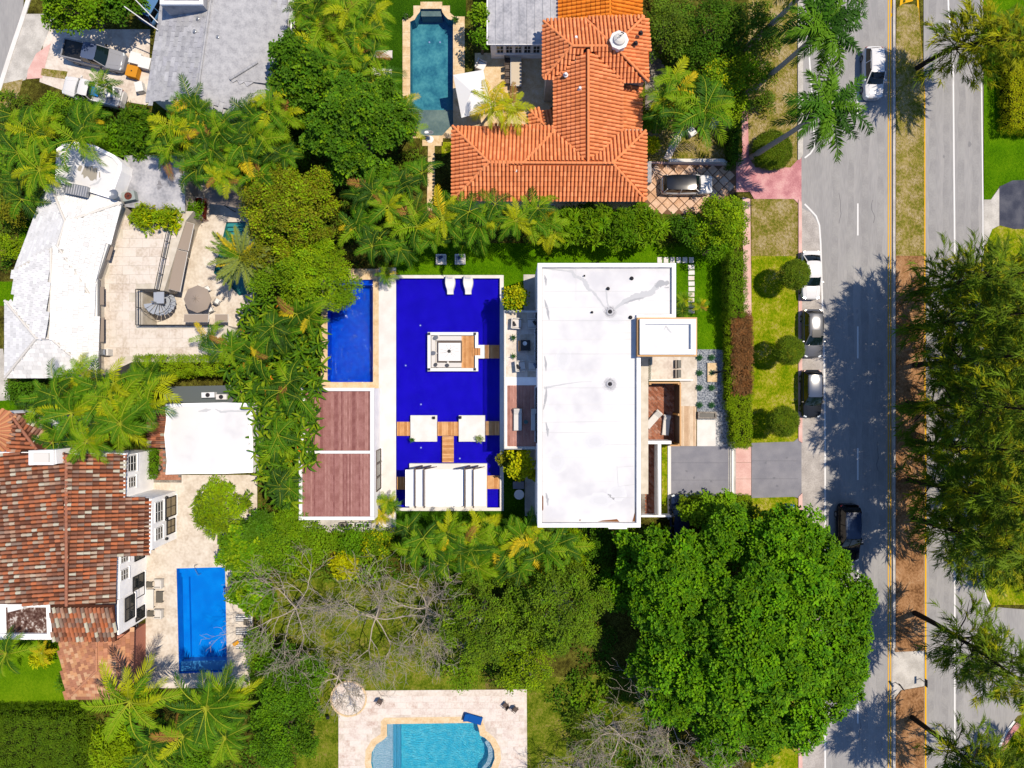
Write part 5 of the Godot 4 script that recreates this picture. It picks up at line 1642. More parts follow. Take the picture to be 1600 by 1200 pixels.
func set_front_garden() -> void:
	rng.seed = 9
	for m in ["brickA", "brickB", "brickC"]:
		tmat(m, tex(m, [[0.2, lit({"brickA": 158, "brickB": 184, "brickC": 190}[m] - 20, {"brickA": 100, "brickB": 122, "brickC": 142}[m] - 18, {"brickA": 76, "brickB": 96, "brickC": 122}[m] - 14)], [0.8, lit({"brickA": 158, "brickB": 184, "brickC": 190}[m] + 12, {"brickA": 100, "brickB": 122, "brickC": 142}[m] + 12, {"brickA": 76, "brickB": 96, "brickC": 122}[m] + 10)]], [[0.03, 1.0, 3], [0.12, 0.6, 2]], 128), 1.8, 0.9)
	var t := thing("brick_court", "red brick courtyard laid in a diagonal weave beside the villa", "courtyard", w3(1030, 660))
	wpart(t, "bed", MB.new().prism(pp([1000, 598, 1060, 598, 1060, 692, 1026, 692, 1026, 806, 1000, 806]), 0.02, 0.0), mats.oldconcrete)
	pavers(t, pp([1006, 598, 1060, 598, 1060, 692, 1027, 692, 1027, 806, 1006, 806]), 0.035, 0.42, 0.21, PI / 4, 0.02, ["brickB", "brickA", "brickB", "brickA", "brickC"], 300)
	var w := thing("timber_fence", "bronze timber screen round the brick courtyard", "fence", w3(1055, 640))
	var y := 2.3
	for e in [[1014, 598, 1063, 598], [1063, 598, 1063, 696], [1063, 696, 1047, 696]]:
		var a := w3(e[0], e[1], y); var b := w3(e[2], e[3], y)
		wpart(w, "top_rail", MB.new().bar(a, b, 0.14, 0.1), mats.brass)
		wpart(w, "panel", MB.new().bar(a * Vector3(1, 0, 1) + Vector3.UP * 1.12, b * Vector3(1, 0, 1) + Vector3.UP * 1.12, 0.07, 2.2), mats.darkbronze)
	for e in [[1016, 599.5], [1061, 599.5], [1061, 695], [1061, 648]]:
		var a := w3(e[0], e[1], y)
		wpart(w, "post", MB.new().box(Vector3(a.x, 1.17, a.z), Vector3(0.2, 2.3, 0.2)), mats.brass)
	var wl := thing("garden_wall", "low white wall with a pale coping beside the grey driveway", "wall", w3(1031, 750))
	prism_part(wl, "wall", [1028, 694, 1033, 694, 1033, 806, 1028, 806], 1.7, 0.0, mats.stucco)
	prism_part(wl, "return_wall", [1012, 689, 1049, 689, 1049, 693.8, 1012, 693.8], 1.75, 0.0, mats.stucco)
	prism_part(wl, "return_wall", [1002, 805, 1049, 805, 1049, 808, 1002, 808], 0.9, 0.0, mats.stucco)
	prism_part(wl, "coping", [1027.6, 694.2, 1030, 694.2, 1030, 804.8, 1027.6, 804.8], 1.76, 1.68, mats.steel)
	sheet("planting_strip", pp([1034, 695, 1044, 695, 1044, 806, 1034, 806]), 0.05, mats.verge, [], 0.0, "narrow grass strip beside the white wall")
	sheet("kerb", pp([1043, 696, 1048, 696, 1048, 811, 1043, 811]), 0.14, mats.paleconcrete, [], 0.14, "white kerb between the grass strip and the grey driveway")
	sheet("walkway", pp([1062, 550, 1089, 550, 1089, 636, 1062, 636]), 0.05, mats.travertine, [], 0.0, "pale stone walkway below the entrance block")
	var dk := thing("timber_walk", "pale timber boardwalk between courtyard and gravel bed", "boardwalk", w3(1076, 665))
	planks(dk, 1064, 634.5, 1088, 697, 0.08, 0.06, 0.15, true, ["palea", "paleb", "palec"])
	sheet("gravel_bed", pp([1089, 546, 1122, 546, 1146, 550, 1146, 602, 1118, 606, 1118, 656, 1089, 656]), 0.04, mats.gravel, [], 0.0, "blue grey gravel bed with round agaves")
	sheet("pebble_bed", pp([1118, 600, 1150, 600, 1150, 697, 1118, 697]), 0.045, mats.whitestone, [], 0.0, "white pebble strip dappled by the hedge")
	sheet("walkway", pp([1089, 656, 1118, 656, 1118, 697, 1089, 697]), 0.05, mats.paleconcrete, [], 0.0, "white slab between the gravel bed and the driveway")
	var court := thing("marble_court", "small sunken marble court below the entrance block", "courtyard", w3(1036, 578))
	wpart(court, "floor", MB.new().prism(rc(1012, 556, 1063, 595), 0.06, 0.0), mats.travpink)
	prism_part(court, "wall", [1014, 592.5, 1083, 592.5, 1083, 595, 1014, 595], 0.5, 0.0, mats.white)
	prism_part(court, "glass_screen", [1013, 560, 1014.2, 560, 1014.2, 594, 1013, 594], 1.6, 0.06, mats.glasspane, 0.5)
	for k in 2:
		var b := thing("bench", ["north of the two black benches on the marble court", "south of the two black benches on the marble court"][k], "bench", w3(1058, 569 + k * 15), 0.0, "black benches on the marble court")
		part(b, "seat", MB.new().bbox(Vector3(0.1, 0.45, 0), Vector3(0.34, 0.1, 0.76), 0.02), mats.black)
		part(b, "base", MB.new().box(Vector3(-0.12, 0.2, 0), Vector3(0.3, 0.4, 0.8)), mats.darkbronze)
	for k in 8:
		var a := thing("agave", "%s round green agave in the %s row of the gravel bed" % [["northernmost", "second", "third", "southernmost"][k / 2], "west" if k % 2 == 0 else "east"], "agave", w3(1092 + 19 * (k % 2), [559, 583, 606, 633][k / 2]), 0.0, "round agaves in the gravel bed")
		for i in 34:
			var f := part(a, "leaf", meshes["trop" + str(i % 3)], mat("agave", lit(40, 96, 46), 0.5))
			var el := -0.1 + 0.9 * (i / 34.0)
			f.transform = Transform3D(Basis(Vector3.UP, i * 2.39996) * Basis(Vector3.BACK, el * 0.6) * Basis.from_scale(Vector3.ONE * (0.5 - 0.2 * i / 34.0)), Vector3(0, 0.08 + 0.1 * i / 34.0, 0))
	var st := thing("stone_plinth", "square cream stone plinth with a dark sculpture in the gravel bed", "plinth", w3(1112, 581))
	wpart(st, "slab", MB.new().bbox(w3(1112, 582) + Vector3(0, 0.12, 0), Vector3(0.95, 0.22, 1.85), 0.02), mats.sandstone)
	var sc := thing("sculpture", "thin dark leaning sculpture on the cream stone plinth", "sculpture", w3(1114, 582) + Vector3(0, 0.23, 0))
	part(sc, "base", MB.new().lathe(Vector3.ZERO, [Vector2(0.22, 0), Vector2(0.2, 0.06), Vector2(0.05, 0.1)], 12), mats.black)
	part(sc, "body", MB.new().tube([Vector3(0, 0.08, 0), Vector3(0.05, 0.6, 0.02), Vector3(0.3, 1.3, -0.06), Vector3(0.62, 1.9, -0.16)], [0.05, 0.1, 0.09, 0.02], 8), mats.charcoal)
	var tr := thing("water_trough", "long grey stone trough at the end of the gravel bed", "trough", w3(1103, 648))
	ring(tr, "rim", rc(1089, 643, 1118, 654), 0.16, 0.4, 0.0, mats.oldconcrete)
	wpart(tr, "bottom", MB.new().prism(rc(1091, 645, 1116, 652), 0.28, 0.0), mats.black)
	var gate := thing("sliding_gate", "white sliding gate rail across the grey driveway", "gate", w3(1144, 738))
	for q in [[1140, 0.05], [1144, 0.32]]:
		wpart(gate, "rail", MB.new().bar(w3(q[0], 700) + Vector3.UP * 0.12, w3(q[0], 778) + Vector3.UP * 0.12, q[1] * 0.6, 0.1), mats.white)
	lounger("white sun lounger standing straight in the brick courtyard", w3(1040, 664), PI / 2 - 0.1, mats.cushion, mats.white, "loungers in the brick courtyard", {"len": 2.0})
	lounger("white sun lounger set at an angle against the villa", w3(1020, 655), 0.85, mats.cushion, mats.white, "loungers in the brick courtyard", {"len": 2.0})
	var sp := thing("stepping_stones", "row of square white stepping stones turning across the lawn", "path", w3(1080, 440))
	for i in 9:
		var o := part(sp, "stepping_stone", MB.new().bbox(Vector3.ZERO, Vector3(0.6, 0.08, 0.42), 0.015), mats[pick(["paleconcrete", "slab2"])])
		o.position = w3(1080, 417.5 + i * 8.6) + Vector3(rng.randf_range(-0.02, 0.02), 0.045, 0) - sp.position
		o.rotation.y = rng.randf_range(-0.03, 0.03)
	for i in 6:
		var o := part(sp, "stepping_stone", MB.new().bbox(Vector3.ZERO, Vector3(0.46, 0.08, 0.56), 0.015), mats.paleconcrete)
		o.position = w3(1030.5 + i * 9.9, 406.5) + Vector3(0, 0.045, 0) - sp.position
	for k in 4:
		var b := thing("round_bush", "clipped round bush %s" % ["on the verge beside the white sedan", "on the verge beside the grey car", "on the verge beside the black car", "by the pink apron under the leaning palm"][k], "bush", w3([1240, 1232, 1223, 1207][k], [430, 548, 659, 235][k], 2.8 if k < 3 else 0.8) * Vector3(1, 0, 1), 0.0, "clipped round bushes on the verge")
		ball_bush(b, [1.36, 1.34, 1.42, 1.9][k], [4.3, 4.1, 4.2, 1.5][k], "topiary")
	# terrace furniture
	var F := Vector3(0, 3.5, 0)
	armchair("white armchair with a patterned cushion at the sunny north end of the terrace", w3(807, 506, 3.5), -0.06, mats.cushion, mats.charcoal, "terrace armchairs", {"size": 1.0, "back": mats.offwhite, "pillow": mats.charcoal})
	armchair("white armchair with a dark cushion in the shade at the north end of the terrace", w3(832, 506, 3.5), PI, mats.cushion, mats.charcoal, "terrace armchairs", {"size": 0.95, "back": mats.offwhite, "pillow": mats.black})
	armchair("white armchair with a dark throw beside the second terrace plant", w3(813, 572, 3.5), 0.1, mats.cushion, mats.charcoal, "terrace armchairs", {"size": 1.0, "back": mats.offwhite, "pillow": mats.charcoal})
	armchair("white armchair in the shade near the terrace planks", w3(833, 572, 3.5), PI, mats.cushion, mats.charcoal, "terrace armchairs", {"size": 0.95, "back": mats.offwhite, "pillow": mat("bluegrey", lit(110, 128, 160), 0.95)})
	table("coffee_table", "square black coffee table in the middle of the terrace", "table", w3(821, 540, 3.5), 0, Vector3(0.86, 0.42, 0.98), mats.black, mats.black)
	var tray := thing("tray", "round white tray on the black coffee table", "tray", w3(820, 537, 3.5) + Vector3(0, 0.42, 0))
	part(tray, "dish", MB.new().lathe(Vector3.ZERO, [Vector2(0.14, 0), Vector2(0.2, 0.05), Vector2(0.18, 0.05), Vector2(0, 0.015)], 16), mats.white)
	table("side_bench", "narrow timber bench beside the black coffee table", "bench", w3(811.5, 541, 3.5), 0, Vector3(0.2, 0.4, 1.0), mats.planka, mats.plankb)
	potted_plant("teal potted plant on the terrace north of the timber bench", w3(802, 528, 3.5), 0.4, mat("tealpot", lit(60, 104, 104), 0.6), "palm_e", "trop", 9)
	potted_plant("teal potted plant on the terrace south of the timber bench", w3(802, 557, 3.5), 0.36, mats.tealpot, "palm_c", "trop", 9)
	lounger("sunlit white lounger on the terrace planks", w3(809, 655, 3.5), PI / 2, mats.cushion, mats.darkbronze, "terrace loungers", {"len": 2.1, "wide": 0.78})
	lounger("shaded white lounger on the terrace planks against the villa", w3(836, 655, 3.5), PI / 2, mats.cushion, mats.darkbronze, "terrace loungers", {"len": 2.1, "wide": 0.78})
	round_table("small round blue grey table between the terrace loungers", w3(821.5, 659, 3.5), 0.2, 0.45, mats.tealpot, mats.charcoal)
	round_table("round white table with a dark centre on the shaded lawn", w3(811, 771), 0.48, 0.7, mats.white, mats.charcoal)
	for k in 2:
		side_chair(["grey chair north of its pair in the villa's shaded south corner", "grey chair south of its pair in the villa's shaded south corner"][k], w3(829 + k * 4, 801 + k * 9), 0.3 + k * 0.4, mats.steel, mats.charcoal, "grey chairs in the south corner")
	var bx := thing("storage_box", "low grey box beside the yellow green shrub", "box", w3(810, 757))
	part(bx, "body", MB.new().box(Vector3(0, 0.25, 0), Vector3(1.0, 0.5, 0.62)), mats.drive)
	part(bx, "lid", MB.new().bbox(Vector3(0, 0.53, 0), Vector3(1.08, 0.06, 0.7), 0.015), mats.drive)


func ball_bush(t: Node3D, r: float, h: float, kind: String) -> void:
	rng.seed = hash(t.get_meta("label"))
	part(t, "trunk", MB.new().tube([Vector3.ZERO, Vector3(0.03, h * 0.5, 0)], [0.09, 0.07], 6), mats.darkbark)
	var places := []; var tones := []
	var cy: float = h - r if h > r * 1.8 else h * 0.52
	var ry: float = r if h > r * 1.8 else h * 0.48
	for i in int(720 * r * r):
		var d := Vector3(rng.randfn(), rng.randfn(), rng.randfn()).normalized()
		if d.y < -0.3:
			d.y = -d.y
		var q := (1.0 - absf(rng.randfn()) * 0.12 + 0.05 * sin(d.x * 5.0 + r) * sin(d.z * 4.0))
		var p := Vector3(d.x * r * q, cy + d.y * ry * q, d.z * r * q)
		var up := (d + Vector3(rng.randf_range(-0.6, 0.6), 0.4, rng.randf_range(-0.6, 0.6))).normalized()
		var x := up.cross(Vector3(rng.randf_range(-1, 1), 0.1, rng.randf_range(-1, 1))).normalized()
		places.append(Transform3D(Basis(x, up, x.cross(up)) * 0.5 * rng.randf_range(0.7, 1.4), p + t.position))
		var b := rng.randf_range(0.65, 1.4)
		tones.append(Color(b * rng.randf_range(0.95, 1.3), b, b))
	multi(t, "crown", meshes.leaf_small, mats[kind], places, tones, true)


# ---------------------------------------------------------------- the neighbours' houses
func tiled(t: Node3D, called: String, facets: Array, w: float, l: float, mesh: ArrayMesh, base: Material, tint: Array, lone := 0, stagger := 0.0, under: Material = null) -> void:   # facets of [u, v, h]; tint: linear tones round the base colour; lone: how many tiles are parts
	var places := []
	for f in facets:
		var p := f3(f)
		wpart(t, "roof", roof_skin(p), under if under else base)
		places.append_array(facet_places(p, w, l, stagger))
	var tones := []
	for i in places.size():
		var q: Transform3D = places[i]
		q.origin += q.basis.y * (0.012 + rng.randf_range(-0.008, 0.012))
		q.basis = q.basis * Basis(Vector3.UP, rng.randf_range(-0.03, 0.03))
		places[i] = q
		var c: Array = tint[rng.randi() % tint.size()]
		var b := rng.randf_range(0.88, 1.12)
		tones.append(Color(c[0] * b, c[1] * b, c[2] * b))
	var m: StandardMaterial3D = base.duplicate()
	m.vertex_color_use_as_albedo = true
	if lone > 0:
		var kinds := []
		for c in tint:
			var k: StandardMaterial3D = base.duplicate()
			k.albedo_color = Color(minf(c[0], 1.0), minf(c[1], 1.0), minf(c[2], 1.0)).linear_to_srgb() if base.albedo_texture else Color(base.albedo_color.srgb_to_linear().r * c[0], base.albedo_color.srgb_to_linear().g * c[1], base.albedo_color.srgb_to_linear().b * c[2]).linear_to_srgb()
			kinds.append(k)
		var order := range(places.size())
		order.sort_custom(func(a, b): return places[a].origin.length() < places[b].origin.length())
		var rest := []; var rt := []
		for i in order.size():
			if i < lone:
				var o := part(t, "roof_tile", mesh, kinds[rng.randi() % kinds.size()])
				var q: Transform3D = places[order[i]]
				q.origin -= t.position
				o.transform = q
			else:
				rest.append(places[order[i]]); rt.append(tones[order[i]])
		multi(t, called, mesh, m, rest, rt, true)
	else:
		multi(t, called, mesh, m, places, tones, true)


func set_orange_house() -> void:
	rng.seed = 21
	var t := house("orange_roofed_house", "sprawling house with bright orange barrel tile roofs and a white cupola", 900, 200)
	var e := 5.2; var r := 6.7
	var m := mat("orangetile", lit(255, 160, 106), 0.85)
	var tile := barrel_tile(0.34, 0.44)
	var tint := [[1, 1, 1], [1.06, 1.04, 1.0], [0.94, 0.92, 0.9], [1.1, 1.15, 1.2]]
	tiled(t, "roof_tiles", [
		[[707, 197, e], [707, 313, e], [764, 254, r]], [[707, 197, e], [764, 254, r], [818, 254, r], [866, 205, e], [866, 197, e]], [[866, 205, e], [818, 254, r], [919, 254, r]],
		[[707, 313, e], [1009, 313, e], [957, 255, r], [764, 254, r]], [[1009, 204, e], [957, 255, r], [1009, 313, e]], [[972, 205, e], [919, 254, r], [957, 255, r], [1009, 204, e]],
		[[866, 122, e], [866, 205, e], [919, 252, r], [919, 78, r]], [[972, 122, e], [919, 78, r], [919, 252, r], [972, 205, e]],
		[[849, 33, e], [849, 123, e], [894, 72, r]], [[849, 33, e], [894, 72, r], [958, 72, r], [913, 30, e]], [[849, 123, e], [866, 123, e], [916, 74, r], [894, 72, r]], [[972, 128, e], [1006, 128, e], [958, 72, r], [921, 74, r]],
		[[916, 28, e], [960, 72, r], [1006, 26, e]], [[1006, 26, e], [960, 72, r], [1014, 128, e], [1014, 35, e]]], 0.34, 0.44, tile, m, tint, 0, 0.0, mat("orangeunder", lit(196, 98, 56), 0.9))
	ridge_caps(t, [[[764, 254, r], [957, 255, r]], [[707, 197, e], [764, 254, r]], [[707, 313, e], [764, 254, r]], [[866, 205, e], [818, 254, r]], [[1009, 204, e], [957, 255, r]], [[1009, 313, e], [957, 255, r]], [[919, 78, r], [919, 252, r]],
		[[849, 33, e], [894, 72, r]], [[849, 123, e], [894, 72, r]], [[894, 72, r], [958, 72, r]], [[914, 29, e], [956, 70, r]], [[1006, 26, e], [962, 70, r]], [[1014, 128, e], [962, 74, r]]], 0.14, m)
	# lower brighter wing to the north and the small side roofs
	var m2 := mat("orangetile2", lit(250, 146, 52), 0.75)
	tiled(t, "roof_tiles", [[[873, -60, 3.6], [873, 30, 3.6], [953, 28, 4.9], [953, -60, 4.9]], [[953, -60, 4.9], [953, 28, 4.9], [1002, 26, 3.9], [1002, -60, 3.9]]], 0.36, 0.44, barrel_tile(0.36, 0.44), m2, tint)
	ridge_caps(t, [[[953, -60, 4.9], [953, 28, 4.9]]], 0.14, m2)
	tiled(t, "roof_tiles", [[[973, 134, 4.1], [973, 206, 4.1], [1002, 206, 3.3], [1002, 134, 3.3]], [[827, 172, 3.0], [827, 199, 3.0], [851, 196, 3.7]], [[827, 172, 3.0], [851, 196, 3.7], [868, 196, 3.7], [868, 172, 3.2]]], 0.34, 0.44, tile, m, tint)
	ridge_caps(t, [[[827, 172, 3.0], [851, 196, 3.7]]], 0.12, m)
	for q in [[[712, 202, 1004, 202, 1004, 308, 712, 308], e - 0.15], [[870, 110, 968, 110, 968, 210, 870, 210], e - 0.16], [[854, 38, 1009, 38, 1009, 123, 854, 123], e - 0.17], [[878, -60, 998, -60, 998, 40, 878, 40], 3.4], [[960, 138, 998, 138, 998, 204, 960, 204], 3.0], [[832, 176, 870, 176, 870, 202, 832, 202], 2.8]]:
		prism_part(t, "wall", q[0], q[1], 0.0, mats.creamwall)
	for q in [[806, 268], [900, 267], [900, 60], [906, 139], [884, 117], [1001, 52], [993, 68]]:
		roof_vent(t, q[0], q[1], 6.2 if q[1] != 139 else 6.4, 0.15, mats.white if q[0] < 990 else mats.charcoal)
	var cu := w3(965, 70, 6.4)
	var k := wpart(t, "cupola", MB.new().lathe(cu, [Vector2(0.74, 0), Vector2(0.74, 0.7), Vector2(0.84, 0.72), Vector2(0.84, 0.86), Vector2(0.5, 0.92)], 8), mats.white)
	part(k, "dome", MB.new().lathe(cu, [Vector2(0.56, 0.9), Vector2(0.5, 1.1), Vector2(0.3, 1.24), Vector2(0, 1.3)], 20), mats.offwhite)
	part(k, "weather_vane", MB.new().tube([cu + Vector3(0, 1.3, 0), cu + Vector3(0, 1.8, 0)], [0.02, 0.015], 5).bar(cu + Vector3(-0.32, 1.6, 0.2), cu + Vector3(0.32, 1.6, -0.2), 0.03, 0.03).bar(cu + Vector3(0.02, 1.62, -0.3), cu + Vector3(0.3, 1.62, -0.18), 0.04, 0.1), mats.charcoal)
	for q in [[724, 300], [760, 300], [860, 300]]:
		window_in(t, w3(q[0], 308, e) * Vector3(1, 0, 1) + Vector3(0, 2.0, 0), Vector3.RIGHT, Vector3.BACK, 1.2, 1.5, 2, 2, mats.white, mats.windowglass)
	# pale metal roofed annexe
	var a := house("metal_roof_annexe", "pale annexe with a flat grey seamed metal roof and a row of white windows", 815, 30, "annexe")
	prism_part(a, "wall", [766, -60, 872, -60, 872, 66, 766, 66], 3.2, 0.0, mats.stucco)
	for i in 9:
		var x0 := 762.0 + i * 12.3
		prism_part(a, "roof_sheet", [x0, -60, x0 + 12.0, -60, x0 + 12.0, 68, x0, 68], 3.5 + 0.004 * (i % 2), 3.3, mats.greyroof)
		prism_part(a, "roof_seam", [x0 + 12.0, -60, x0 + 12.3, -60, x0 + 12.3, 68, x0 + 12.0, 68], 3.54, 3.3, mats.steel)
	prism_part(a, "gutter", [760.5, -60, 762, -60, 762, 69.5, 760.5, 69.5], 3.46, 3.3, mats.stucco)
	prism_part(a, "gutter", [762.1, 68.1, 872, 68.1, 872, 69.5, 762.1, 69.5], 3.45, 3.3, mats.stucco)
	for i in 6:
		window_in(a, w3(781 + i * 14.5, 66, 3.2) * Vector3(1, 0, 1) + Vector3(0, 1.9, 0), Vector3.RIGHT, Vector3.BACK, 0.72, 1.5, 2, 2, mats.white, mats.windowglass)


func set_grey_house() -> void:
	rng.seed = 22
	var t := house("grey_shingle_house", "house with a broad pale grey shingle roof at the corner of the block", 340, 60)
	var e := 4.2; var r := 5.4
	var m := tmat("shingle", tex("shingle", [[0.2, lit(166, 167, 173)], [0.5, lit(190, 191, 196)], [0.8, lit(206, 207, 211)]], [[0.02, 1.0, 4], [0.09, 0.6, 2]]), 9.0, 0.9)
	var s := flat_tile(0.92, 0.42, 0.035)
	tiled(t, "shingles", [[[264, -60, e], [227, 160, e], [308, 150, r], [338, -60, r]], [[338, -60, r], [308, 150, r], [348, 178, e + 0.3], [447, 142, e], [450, -60, e]]], 0.92, 0.42, s, m, [[1, 1, 1], [0.93, 0.93, 0.94], [1.06, 1.06, 1.06], [0.97, 0.97, 1.0], [1.0, 1.0, 0.98]], 0, 0.5)
	tiled(t, "shingles", [[[360, 124, 5.06], [402, 98, 5.3], [449, 96, 4.8], [448, 134, 4.6]]], 0.92, 0.42, s, m, [[1.06, 1.06, 1.06], [1.0, 1.0, 1.02]], 0, 0.5)
	ridge_caps(t, [[[338, -60, r], [308, 150, r]], [[360, 124, 5.08], [402, 98, 5.32]]], 0.12, m)
	prism_part(t, "wall", [270, -60, 440, -60, 438, 138, 346, 168, 300, 158, 236, 154], 4.0, 0.0, mats.stucco)
	prism_part(t, "upper_block", [254, -60, 316, -60, 318, 9, 252, 9], 6.2, 3.9, mats.greyroof)
	ring(t, "parapet", pp([254, -60, 316, -60, 318, 9, 252, 9], 6.2), 0.25, 6.45, 6.2, mats.stucco)
	for q in [[311, 31], [306, 51], [342, 60]]:
		roof_vent(t, q[0], q[1], 5.0, 0.2, mats.steel)
	for i in 3:
		window_in(t, w3(444, 18 + i * 22, e) * Vector3(1, 0, 1) + Vector3(-0.3, 2.2, 0), Vector3.BACK, Vector3.RIGHT, 0.8, 1.3, 1, 2, mats.white, mats.windowglass)
	for k in 4:
		var b := thing("crate", ["white crate beside the orange crate, nearest the grey wall", "white crate north of the orange crate", "small white crate against the wall south of the orange crate", "orange crate with a dark knob on its lid"][k], "crate", w3([232, 217, 223, 212][k], [103, 96, 140, 116][k]), -0.25 if k != 2 else 0.2, "crates stacked by the grey roof")
		var c: Material = mats.white if k < 3 else mat("orangecrate", lit(228, 156, 50), 0.8)
		part(b, "box", MB.new().bbox(Vector3(0, 0.35, 0), Vector3(1.05, 0.7, 1.05) if k != 2 else Vector3(0.7, 0.7, 0.9), 0.02), c)
		part(b, "lid", MB.new().bbox(Vector3(0, 0.72, 0), Vector3(1.1, 0.05, 1.1) if k != 2 else Vector3(0.75, 0.05, 0.95), 0.015), c)
		if k == 3:
			part(b, "knob", MB.new().lathe(Vector3(0, 0.745, 0), [Vector2(0.07, 0), Vector2(0.06, 0.05), Vector2(0, 0.06)], 10), mats.black)


func set_white_tile_house() -> void:
	rng.seed = 23
	var t := house("white_tile_house", "white house with a hipped roof of flat white tiles and a rounded flat wing", 100, 400)
	var e := 4.2; var r := 5.9
	var m := tmat("whitetile", tex("whitetile", [[0.06, lit(222, 222, 224)], [0.25, lit(250, 250, 250)], [0.7, lit(255, 255, 255)]], [[0.012, 1.0, 4], [0.1, 0.8, 3]]), 11.0, 0.8)
	var s := flat_tile(0.4, 0.42, 0.04)
	tiled(t, "roof_tiles", [[[76, 283, e], [190, 317, e], [102, 347, r]], [[76, 283, e], [102, 347, r], [90, 384, r], [21, 424, e]], [[190, 317, e], [153, 432, e], [138, 458, e + 0.4], [90, 384, r], [102, 347, r]],
		[[90, 384, r], [138, 458, e + 0.4], [152, 432, e], [152, 590, e], [80, 529, r], [80, 388, r]], [[80, 388, r], [80, 529, r], [57, 529, r], [25, 474, e + 0.3], [25, 424, e]], [[8, 470, e], [57, 529, r], [8, 590, e]], [[8, 470, e], [25, 472, e + 0.3], [57, 529, r]], [[8, 590, e], [57, 529, r], [80, 529, r], [152, 590, e]]], 0.4, 0.42, s, m, [[1, 1, 1], [0.98, 0.98, 0.98], [1.02, 1.02, 1.02], [0.95, 0.95, 0.955]], 0, 0.5)
	ridge_caps(t, [[[76, 283, e], [102, 347, r]], [[190, 317, e], [102, 347, r]], [[102, 347, r], [90, 384, r]], [[21, 424, e], [90, 384, r]], [[90, 384, r], [138, 458, e + 0.4]], [[80, 388, r], [80, 529, r]], [[57, 529, r], [80, 529, r]], [[8, 470, e], [57, 529, r]], [[8, 590, e], [57, 529, r]], [[152, 590, e], [80, 529, r]]], 0.13, mats.offwhite)
	prism_part(t, "wall", [80, 288, 186, 319, 150, 430, 149, 586, 12, 586, 12, 474, 30, 472, 30, 424], e - 0.16, 0.0, mats.creamwall)
	var flat := [90, 234, 100, 226, 122, 222, 150, 228, 180, 243, 192, 256, 191, 268, 178, 304, 172, 310, 88, 284]
	prism_part(t, "flat_wing", flat, 4.5, 0.0, mats.stucco)
	wpart(t, "flat_roof", MB.new().prism(Geometry2D.offset_polygon(pp(flat, 4.5), -0.05)[0], 4.512, 4.5), mats.whiteroof)
	ring(t, "parapet", pp(flat, 4.5), 0.3, 4.68, 4.501, mats.stucco)
	var g := mat("dirt", lit(176, 170, 158), 0.95)
	stain(t, [122, 262, 135, 268, 150, 273, 158, 272], [0.4, 1.0, 1.1, 0.3], 4.52, g)
	stain(t, [112, 240, 116, 250, 124, 258], [0.06, 0.14, 0.1], 4.522, mats.stain2)
	stain(t, [140, 290, 152, 286, 158, 278], [0.1, 0.2, 0.1], 4.522, mats.stain2)
	var cv := wpart(t, "ventilator", MB.new().bbox(w3(120, 297, 5.0), Vector3(2.0, 0.5, 0.95), 0.05, Basis(Vector3.UP, -0.2)), mats.steel)
	for k in 9:
		part(cv, "rib", MB.new().box(w3(120, 297, 5.27) + Basis(Vector3.UP, -0.2) * Vector3(-0.9 + k * 0.22, 0, 0), Vector3(0.08, 0.06, 0.9), Basis(Vector3.UP, -0.2)), mats.greyroof)
	for e2 in [[184, 330, 166, 380], [157, 405, 152, 432]]:
		pass
	prism_part(t, "gutter", [190.5, 317, 192.3, 317.5, 154.2, 432, 152.5, 432], e - 0.02, e - 0.16, mats.steel, e)
	prism_part(t, "gutter", [152.3, 434, 154, 434, 154, 590, 152.3, 590], e - 0.02, e - 0.16, mats.steel, e)
	var dish := wpart(t, "satellite_dish", MB.new().lathe(w3(178, 304, 4.9), [Vector2(0, -0.1), Vector2(0.34, 0.0), Vector2(0.46, 0.1), Vector2(0.3, 0.02), Vector2(0, -0.06)], 16), mats.steel)
	part(dish, "mast", MB.new().tube([w3(178, 304, 4.9) + Vector3(0, -0.4, 0), w3(178, 304, 4.9) + Vector3(0, -0.1, 0)], [0.03, 0.03], 6), mats.steel)
	# upper terrace
	var T := 2.7
	var d := thing("raised_terrace", "large raised terrace of worn travertine slabs beside the white tile house", "terrace", w3(240, 480))
	var shape := pp([150, 432, 176, 352, 192, 330, 205, 348, 270, 350, 276, 330, 302, 330, 290, 345, 256, 454, 222, 454, 222, 508, 352, 508, 378, 520, 352, 566, 205, 566, 150, 592], T)
	wpart(d, "block", MB.new().prism(shape, T - 0.03, 0.0), mats.creamwall)
	for i in 3:
		tmat("terr%d" % i, tex("terr%d" % i, [[0.15, lit(202 + i * 10, 186 + i * 12, 168 + i * 13)], [0.45, lit(232 + i * 5, 219 + i * 6, 206 + i * 7)], [0.8, lit(246, 237, 226)]], [[0.012, 1.0, 4], [0.07, 0.8, 3]], 256), 6.0, 0.88)
	pavers(d, shape, T - 0.015, 1.25, 0.85, 0.0, 0.012, ["terr2", "terr1", "terr0", "terr2"], 300)
	var rail := func(parent: Node3D, flat2: Array, h: float) -> void:
		for i in range(0, flat2.size() - 2, 2):
			var a := w3(flat2[i], flat2[i + 1], h) ; var b := w3(flat2[i + 2], flat2[i + 3], h)
			for y in [1.0, 0.55, 0.12]:
				wpart(parent, "rail", MB.new().bar(a + Vector3.UP * y, b + Vector3.UP * y, 0.05, 0.04), mats.charcoal)
			var n := maxi(1, int((b - a).length() / 1.5))
			for k in n + 1:
				var p := a.lerp(b, float(k) / n)
				wpart(parent, "baluster", MB.new().bar(p, p + Vector3.UP * 1.0 + Vector3(0.01, 0, 0), 0.05, 0.05), mats.charcoal)
	var rl := thing("terrace_railing", "dark metal railing round the stair opening of the raised terrace", "railing", w3(250, 450))
	rail.call(rl, [276, 330, 250, 454, 221, 454, 221, 509, 352, 509], T)
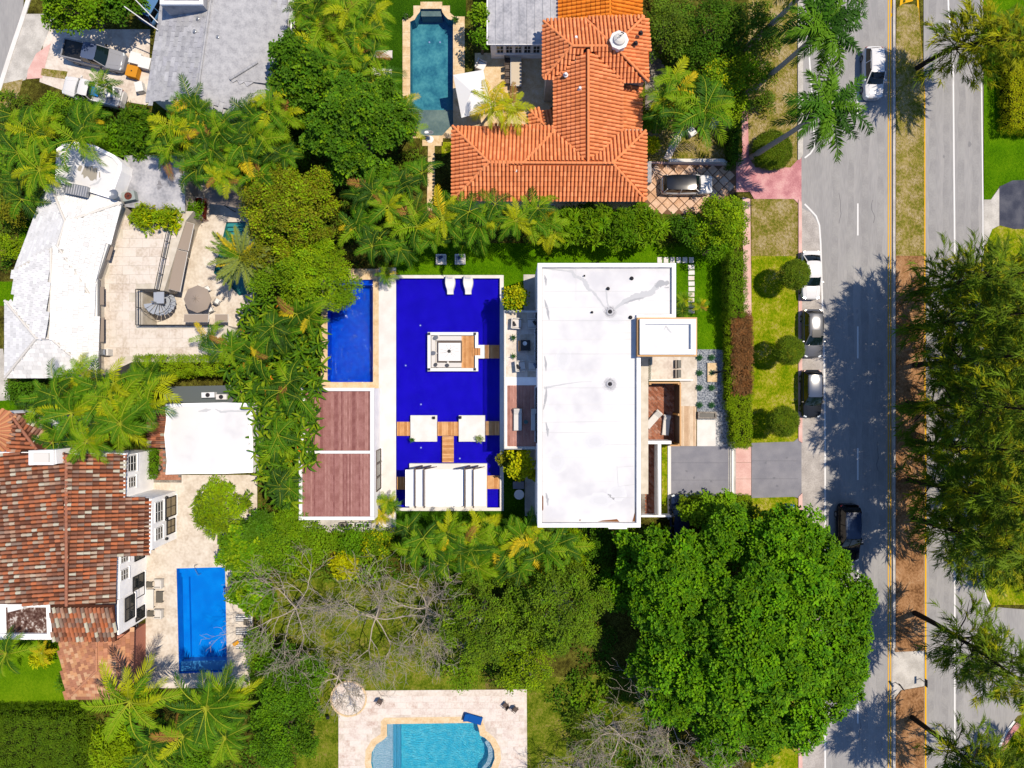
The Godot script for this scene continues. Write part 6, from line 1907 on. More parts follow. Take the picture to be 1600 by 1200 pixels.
	var st := thing("spiral_stair", "grey metal spiral stair between terrace and patio", "stair", w3(266, 478))
	var c := w3(266, 478)
	wpart(st, "column", MB.new().tube([c, c + Vector3.UP * 3.4], [0.08, 0.08], 10), mats.steel)
	var hand := []; var hr := []
	for i in 15:
		var a := -2.4 + i * 0.36
		var y := 0.18 + i * 0.18
		var bt := MB.new()
		var p1 := c + Vector3(cos(a) * 1.15, y, sin(a) * 1.15); var p2 := c + Vector3(cos(a + 0.38) * 1.15, y, sin(a + 0.38) * 1.15)
		var n1 := c + Vector3(cos(a) * 0.09, y, sin(a) * 0.09); var n2 := c + Vector3(cos(a + 0.38) * 0.09, y, sin(a + 0.38) * 0.09)
		bt.quad(n2, p2, p1, n1)
		bt.quad(p2, p2 + Vector3.DOWN * 0.05, p1 + Vector3.DOWN * 0.05, p1)
		bt.quad(n1, p1, p1 + Vector3.DOWN * 0.05, n1 + Vector3.DOWN * 0.05)
		wpart(st, "tread", bt, mat("tread", lit(176, 184, 198), 0.6))
		wpart(st, "baluster", MB.new().bar(p1, p1 + Vector3(0.01, 0.95, 0), 0.025, 0.025), mats.charcoal)
		hand.append(p1 + Vector3.UP * 0.95); hr.append(0.025)
	wpart(st, "handrail", MB.new().tube(hand, hr, 6), mats.charcoal)
	prism_part(st, "landing", [240, 456, 256, 456, 256, 474, 240, 474], T, T - 0.1, mats.tread)
	for q in [["upper of the two taupe awnings along the slanting railing", [288, 346, 303, 350, 294, 392, 277, 388]], ["lower of the two taupe awnings along the slanting railing", [276, 390, 293, 394, 281, 456, 263, 451]], ["long taupe awning south of the octagonal umbrella", [288, 491, 326, 491, 325, 503, 287, 503]], ["short taupe awning half under the thicket", [336, 491, 356, 491, 356, 503, 336, 503]]]:
		var f: Array = q[1]
		var a := thing("awning", q[0], "awning", w3(f[0], f[1]), 0.0, "taupe awnings of the patio")
		var P := [w3(f[0], f[1], 2.6), w3(f[2], f[3], 2.15), w3(f[4], f[5], 2.15), w3(f[6], f[7], 2.6)]
		wpart(a, "cloth", roof_skin_thin(P), mats.taupe)
		wpart(a, "front_bar", MB.new().bar(P[1] + Vector3.DOWN * 0.04, P[2] + Vector3.DOWN * 0.04, 0.06, 0.06), mats.white)
		for k in 2:
			wpart(a, "arm", MB.new().bar(P[0 if k == 0 else 3] + Vector3.DOWN * 0.06, P[1 if k == 0 else 2] + Vector3.DOWN * 0.08, 0.04, 0.04), mats.white)
	for q in [["upper taupe awning on the east wall of the white tile house", 448, 476], ["lower taupe awning on the east wall of the white tile house", 496, 534], ["taupe awning near the corner of the white tile roof", 383, 404]]:
		var a := thing("awning", q[0], "awning", w3(160, q[1]), 0.0, "taupe awnings of the white tile house")
		var x0 := 153.0 if q[1] > 430 else 168.0
		var P := [w3(x0, q[1], 4.0), w3(x0 + 9.5, q[1] + (0 if q[1] > 430 else 3), 3.5), w3(x0 + 9.5 - (0 if q[1] > 430 else 6), q[2] + (0 if q[1] > 430 else 3), 3.5), w3(x0 - (0 if q[1] > 430 else 6), q[2], 4.0)]
		wpart(a, "cloth", roof_skin_thin(P), mats.taupe)
		wpart(a, "front_bar", MB.new().bar(P[1] + Vector3.DOWN * 0.04, P[2] + Vector3.DOWN * 0.04, 0.05, 0.05), mats.charcoal)
	var u := thing("umbrella", "taupe octagonal umbrella over the patio table", "umbrella", w3(307, 467, 2.5) * Vector3(1, 0, 1))
	part(u, "canopy", MB.new().lathe(Vector3.ZERO, [Vector2(1.32, 2.25), Vector2(1.3, 2.3), Vector2(0.7, 2.52), Vector2(0, 2.72)], 8), mats.taupe)
	part(u, "pole", MB.new().tube([Vector3(0, 0, 0), Vector3(0, 2.8, 0)], [0.03, 0.025], 8), mats.steel)
	for k in 8:
		var g2 := TAU * k / 8
		part(u, "rib", MB.new().bar(Vector3(0, 2.735, 0), Vector3(cos(g2) * 1.32, 2.27, sin(g2) * 1.32), 0.03, 0.02), mat("taupedark", lit(150, 136, 124), 0.9))
	round_table("white round table under the taupe umbrella", w3(309, 470), 0.6, 0.72, mats.white, mats.charcoal)
	for q in [[327, 453, 0.5, "white chair northeast of the taupe umbrella"], [343, 472, 1.0, "white chair farthest east of the taupe umbrella"], [333, 485, 2.0, "white chair southeast of the taupe umbrella"]]:
		side_chair(q[3], w3(q[0], q[1]), q[2], mats.white, mats.steel, "white chairs round the umbrella")
	var sh := thing("shade_sail", "grey brown double shade canopy at the north end of the patio", "canopy", w3(352, 308))
	for k in 2:
		var f: Array = [[327, 284, 351, 290, 351, 321, 326, 318], [351.5, 290, 377, 294, 376, 326, 351.5, 321]][k]
		wpart(sh, "panel", roof_skin_thin([w3(f[0], f[1], 2.7), w3(f[2], f[3], 2.5), w3(f[4], f[5], 2.5), w3(f[6], f[7], 2.7)]), mat("sailgrey", lit(150, 140, 134), 0.95))
		wpart(sh, "post", MB.new().bar(w3(f[4], f[5], 2.5), w3(f[4], f[5], 2.5) * Vector3(1, 0, 1), 0.06, 0.06), mats.charcoal)
	var pl := thing("planter_box", "white planter of dark red plants beside the patio steps", "planter", w3(312, 322))
	wpart(pl, "box", mb_cut(rc(305, 310, 321, 345), [rc(306.5, 311.5, 319.5, 343.5)], 0.0, 0.6), mats.paleconcrete)
	wpart(pl, "soil", MB.new().prism(rc(306.5, 311.5, 319.5, 343.5), 0.5, 0.0), mat("redsoil", lit(92, 34, 26), 0.95))
	hedge([306.5, 311.5, 319, 311.5, 319, 343, 306.5, 343], 0.75, "redleaf", "dark red foliage filling the white planter", {"called": "planter_plants", "category": "plants", "cs": 0.4, "rough": 0.1, "group": ""})
	var gr := thing("flat_roofed_garage", "low flat grey roofed garage behind the white tile house", "garage", w3(240, 287))
	prism_part(gr, "wall", [195, 244, 288, 243, 288, 331, 262, 330, 196, 322], 2.8, 0.0, mats.creamwall)
	wpart(gr, "roof", MB.new().prism(pp([194, 243, 289, 242, 289, 332, 262, 331, 195, 323], 2.9), 2.92, 2.78), mats.greyroof)
	stain(gr, [248, 282, 250, 290, 247, 296], [0.2, 0.5, 0.2], 2.93, mat("roofdirt", lit(150, 150, 156), 0.9))
	air_unit("grey air conditioner with a round fan at the edge of the garage roof", w3(206, 309, 2.95) + Vector3(0, 0.0, 0), 0.2, Vector3(1.15, 0.6, 0.85), mat("acgrey", lit(168, 178, 176), 0.7), mat("fanrust", lit(130, 70, 58), 0.8))
	air_unit("narrow pale air conditioner beside the rounded white wing", w3(198, 275, 2.95), -0.15, Vector3(0.45, 0.55, 1.0), mats.offwhite, mats.charcoal)
	var bq := thing("barbecue", "pale covered barbecue against the white tile house wall", "barbecue", w3(170, 551, T))
	part(bq, "cart", MB.new().bbox(Vector3(0, 0.4, 0), Vector3(0.8, 0.8, 0.6), 0.02), mats.offwhite)
	part(bq, "hood", MB.new().bbox(Vector3(-0.1, 0.92, 0), Vector3(0.62, 0.26, 0.56), 0.08), mats.steel)
	part(bq, "handle", MB.new().bar(Vector3(0.26, 0.95, -0.22), Vector3(0.26, 0.95, 0.22), 0.03, 0.03), mats.charcoal)


func roof_skin_thin(p: Array) -> MB:
	var b := MB.new()
	var n := newell(p)
	for y in [0.0, -0.015]:
		var o: Vector3 = n * y
		if y == 0.0:
			if (p[1] - p[0]).cross(p[2] - p[0]).dot(n) > 0:
				b.quad(p[0], p[1], p[2], p[3])
			else:
				b.quad(p[3], p[2], p[1], p[0])
		else:
			b.quad(p[0] + o, p[1] + o, p[2] + o, p[3] + o)
	return b


func set_mottled_house() -> void:
	rng.seed = 24
	var t := house("mottled_tile_house", "two storey white house with a mottled brown barrel tile roof", 80, 830)
	var e := 5.5; var r := 7.0
	var m := mat("mottled", lit(200, 132, 102), 0.9)
	var tint := [[0.4, 0.42, 0.45], [0.85, 0.75, 0.62], [0.55, 0.95, 1.3], [0.72, 0.76, 0.8], [1.0, 0.92, 0.82], [0.95, 1.5, 1.8], [0.6, 0.6, 0.6], [0.5, 0.55, 0.6], [0.9, 0.78, 0.66], [0.46, 0.6, 0.75], [1.1, 2.6, 3.6], [0.8, 1.2, 1.5], [1.05, 0.85, 0.66], [0.66, 0.7, 0.72], [1.0, 2.0, 2.6]]
	var tile := barrel_tile(0.36, 0.52)
	tiled(t, "roof_tiles", [[[-140, 707, e], [-140, 944, e], [80, 944, e + 1.1], [104, 946, r], [104, 708, r]], [[104, 712, r], [104, 946, r], [181, 946, e], [181, 869, e], [233, 866, e - 0.7], [232, 779, e - 0.7], [193, 776, e], [193, 708, e]],
		[[78, 945, e + 0.9], [82, 1000, e - 0.4], [182, 1000, e - 0.4], [178, 945, e + 0.9]],
		[[15, 650, e + 0.4], [14, 708, e + 0.4], [56, 702, r - 0.3]], [[16, 646, e], [58, 702, r - 0.3], [76, 702, e + 1.0], [98, 678, e], [46, 645, e]]], 0.36, 0.52, tile, m, tint, 300, 0.0, mat("mottledunder", lit(84, 52, 40), 0.95))
	ridge_caps(t, [[[104, 710, r], [104, 946, r]], [[17, 648, e + 0.2], [57, 702, r - 0.3]], [[96, 680, e], [70, 704, e + 1.0]]], 0.15, mat("capbrown", lit(176, 120, 98), 0.9))
	var m2 := mat("porchtile", lit(206, 148, 116), 0.9)
	tiled(t, "porch_tiles", [[[91, 1002, 3.4], [105, 1092, 3.0], [151, 1048, 4.1], [151, 1002, 4.1]], [[151, 1002, 4.1], [151, 1048, 4.1], [208, 1092, 3.0], [208, 982, 3.1], [182, 1002, 3.5]], [[105, 1092, 3.0], [208, 1092, 3.0], [151, 1048, 4.1]]], 0.42, 0.36, flat_tile(0.42, 0.36, 0.05), m2, [[1, 1, 1], [1.2, 1.5, 1.5], [0.72, 0.68, 0.68], [1.1, 1.2, 1.05], [0.85, 0.8, 0.82], [0.95, 0.9, 0.8]], 0, 0.5)
	ridge_caps(t, [[[151, 1002, 4.1], [151, 1048, 4.1]], [[105, 1092, 3.0], [151, 1048, 4.1]]], 0.12, m2)
	prism_part(t, "porch_wall", [96, 1000, 203, 990, 203, 1088, 108, 1088], 2.8, 0.0, mat("rosewall", lit(206, 140, 120), 0.9))
	prism_part(t, "wall", [-140, 712, 190, 712, 190, 779, 229, 782, 229, 863, 178, 866, 178, 942, -140, 942], e - 0.9, 0.0, mats.stucco, e)
	prism_part(t, "wall", [-140, 712, 189, 712, 189, 864, 177, 864, 177, 940, -140, 940], e - 0.15, e - 0.9, mats.stucco, e)
	prism_part(t, "wall", [86, 941, 179, 941, 180, 996, 88, 996], e - 0.6, 0.0, mats.stucco, e)
	prism_part(t, "eaves", [193, 712, 195, 712, 195, 777, 193, 777], e, e - 0.15, mats.stucco)
	prism_part(t, "eaves", [233, 780, 235, 780, 235, 865, 233, 865], e - 0.72, e - 0.87, mats.stucco)
	prism_part(t, "wing", [20, 652, 92, 652, 92, 712, 20, 712], e - 0.2, 0.0, mats.stucco)
	prism_part(t, "parapet", [-5, 706.5, 90, 706.5, 90, 711, -5, 711], e + 0.9, e - 0.2, mats.stucco)
	prism_part(t, "parapet", [98, 708, 196, 708, 196, 711, 98, 711], e + 0.2, e - 0.2, mats.stucco)
	var ch := prism_part(t, "chimney", [46, 705, 87, 703, 88, 725, 46, 727], 8.0, 5.0, mats.stucco)
	part(ch, "chimney_cap", MB.new().prism(pp([44.5, 704, 84, 703, 84, 726.5, 44.5, 726.5], 8.15), 8.15, 8.01), mats.white)
	part(ch, "chimney_top", MB.new().prism(pp([52, 708, 76, 708, 76, 722, 52, 722], 8.3), 8.3, 8.16), mats.offwhite)
	# round bay and flat balcony on the west side
	var bay := w3(0, 672, 5.6)
	tiled_cone(t, bay, 1.5, 6.2, m)
	prism_part(t, "flat_block", [-140, 940, 81, 940, 83, 999, -140, 999], 4.6, 0.0, mats.stucco)
	wpart(t, "balcony_floor", MB.new().prism(pp([9, 943, 78, 945, 79, 990, 10, 989], 4.62), 4.62, 4.6), tmat("weathered", tex("weathered", [[0.25, lit(70, 46, 40)], [0.5, lit(112, 86, 78)], [0.6, lit(128, 104, 96)], [0.72, lit(214, 206, 200)]], [[0.02, 1.0, 4], [0.06, 0.8, 3]], 256), 5.0, 0.9))
	ring(t, "parapet", pp([-140, 940, 81, 940, 83, 999, -140, 999], 4.9), 0.5, 4.95, 4.601, mats.stucco)
	prism_part(t, "stair_head", [11, 941, 35, 940, 36, 951, 12, 957], 5.6, 4.6, mats.white)
	# windows in the walls that face the pool: [u at wall, v, top height, level, width, height, columns, rows]
	var wx := func(u: float, h: float) -> float: return w3(u, 0, h).x
	for q in [[190.3, 727, 3.9, 1.5, 1.5], [190.3, 757, 3.9, 1.0, 1.3], [229.3, 806, 3.4, 1.9, 1.5], [229.3, 841, 3.4, 1.2, 1.4], [178.3, 878, 3.9, 0.9, 1.3], [178.3, 905, 3.9, 1.0, 1.3]]:
		var v3 := w3(q[0], q[1], e)
		window_in(t, Vector3(v3.x, q[2], v3.z), Vector3.BACK, Vector3.RIGHT, q[3], q[4], 2, 3, mats.white, mats.windowglass)
	for q in [[229.3, 805, 1.2, 1.9, 2.0], [229.3, 838, 1.2, 1.4, 1.6], [178.3, 880, 1.3, 1.5, 1.8], [178.3, 936, 1.5, 2.2, 2.0], [181.3, 962, 3.3, 2.2, 1.6], [180.0, 982, 1.4, 1.2, 1.6]]:
		var v3 := w3(q[0], q[1], e)
		window_in(t, Vector3(v3.x, q[2], v3.z), Vector3.BACK, Vector3.RIGHT, q[3], q[4], 2, 2, mats.charcoal, mat("tanglass", lit(150, 132, 96), 0.3) if q[0] > 200 else mats.windowglass)
	for q in [[229.6, 787], [229.6, 823], [229.6, 855], [178.6, 862], [180.6, 998]]:
		var v3 := w3(q[0], q[1], e) + Vector3(0.1, -3.3, 0)
		wpart(t, "wall_lamp", MB.new().lathe(v3, [Vector2(0.08, -0.2), Vector2(0.16, 0.0), Vector2(0.1, 0.14), Vector2(0, 0.2)], 8), mats.black)
	# white cottage
	var c := house("white_cottage", "small cottage with a flat bright white roof and wavy edges", 330, 685, "cottage")
	var H := 3.3
	var flat := [259, 631, 300, 630, 350, 629, 395, 630, 396, 650, 394, 668, 396, 690, 396, 738, 350, 740, 300, 740, 260, 741, 262, 720, 260, 700, 258, 680, 261, 655]
	prism_part(c, "wall", flat, H, 0.0, mats.stucco)
	wpart(c, "roof", MB.new().prism(Geometry2D.offset_polygon(pp(flat, H), -0.05)[0], H + 0.012, H), mats.whiteroof)
	ring(c, "parapet", pp(flat, H), 0.28, H + 0.16, H + 0.001, mats.stucco)
	stain(c, [310, 643, 322, 641, 330, 640], [0.1, 0.3, 0.05], H + 0.02, mats.stain2)
	stain(c, [336, 639, 346, 644, 362, 642, 386, 643], [0.08, 0.2, 0.16, 0.1], H + 0.02, mats.stain2)
	prism_part(c, "side_wall", [397, 664, 404, 672, 404, 735, 397, 739], 2.6, 0.0, mats.greyroof)
	tiled(c, "roof_tiles", [[[233, 652, 2.5], [233, 699, 2.5], [260, 699, 3.1], [260, 635, 3.1], [250, 634, 2.9]]], 0.36, 0.52, tile, m, tint)
	prism_part(c, "porch_wall", [237, 652, 260, 640, 260, 697, 237, 697], 2.3, 0.0, mats.stucco)
	var fl := house("grey_flat_annexe", "low annexe with a dark grey flat roof behind the white cottage", 312, 615, "annexe")
	prism_part(fl, "wall", [262, 605, 362, 603, 362, 629, 262, 629], 2.4, 0.0, mats.creamwall)
	wpart(fl, "roof", MB.new().prism(pp([261, 604, 363, 602, 363, 629.4, 261, 629.4], 2.45), 2.47, 2.41), mat("slate", lit(104, 112, 114), 0.9))
	air_unit("pale green air conditioner on the dark grey flat roof", w3(270, 620, 2.5), 0.0, Vector3(1.0, 0.7, 0.6), mat("acgreen", lit(176, 196, 186), 0.7), mats.greyroof)
	air_unit("long white air conditioner on the dark grey flat roof", w3(329, 617, 2.5), 0.03, Vector3(1.2, 0.6, 0.5), mats.white, mats.charcoal)
	air_unit("grey framed air conditioner east of the long white one", w3(349, 620, 2.5), 0.0, Vector3(1.0, 0.5, 0.5), mats.offwhite, mats.charcoal)
	var bp := thing("brick_patio", "small reddish brick patio between the cottage and the white wall", "patio", w3(254, 725))
	for k in 3:
		tmat("rosebrick%d" % k, tex("rosebrick%d" % k, [[0.2, lit(160 + k * 12, 106 + k * 10, 84 + k * 9)], [0.8, lit(192 + k * 10, 136 + k * 10, 112 + k * 9)]], [[0.03, 1.0, 3], [0.12, 0.6, 2]], 128), 1.6, 0.9)
	wpart(bp, "bed", MB.new().prism(pp([239, 700, 262, 700, 262, 740, 284, 740, 284, 754, 240, 754]), 0.032, 0.0), mats.oldconcrete)
	pavers(bp, pp([239, 700, 262, 700, 262, 740, 284, 740, 284, 753.5, 240, 753.5]), 0.05, 0.5, 0.26, 0.0, 0.015, ["rosebrick0", "rosebrick1", "rosebrick2"], 300)
	var fr := thing("wire_sculpture", "tangled dark wire ring standing on the brick patio", "ornament", w3(247, 731))
	var pts := []; var rr := []
	for i in 60:
		var a := i * 0.42
		pts.append(Vector3(cos(a) * (0.42 + 0.1 * sin(i * 1.3)), 0.25 + 0.16 * sin(i * 0.7), sin(a) * (0.4 + 0.1 * cos(i * 0.9)))); rr.append(0.022)
	part(fr, "wire", MB.new().tube(pts, rr, 5), mats.charcoal)
	part(fr, "stone", MB.new().lathe(Vector3.ZERO, [Vector2(0.34, 0), Vector2(0.38, 0.12), Vector2(0.2, 0.24), Vector2(0, 0.26)], 12), mats.oldconcrete)


func tiled_cone(t: Node3D, c: Vector3, h: float, r: float, m: Material) -> void:
	var b := MB.new()
	var rad := 1.9
	wpart(t, "bay_roof", MB.new().lathe(c, [Vector2(rad, 0), Vector2(0.0, h)], 18), m)
	wpart(t, "bay_wall", MB.new().lathe(c * Vector3(1, 0, 1), [Vector2(rad - 0.2, 0), Vector2(rad - 0.2, c.y)], 18), mats.stucco)
	for k in 18:
		var a := TAU * k / 18
		b.tube([c + Vector3(cos(a) * rad, 0.05, sin(a) * rad), c + Vector3(0, h + 0.04, 0)], [0.17, 0.03], 6)
	wpart(t, "bay_tiles", b, mat("baytile", lit(222, 160, 116), 0.85), true)


func set_pavilion() -> void:
	rng.seed = 25
	var t := house("deck_roof_pavilion", "low pool pavilion roofed with rose brown planks in white frames", 530, 710, "pavilion")
	var H := 3.2
	prism_part(t, "wall", [470, 607, 585, 607, 585, 812, 468, 812], H - 0.1, 0.0, mats.stucco, H)
	planks(t, 477, 611.5, 578, 704, H, 0.08, 0.15, true, ["rosea", "roseb", "rosec", "rosea"])
	planks(t, 472.5, 709, 578, 807, H, 0.08, 0.15, true, ["rosea", "roseb", "rosec", "rosea"])
	for q in [[470, 606, 585, 611], [468, 704.3, 578, 708.7], [467, 807.3, 585, 812.5], [578.3, 611.2, 584.8, 807]]:
		prism_part(t, "frame", [q[0], q[1], q[2], q[1], q[2], q[3], q[0], q[3]], H + 0.14, H - 0.1, mats.white)
	prism_part(t, "frame", [467, 712, 472, 712, 472, 807, 467, 807], H + 0.145, H - 0.1, mats.white)
	for i in 3:
		var v3 := w3(585, 716 + i * 22, H) * Vector3(1, 0, 1) + Vector3(0.0, 1.3, 0)
		window_in(t, v3, Vector3.BACK, Vector3.RIGHT, 1.3, 2.3, 1, 1, mats.darkbronze, mats.windowglass, "glass_door")
	wpart(t, "flue", MB.new().tube([w3(594, 700, 0.0), w3(594, 700, 0.0) + Vector3.UP * 1.2], [0.05, 0.05], 8), mats.black)
	for k in 4:
		air_unit("pump or cooling unit %s behind the pavilion" % ["farthest west in the row", "second in the row", "third in the row", "farthest east in the row"][k], w3(537 + k * 13, 819), 0.0, Vector3(0.62, 0.55, 0.45), mats[["oldconcrete", "offwhite", "white", "greyroof"][k]], mats[["charcoal", "black", "charcoal", "black"][k]], "cooling units behind the pavilion")


func set_furniture() -> void:
	rng.seed = 30
	# terrace of the orange house
	var u := thing("umbrella", "large white square cantilever umbrella beside the teal pool", "umbrella", w3(736, 146, 2.6) * Vector3(1, 0, 1), 0.0)
	var U := w3(736, 146, 2.6) * Vector3(1, 0, 1)
	var q := [w3(708, 117, 2.5) - U, w3(755, 109, 2.5) - U, w3(768, 172, 2.5) - U, w3(721, 184, 2.5) - U]
	var top := w3(737, 143, 3.0) - U
	for i in 4:
		var a: Vector3 = q[i]; var b: Vector3 = q[(i + 1) % 4]
		part(u, "panel", MB.new_tri(a, b, top), mats.white)
		part(u, "rib", MB.new().bar(top + Vector3.DOWN * 0.03, a + Vector3.DOWN * 0.03, 0.03, 0.03), mats.steel)
	part(u, "mast", MB.new().tube([Vector3(1.9, 0, 0.6), Vector3(1.9, 2.7, 0.6), top + Vector3(0, 0.2, 0)], [0.05, 0.05, 0.04], 8), mats.charcoal)
	var dt := table("dining_table", "long cream dining table on the beige terrace", "table", w3(806, 111, 0.8) * Vector3(1, 0, 1), 0.0, Vector3(1.05, 0.76, 2.85), mats.cushion, mats.darkbronze)
	part(dt, "runner", MB.new().bbox(Vector3(0, 0.775, 0), Vector3(0.9, 0.03, 2.7), 0.01), mat("linen", lit(222, 208, 186), 0.95))
	for i in 4:
		side_chair("brown chair %s along the west side of the cream dining table" % ["northernmost", "second from the north", "third from the north", "southernmost"][i], w3(793, 97 + i * 11), 0.0, mats.darkbronze, mats.darkbronze, "brown dining chairs")
	side_chair("brown chair at the south end of the cream dining table", w3(803, 139), PI / 2, mats.darkbronze, mats.darkbronze, "brown dining chairs")
	armchair("round white armchair by the white square umbrella", w3(752, 105), -0.4, mats.white, mats.white, "", {"size": 0.95, "back": mats.offwhite})
	lounger("north of the two pale loungers on the green lawn by the teal pool", w3(598, 87), PI, mats.cushion, mats.offwhite, "loungers by the teal pool", {"len": 2.0, "wide": 0.75})
	lounger("south of the two pale loungers half under the palms by the teal pool", w3(597, 115), PI - 0.06, mats.cushion, mats.offwhite, "loungers by the teal pool", {"len": 2.0, "wide": 0.75})
	for k in 2:
		potted_plant(["round potted shrub on the northwest shoulder of the teal pool", "round potted shrub on the northeast shoulder of the teal pool"][k], w3([635, 712][k], [28, 33][k]), 0.45, mats.oldconcrete, "palm_c", "trop", 16)
	var d := thing("satellite_dish", "white satellite dish on a stand at the foot of the teal pool", "dish", w3(672, 218))
	part(d, "mast", MB.new().tube([Vector3.ZERO, Vector3(0, 0.9, 0)], [0.05, 0.04], 8), mats.steel)
	part(d, "base", MB.new().lathe(Vector3.ZERO, [Vector2(0.36, 0), Vector2(0.36, 0.06), Vector2(0.1, 0.1), Vector2(0, 0.1)], 16), mats.white)
	part(d, "reflector", MB.new().lathe(Vector3(0, 0.95, -0.3), [Vector2(0.0, 0.0), Vector2(0.3, 0.05), Vector2(0.46, 0.14), Vector2(0.4, 0.14), Vector2(0.0, 0.06)], 18, Vector2(1.0, 0.45)), mats.steel)
	for k in 2:
		armchair(["white garden chair west of its pair in the dry front garden", "white garden chair east of its pair in the dry front garden"][k], w3([1079, 1113][k], [208, 196][k]), 0.6 - k * 1.2, mats.white, mats.white, "white garden chairs", {"size": 0.85, "back": mats.white})
	var pt := thing("stone_path", "short curving path of pale stone slabs to the diamond driveway", "path", w3(1054, 232))
	for i in 6:
		var o := part(pt, "slab", MB.new().bbox(Vector3.ZERO, Vector3(0.68, 0.07, 0.5), 0.015), mats["slab2"])
		o.position = w3(1043 + i * 3.4 + i * i * 0.15, 246 - i * 7.6) + Vector3(0, 0.05, 0) - pt.position
		o.rotation.y = -0.42 + i * 0.02
	var gw := thing("garden_wall", "low white wall along the north side of the diamond driveway", "wall", w3(1090, 250))
	prism_part(gw, "wall", [1046, 248, 1130, 248, 1140, 254, 1140, 258, 1129, 253, 1046, 253], 0.7, 0.0, mats.paleconcrete)
	prism_part(gw, "gate_post", [1012, 252, 1018, 252, 1018, 285, 1012, 285], 1.0, 0.0, mats.greyroof)
	var dr := thing("diamond_driveway", "driveway of square peach slabs laid diagonally with dark joints", "driveway", w3(1080, 290))
	var area := pp([1008, 256, 1150, 258, 1150, 300, 1112, 318, 1085, 340, 1008, 330])
	wpart(dr, "joints", MB.new().prism(area, 0.03, 0.0), mat("jointdark", lit(134, 102, 80), 0.95))
	pavers(dr, area, 0.055, 0.78, 0.78, PI / 4, 0.075, ["peach0", "peach1", "peach2"], 300, [], 0.0, 0.2)
	sheet("kerb", pp([1012, 252.6, 1046, 253, 1140, 257, 1140, 259.5, 1012, 256]), 0.06, mats.palepink, [], 0.06, "thin pink edge of the diamond driveway")
	var bk := thing("garden_bench", "white metal bench with dark cushions under the hedge by the diamond driveway", "bench", w3(1068, 345))
	part(bk, "seat", MB.new().bbox(Vector3(0, 0.42, 0), Vector3(1.3, 0.06, 0.5), 0.02), mats.white)
	part(bk, "backrest", MB.new().bbox(Vector3(0, 0.7, 0.26), Vector3(1.3, 0.45, 0.06), 0.02), mats.white)
	legs(bk, 0.6, 0.2, 0.4, 0.05, mats.white)
	for k in 2:
		part(bk, "cushion", MB.new().bbox(Vector3(-0.28 + k * 0.56, 0.48, 0), Vector3(0.36, 0.08, 0.4), 0.03), mats.charcoal)
	# by the bright blue pool
	var wf = mats.charcoal
	table("patio_table", "white patio sofa table among the wicker chairs by the bright blue pool", "table", w3(235, 934), 0, Vector3(1.05, 0.45, 1.9), mats.offwhite, wf)
	for k in 2:
		armchair(["white cushioned chair north of the patio table", "white cushioned chair south of the patio table"][k], w3(251, 910 + k * 47), PI if k else PI, mats.cushion, wf, "white cushioned patio chairs", {"size": 0.85, "back": mats.offwhite})
	for k in 3:
		table("wicker_stool", ["grey slatted stool north of the patio table", "large grey slatted table east of the patio table", "grey slatted stool south of the patio table"][k], "stool" if k != 1 else "table", w3([236, 252, 238][k], [912, 931, 957][k]), 0, Vector3([0.6, 0.64, 0.6][k], 0.42, [0.55, 1.1, 0.55][k]), mat("slatgrey", lit(112, 108, 100), 0.8), wf, "grey slatted stools")
	for k in 3:
		lounger(["striped black and white lounger half under the tree by the bright blue pool", "middle striped lounger east of the bright blue pool", "southern striped lounger with a yellow towel"][k], w3(384, [964, 985, 1007][k]), 0.0, mats.white, mats.charcoal, "striped loungers", {"len": 1.7, "wide": 0.72, "stripes": mats.charcoal})
	for k in 2:
		table("side_table", ["grey side table between the two northern striped loungers", "grey side table beside the yellow towel"][k], "table", w3(387, 970 + k * 26), 0, Vector3(0.5, 0.42, 0.55), mats.slatgrey, wf, "grey side tables")
	var tw := thing("towel", "yellow towel draped over the end of the southern striped lounger", "towel", w3(371, 1003) + Vector3(0, 0.37, 0), 0.6)
	part(tw, "cloth", MB.new().bbox(Vector3(0, 0.02, 0), Vector3(0.62, 0.03, 0.34), 0.01), mat("towel", lit(232, 166, 40), 0.95))
	var ra := thing("pool_handrail", "bent steel handrail at the steps of the bright blue pool", "handrail", w3(311, 886))
	part(ra, "rail", MB.new().tube([Vector3(-0.1, 0, -0.3), Vector3(-0.1, 0.8, -0.3), Vector3(0, 0.85, 0.0), Vector3(0.05, 0.3, 0.7), Vector3(0.05, -0.3, 0.75)], [0.025, 0.025, 0.025, 0.025, 0.025], 7), mats.steel)
	var rt := thing("striped_lounger_cushion", "striped blue and white cushion left under the tree above the bare tree", "cushion", w3(392, 889) , 0.3)
	part(rt, "pad", MB.new().bbox(Vector3(0, 0.3, 0), Vector3(1.1, 0.1, 0.5), 0.03), mats.white)
	for k in 4:
		part(rt, "stripe", MB.new().box(Vector3(-0.42 + k * 0.28, 0.352, 0), Vector3(0.1, 0.008, 0.48)), mats.charcoal)
	# turquoise pool deck
	lounger("blue lounger lying askew on the edge of the turquoise pool", w3(739, 1121), PI - 0.28, mats.blue, mats.blue, "", {"len": 1.85, "wide": 0.78})
	for k in 3:
		side_chair(["brown wooden chair near the round patio", "brown wooden chair west of its pair at the east end of the deck", "brown wooden chair east of its pair at the east end of the deck"][k], w3([595, 790, 805][k], [1093, 1099, 1105][k]), [-0.5, 2.4, -0.7][k], mats.darkbronze, mats.darkbronze, "brown deck chairs")
	var lp := thing("garden_lamp", "black garden spot lamp on the lawn beside the round patio", "lamp", w3(514, 1118))
	part(lp, "post", MB.new().tube([Vector3.ZERO, Vector3(0.05, 0.5, 0)], [0.03, 0.03], 6), mats.black)
	part(lp, "head", MB.new().bbox(Vector3(0.05, 0.6, -0.1), Vector3(0.3, 0.22, 0.3), 0.04), mats.black)
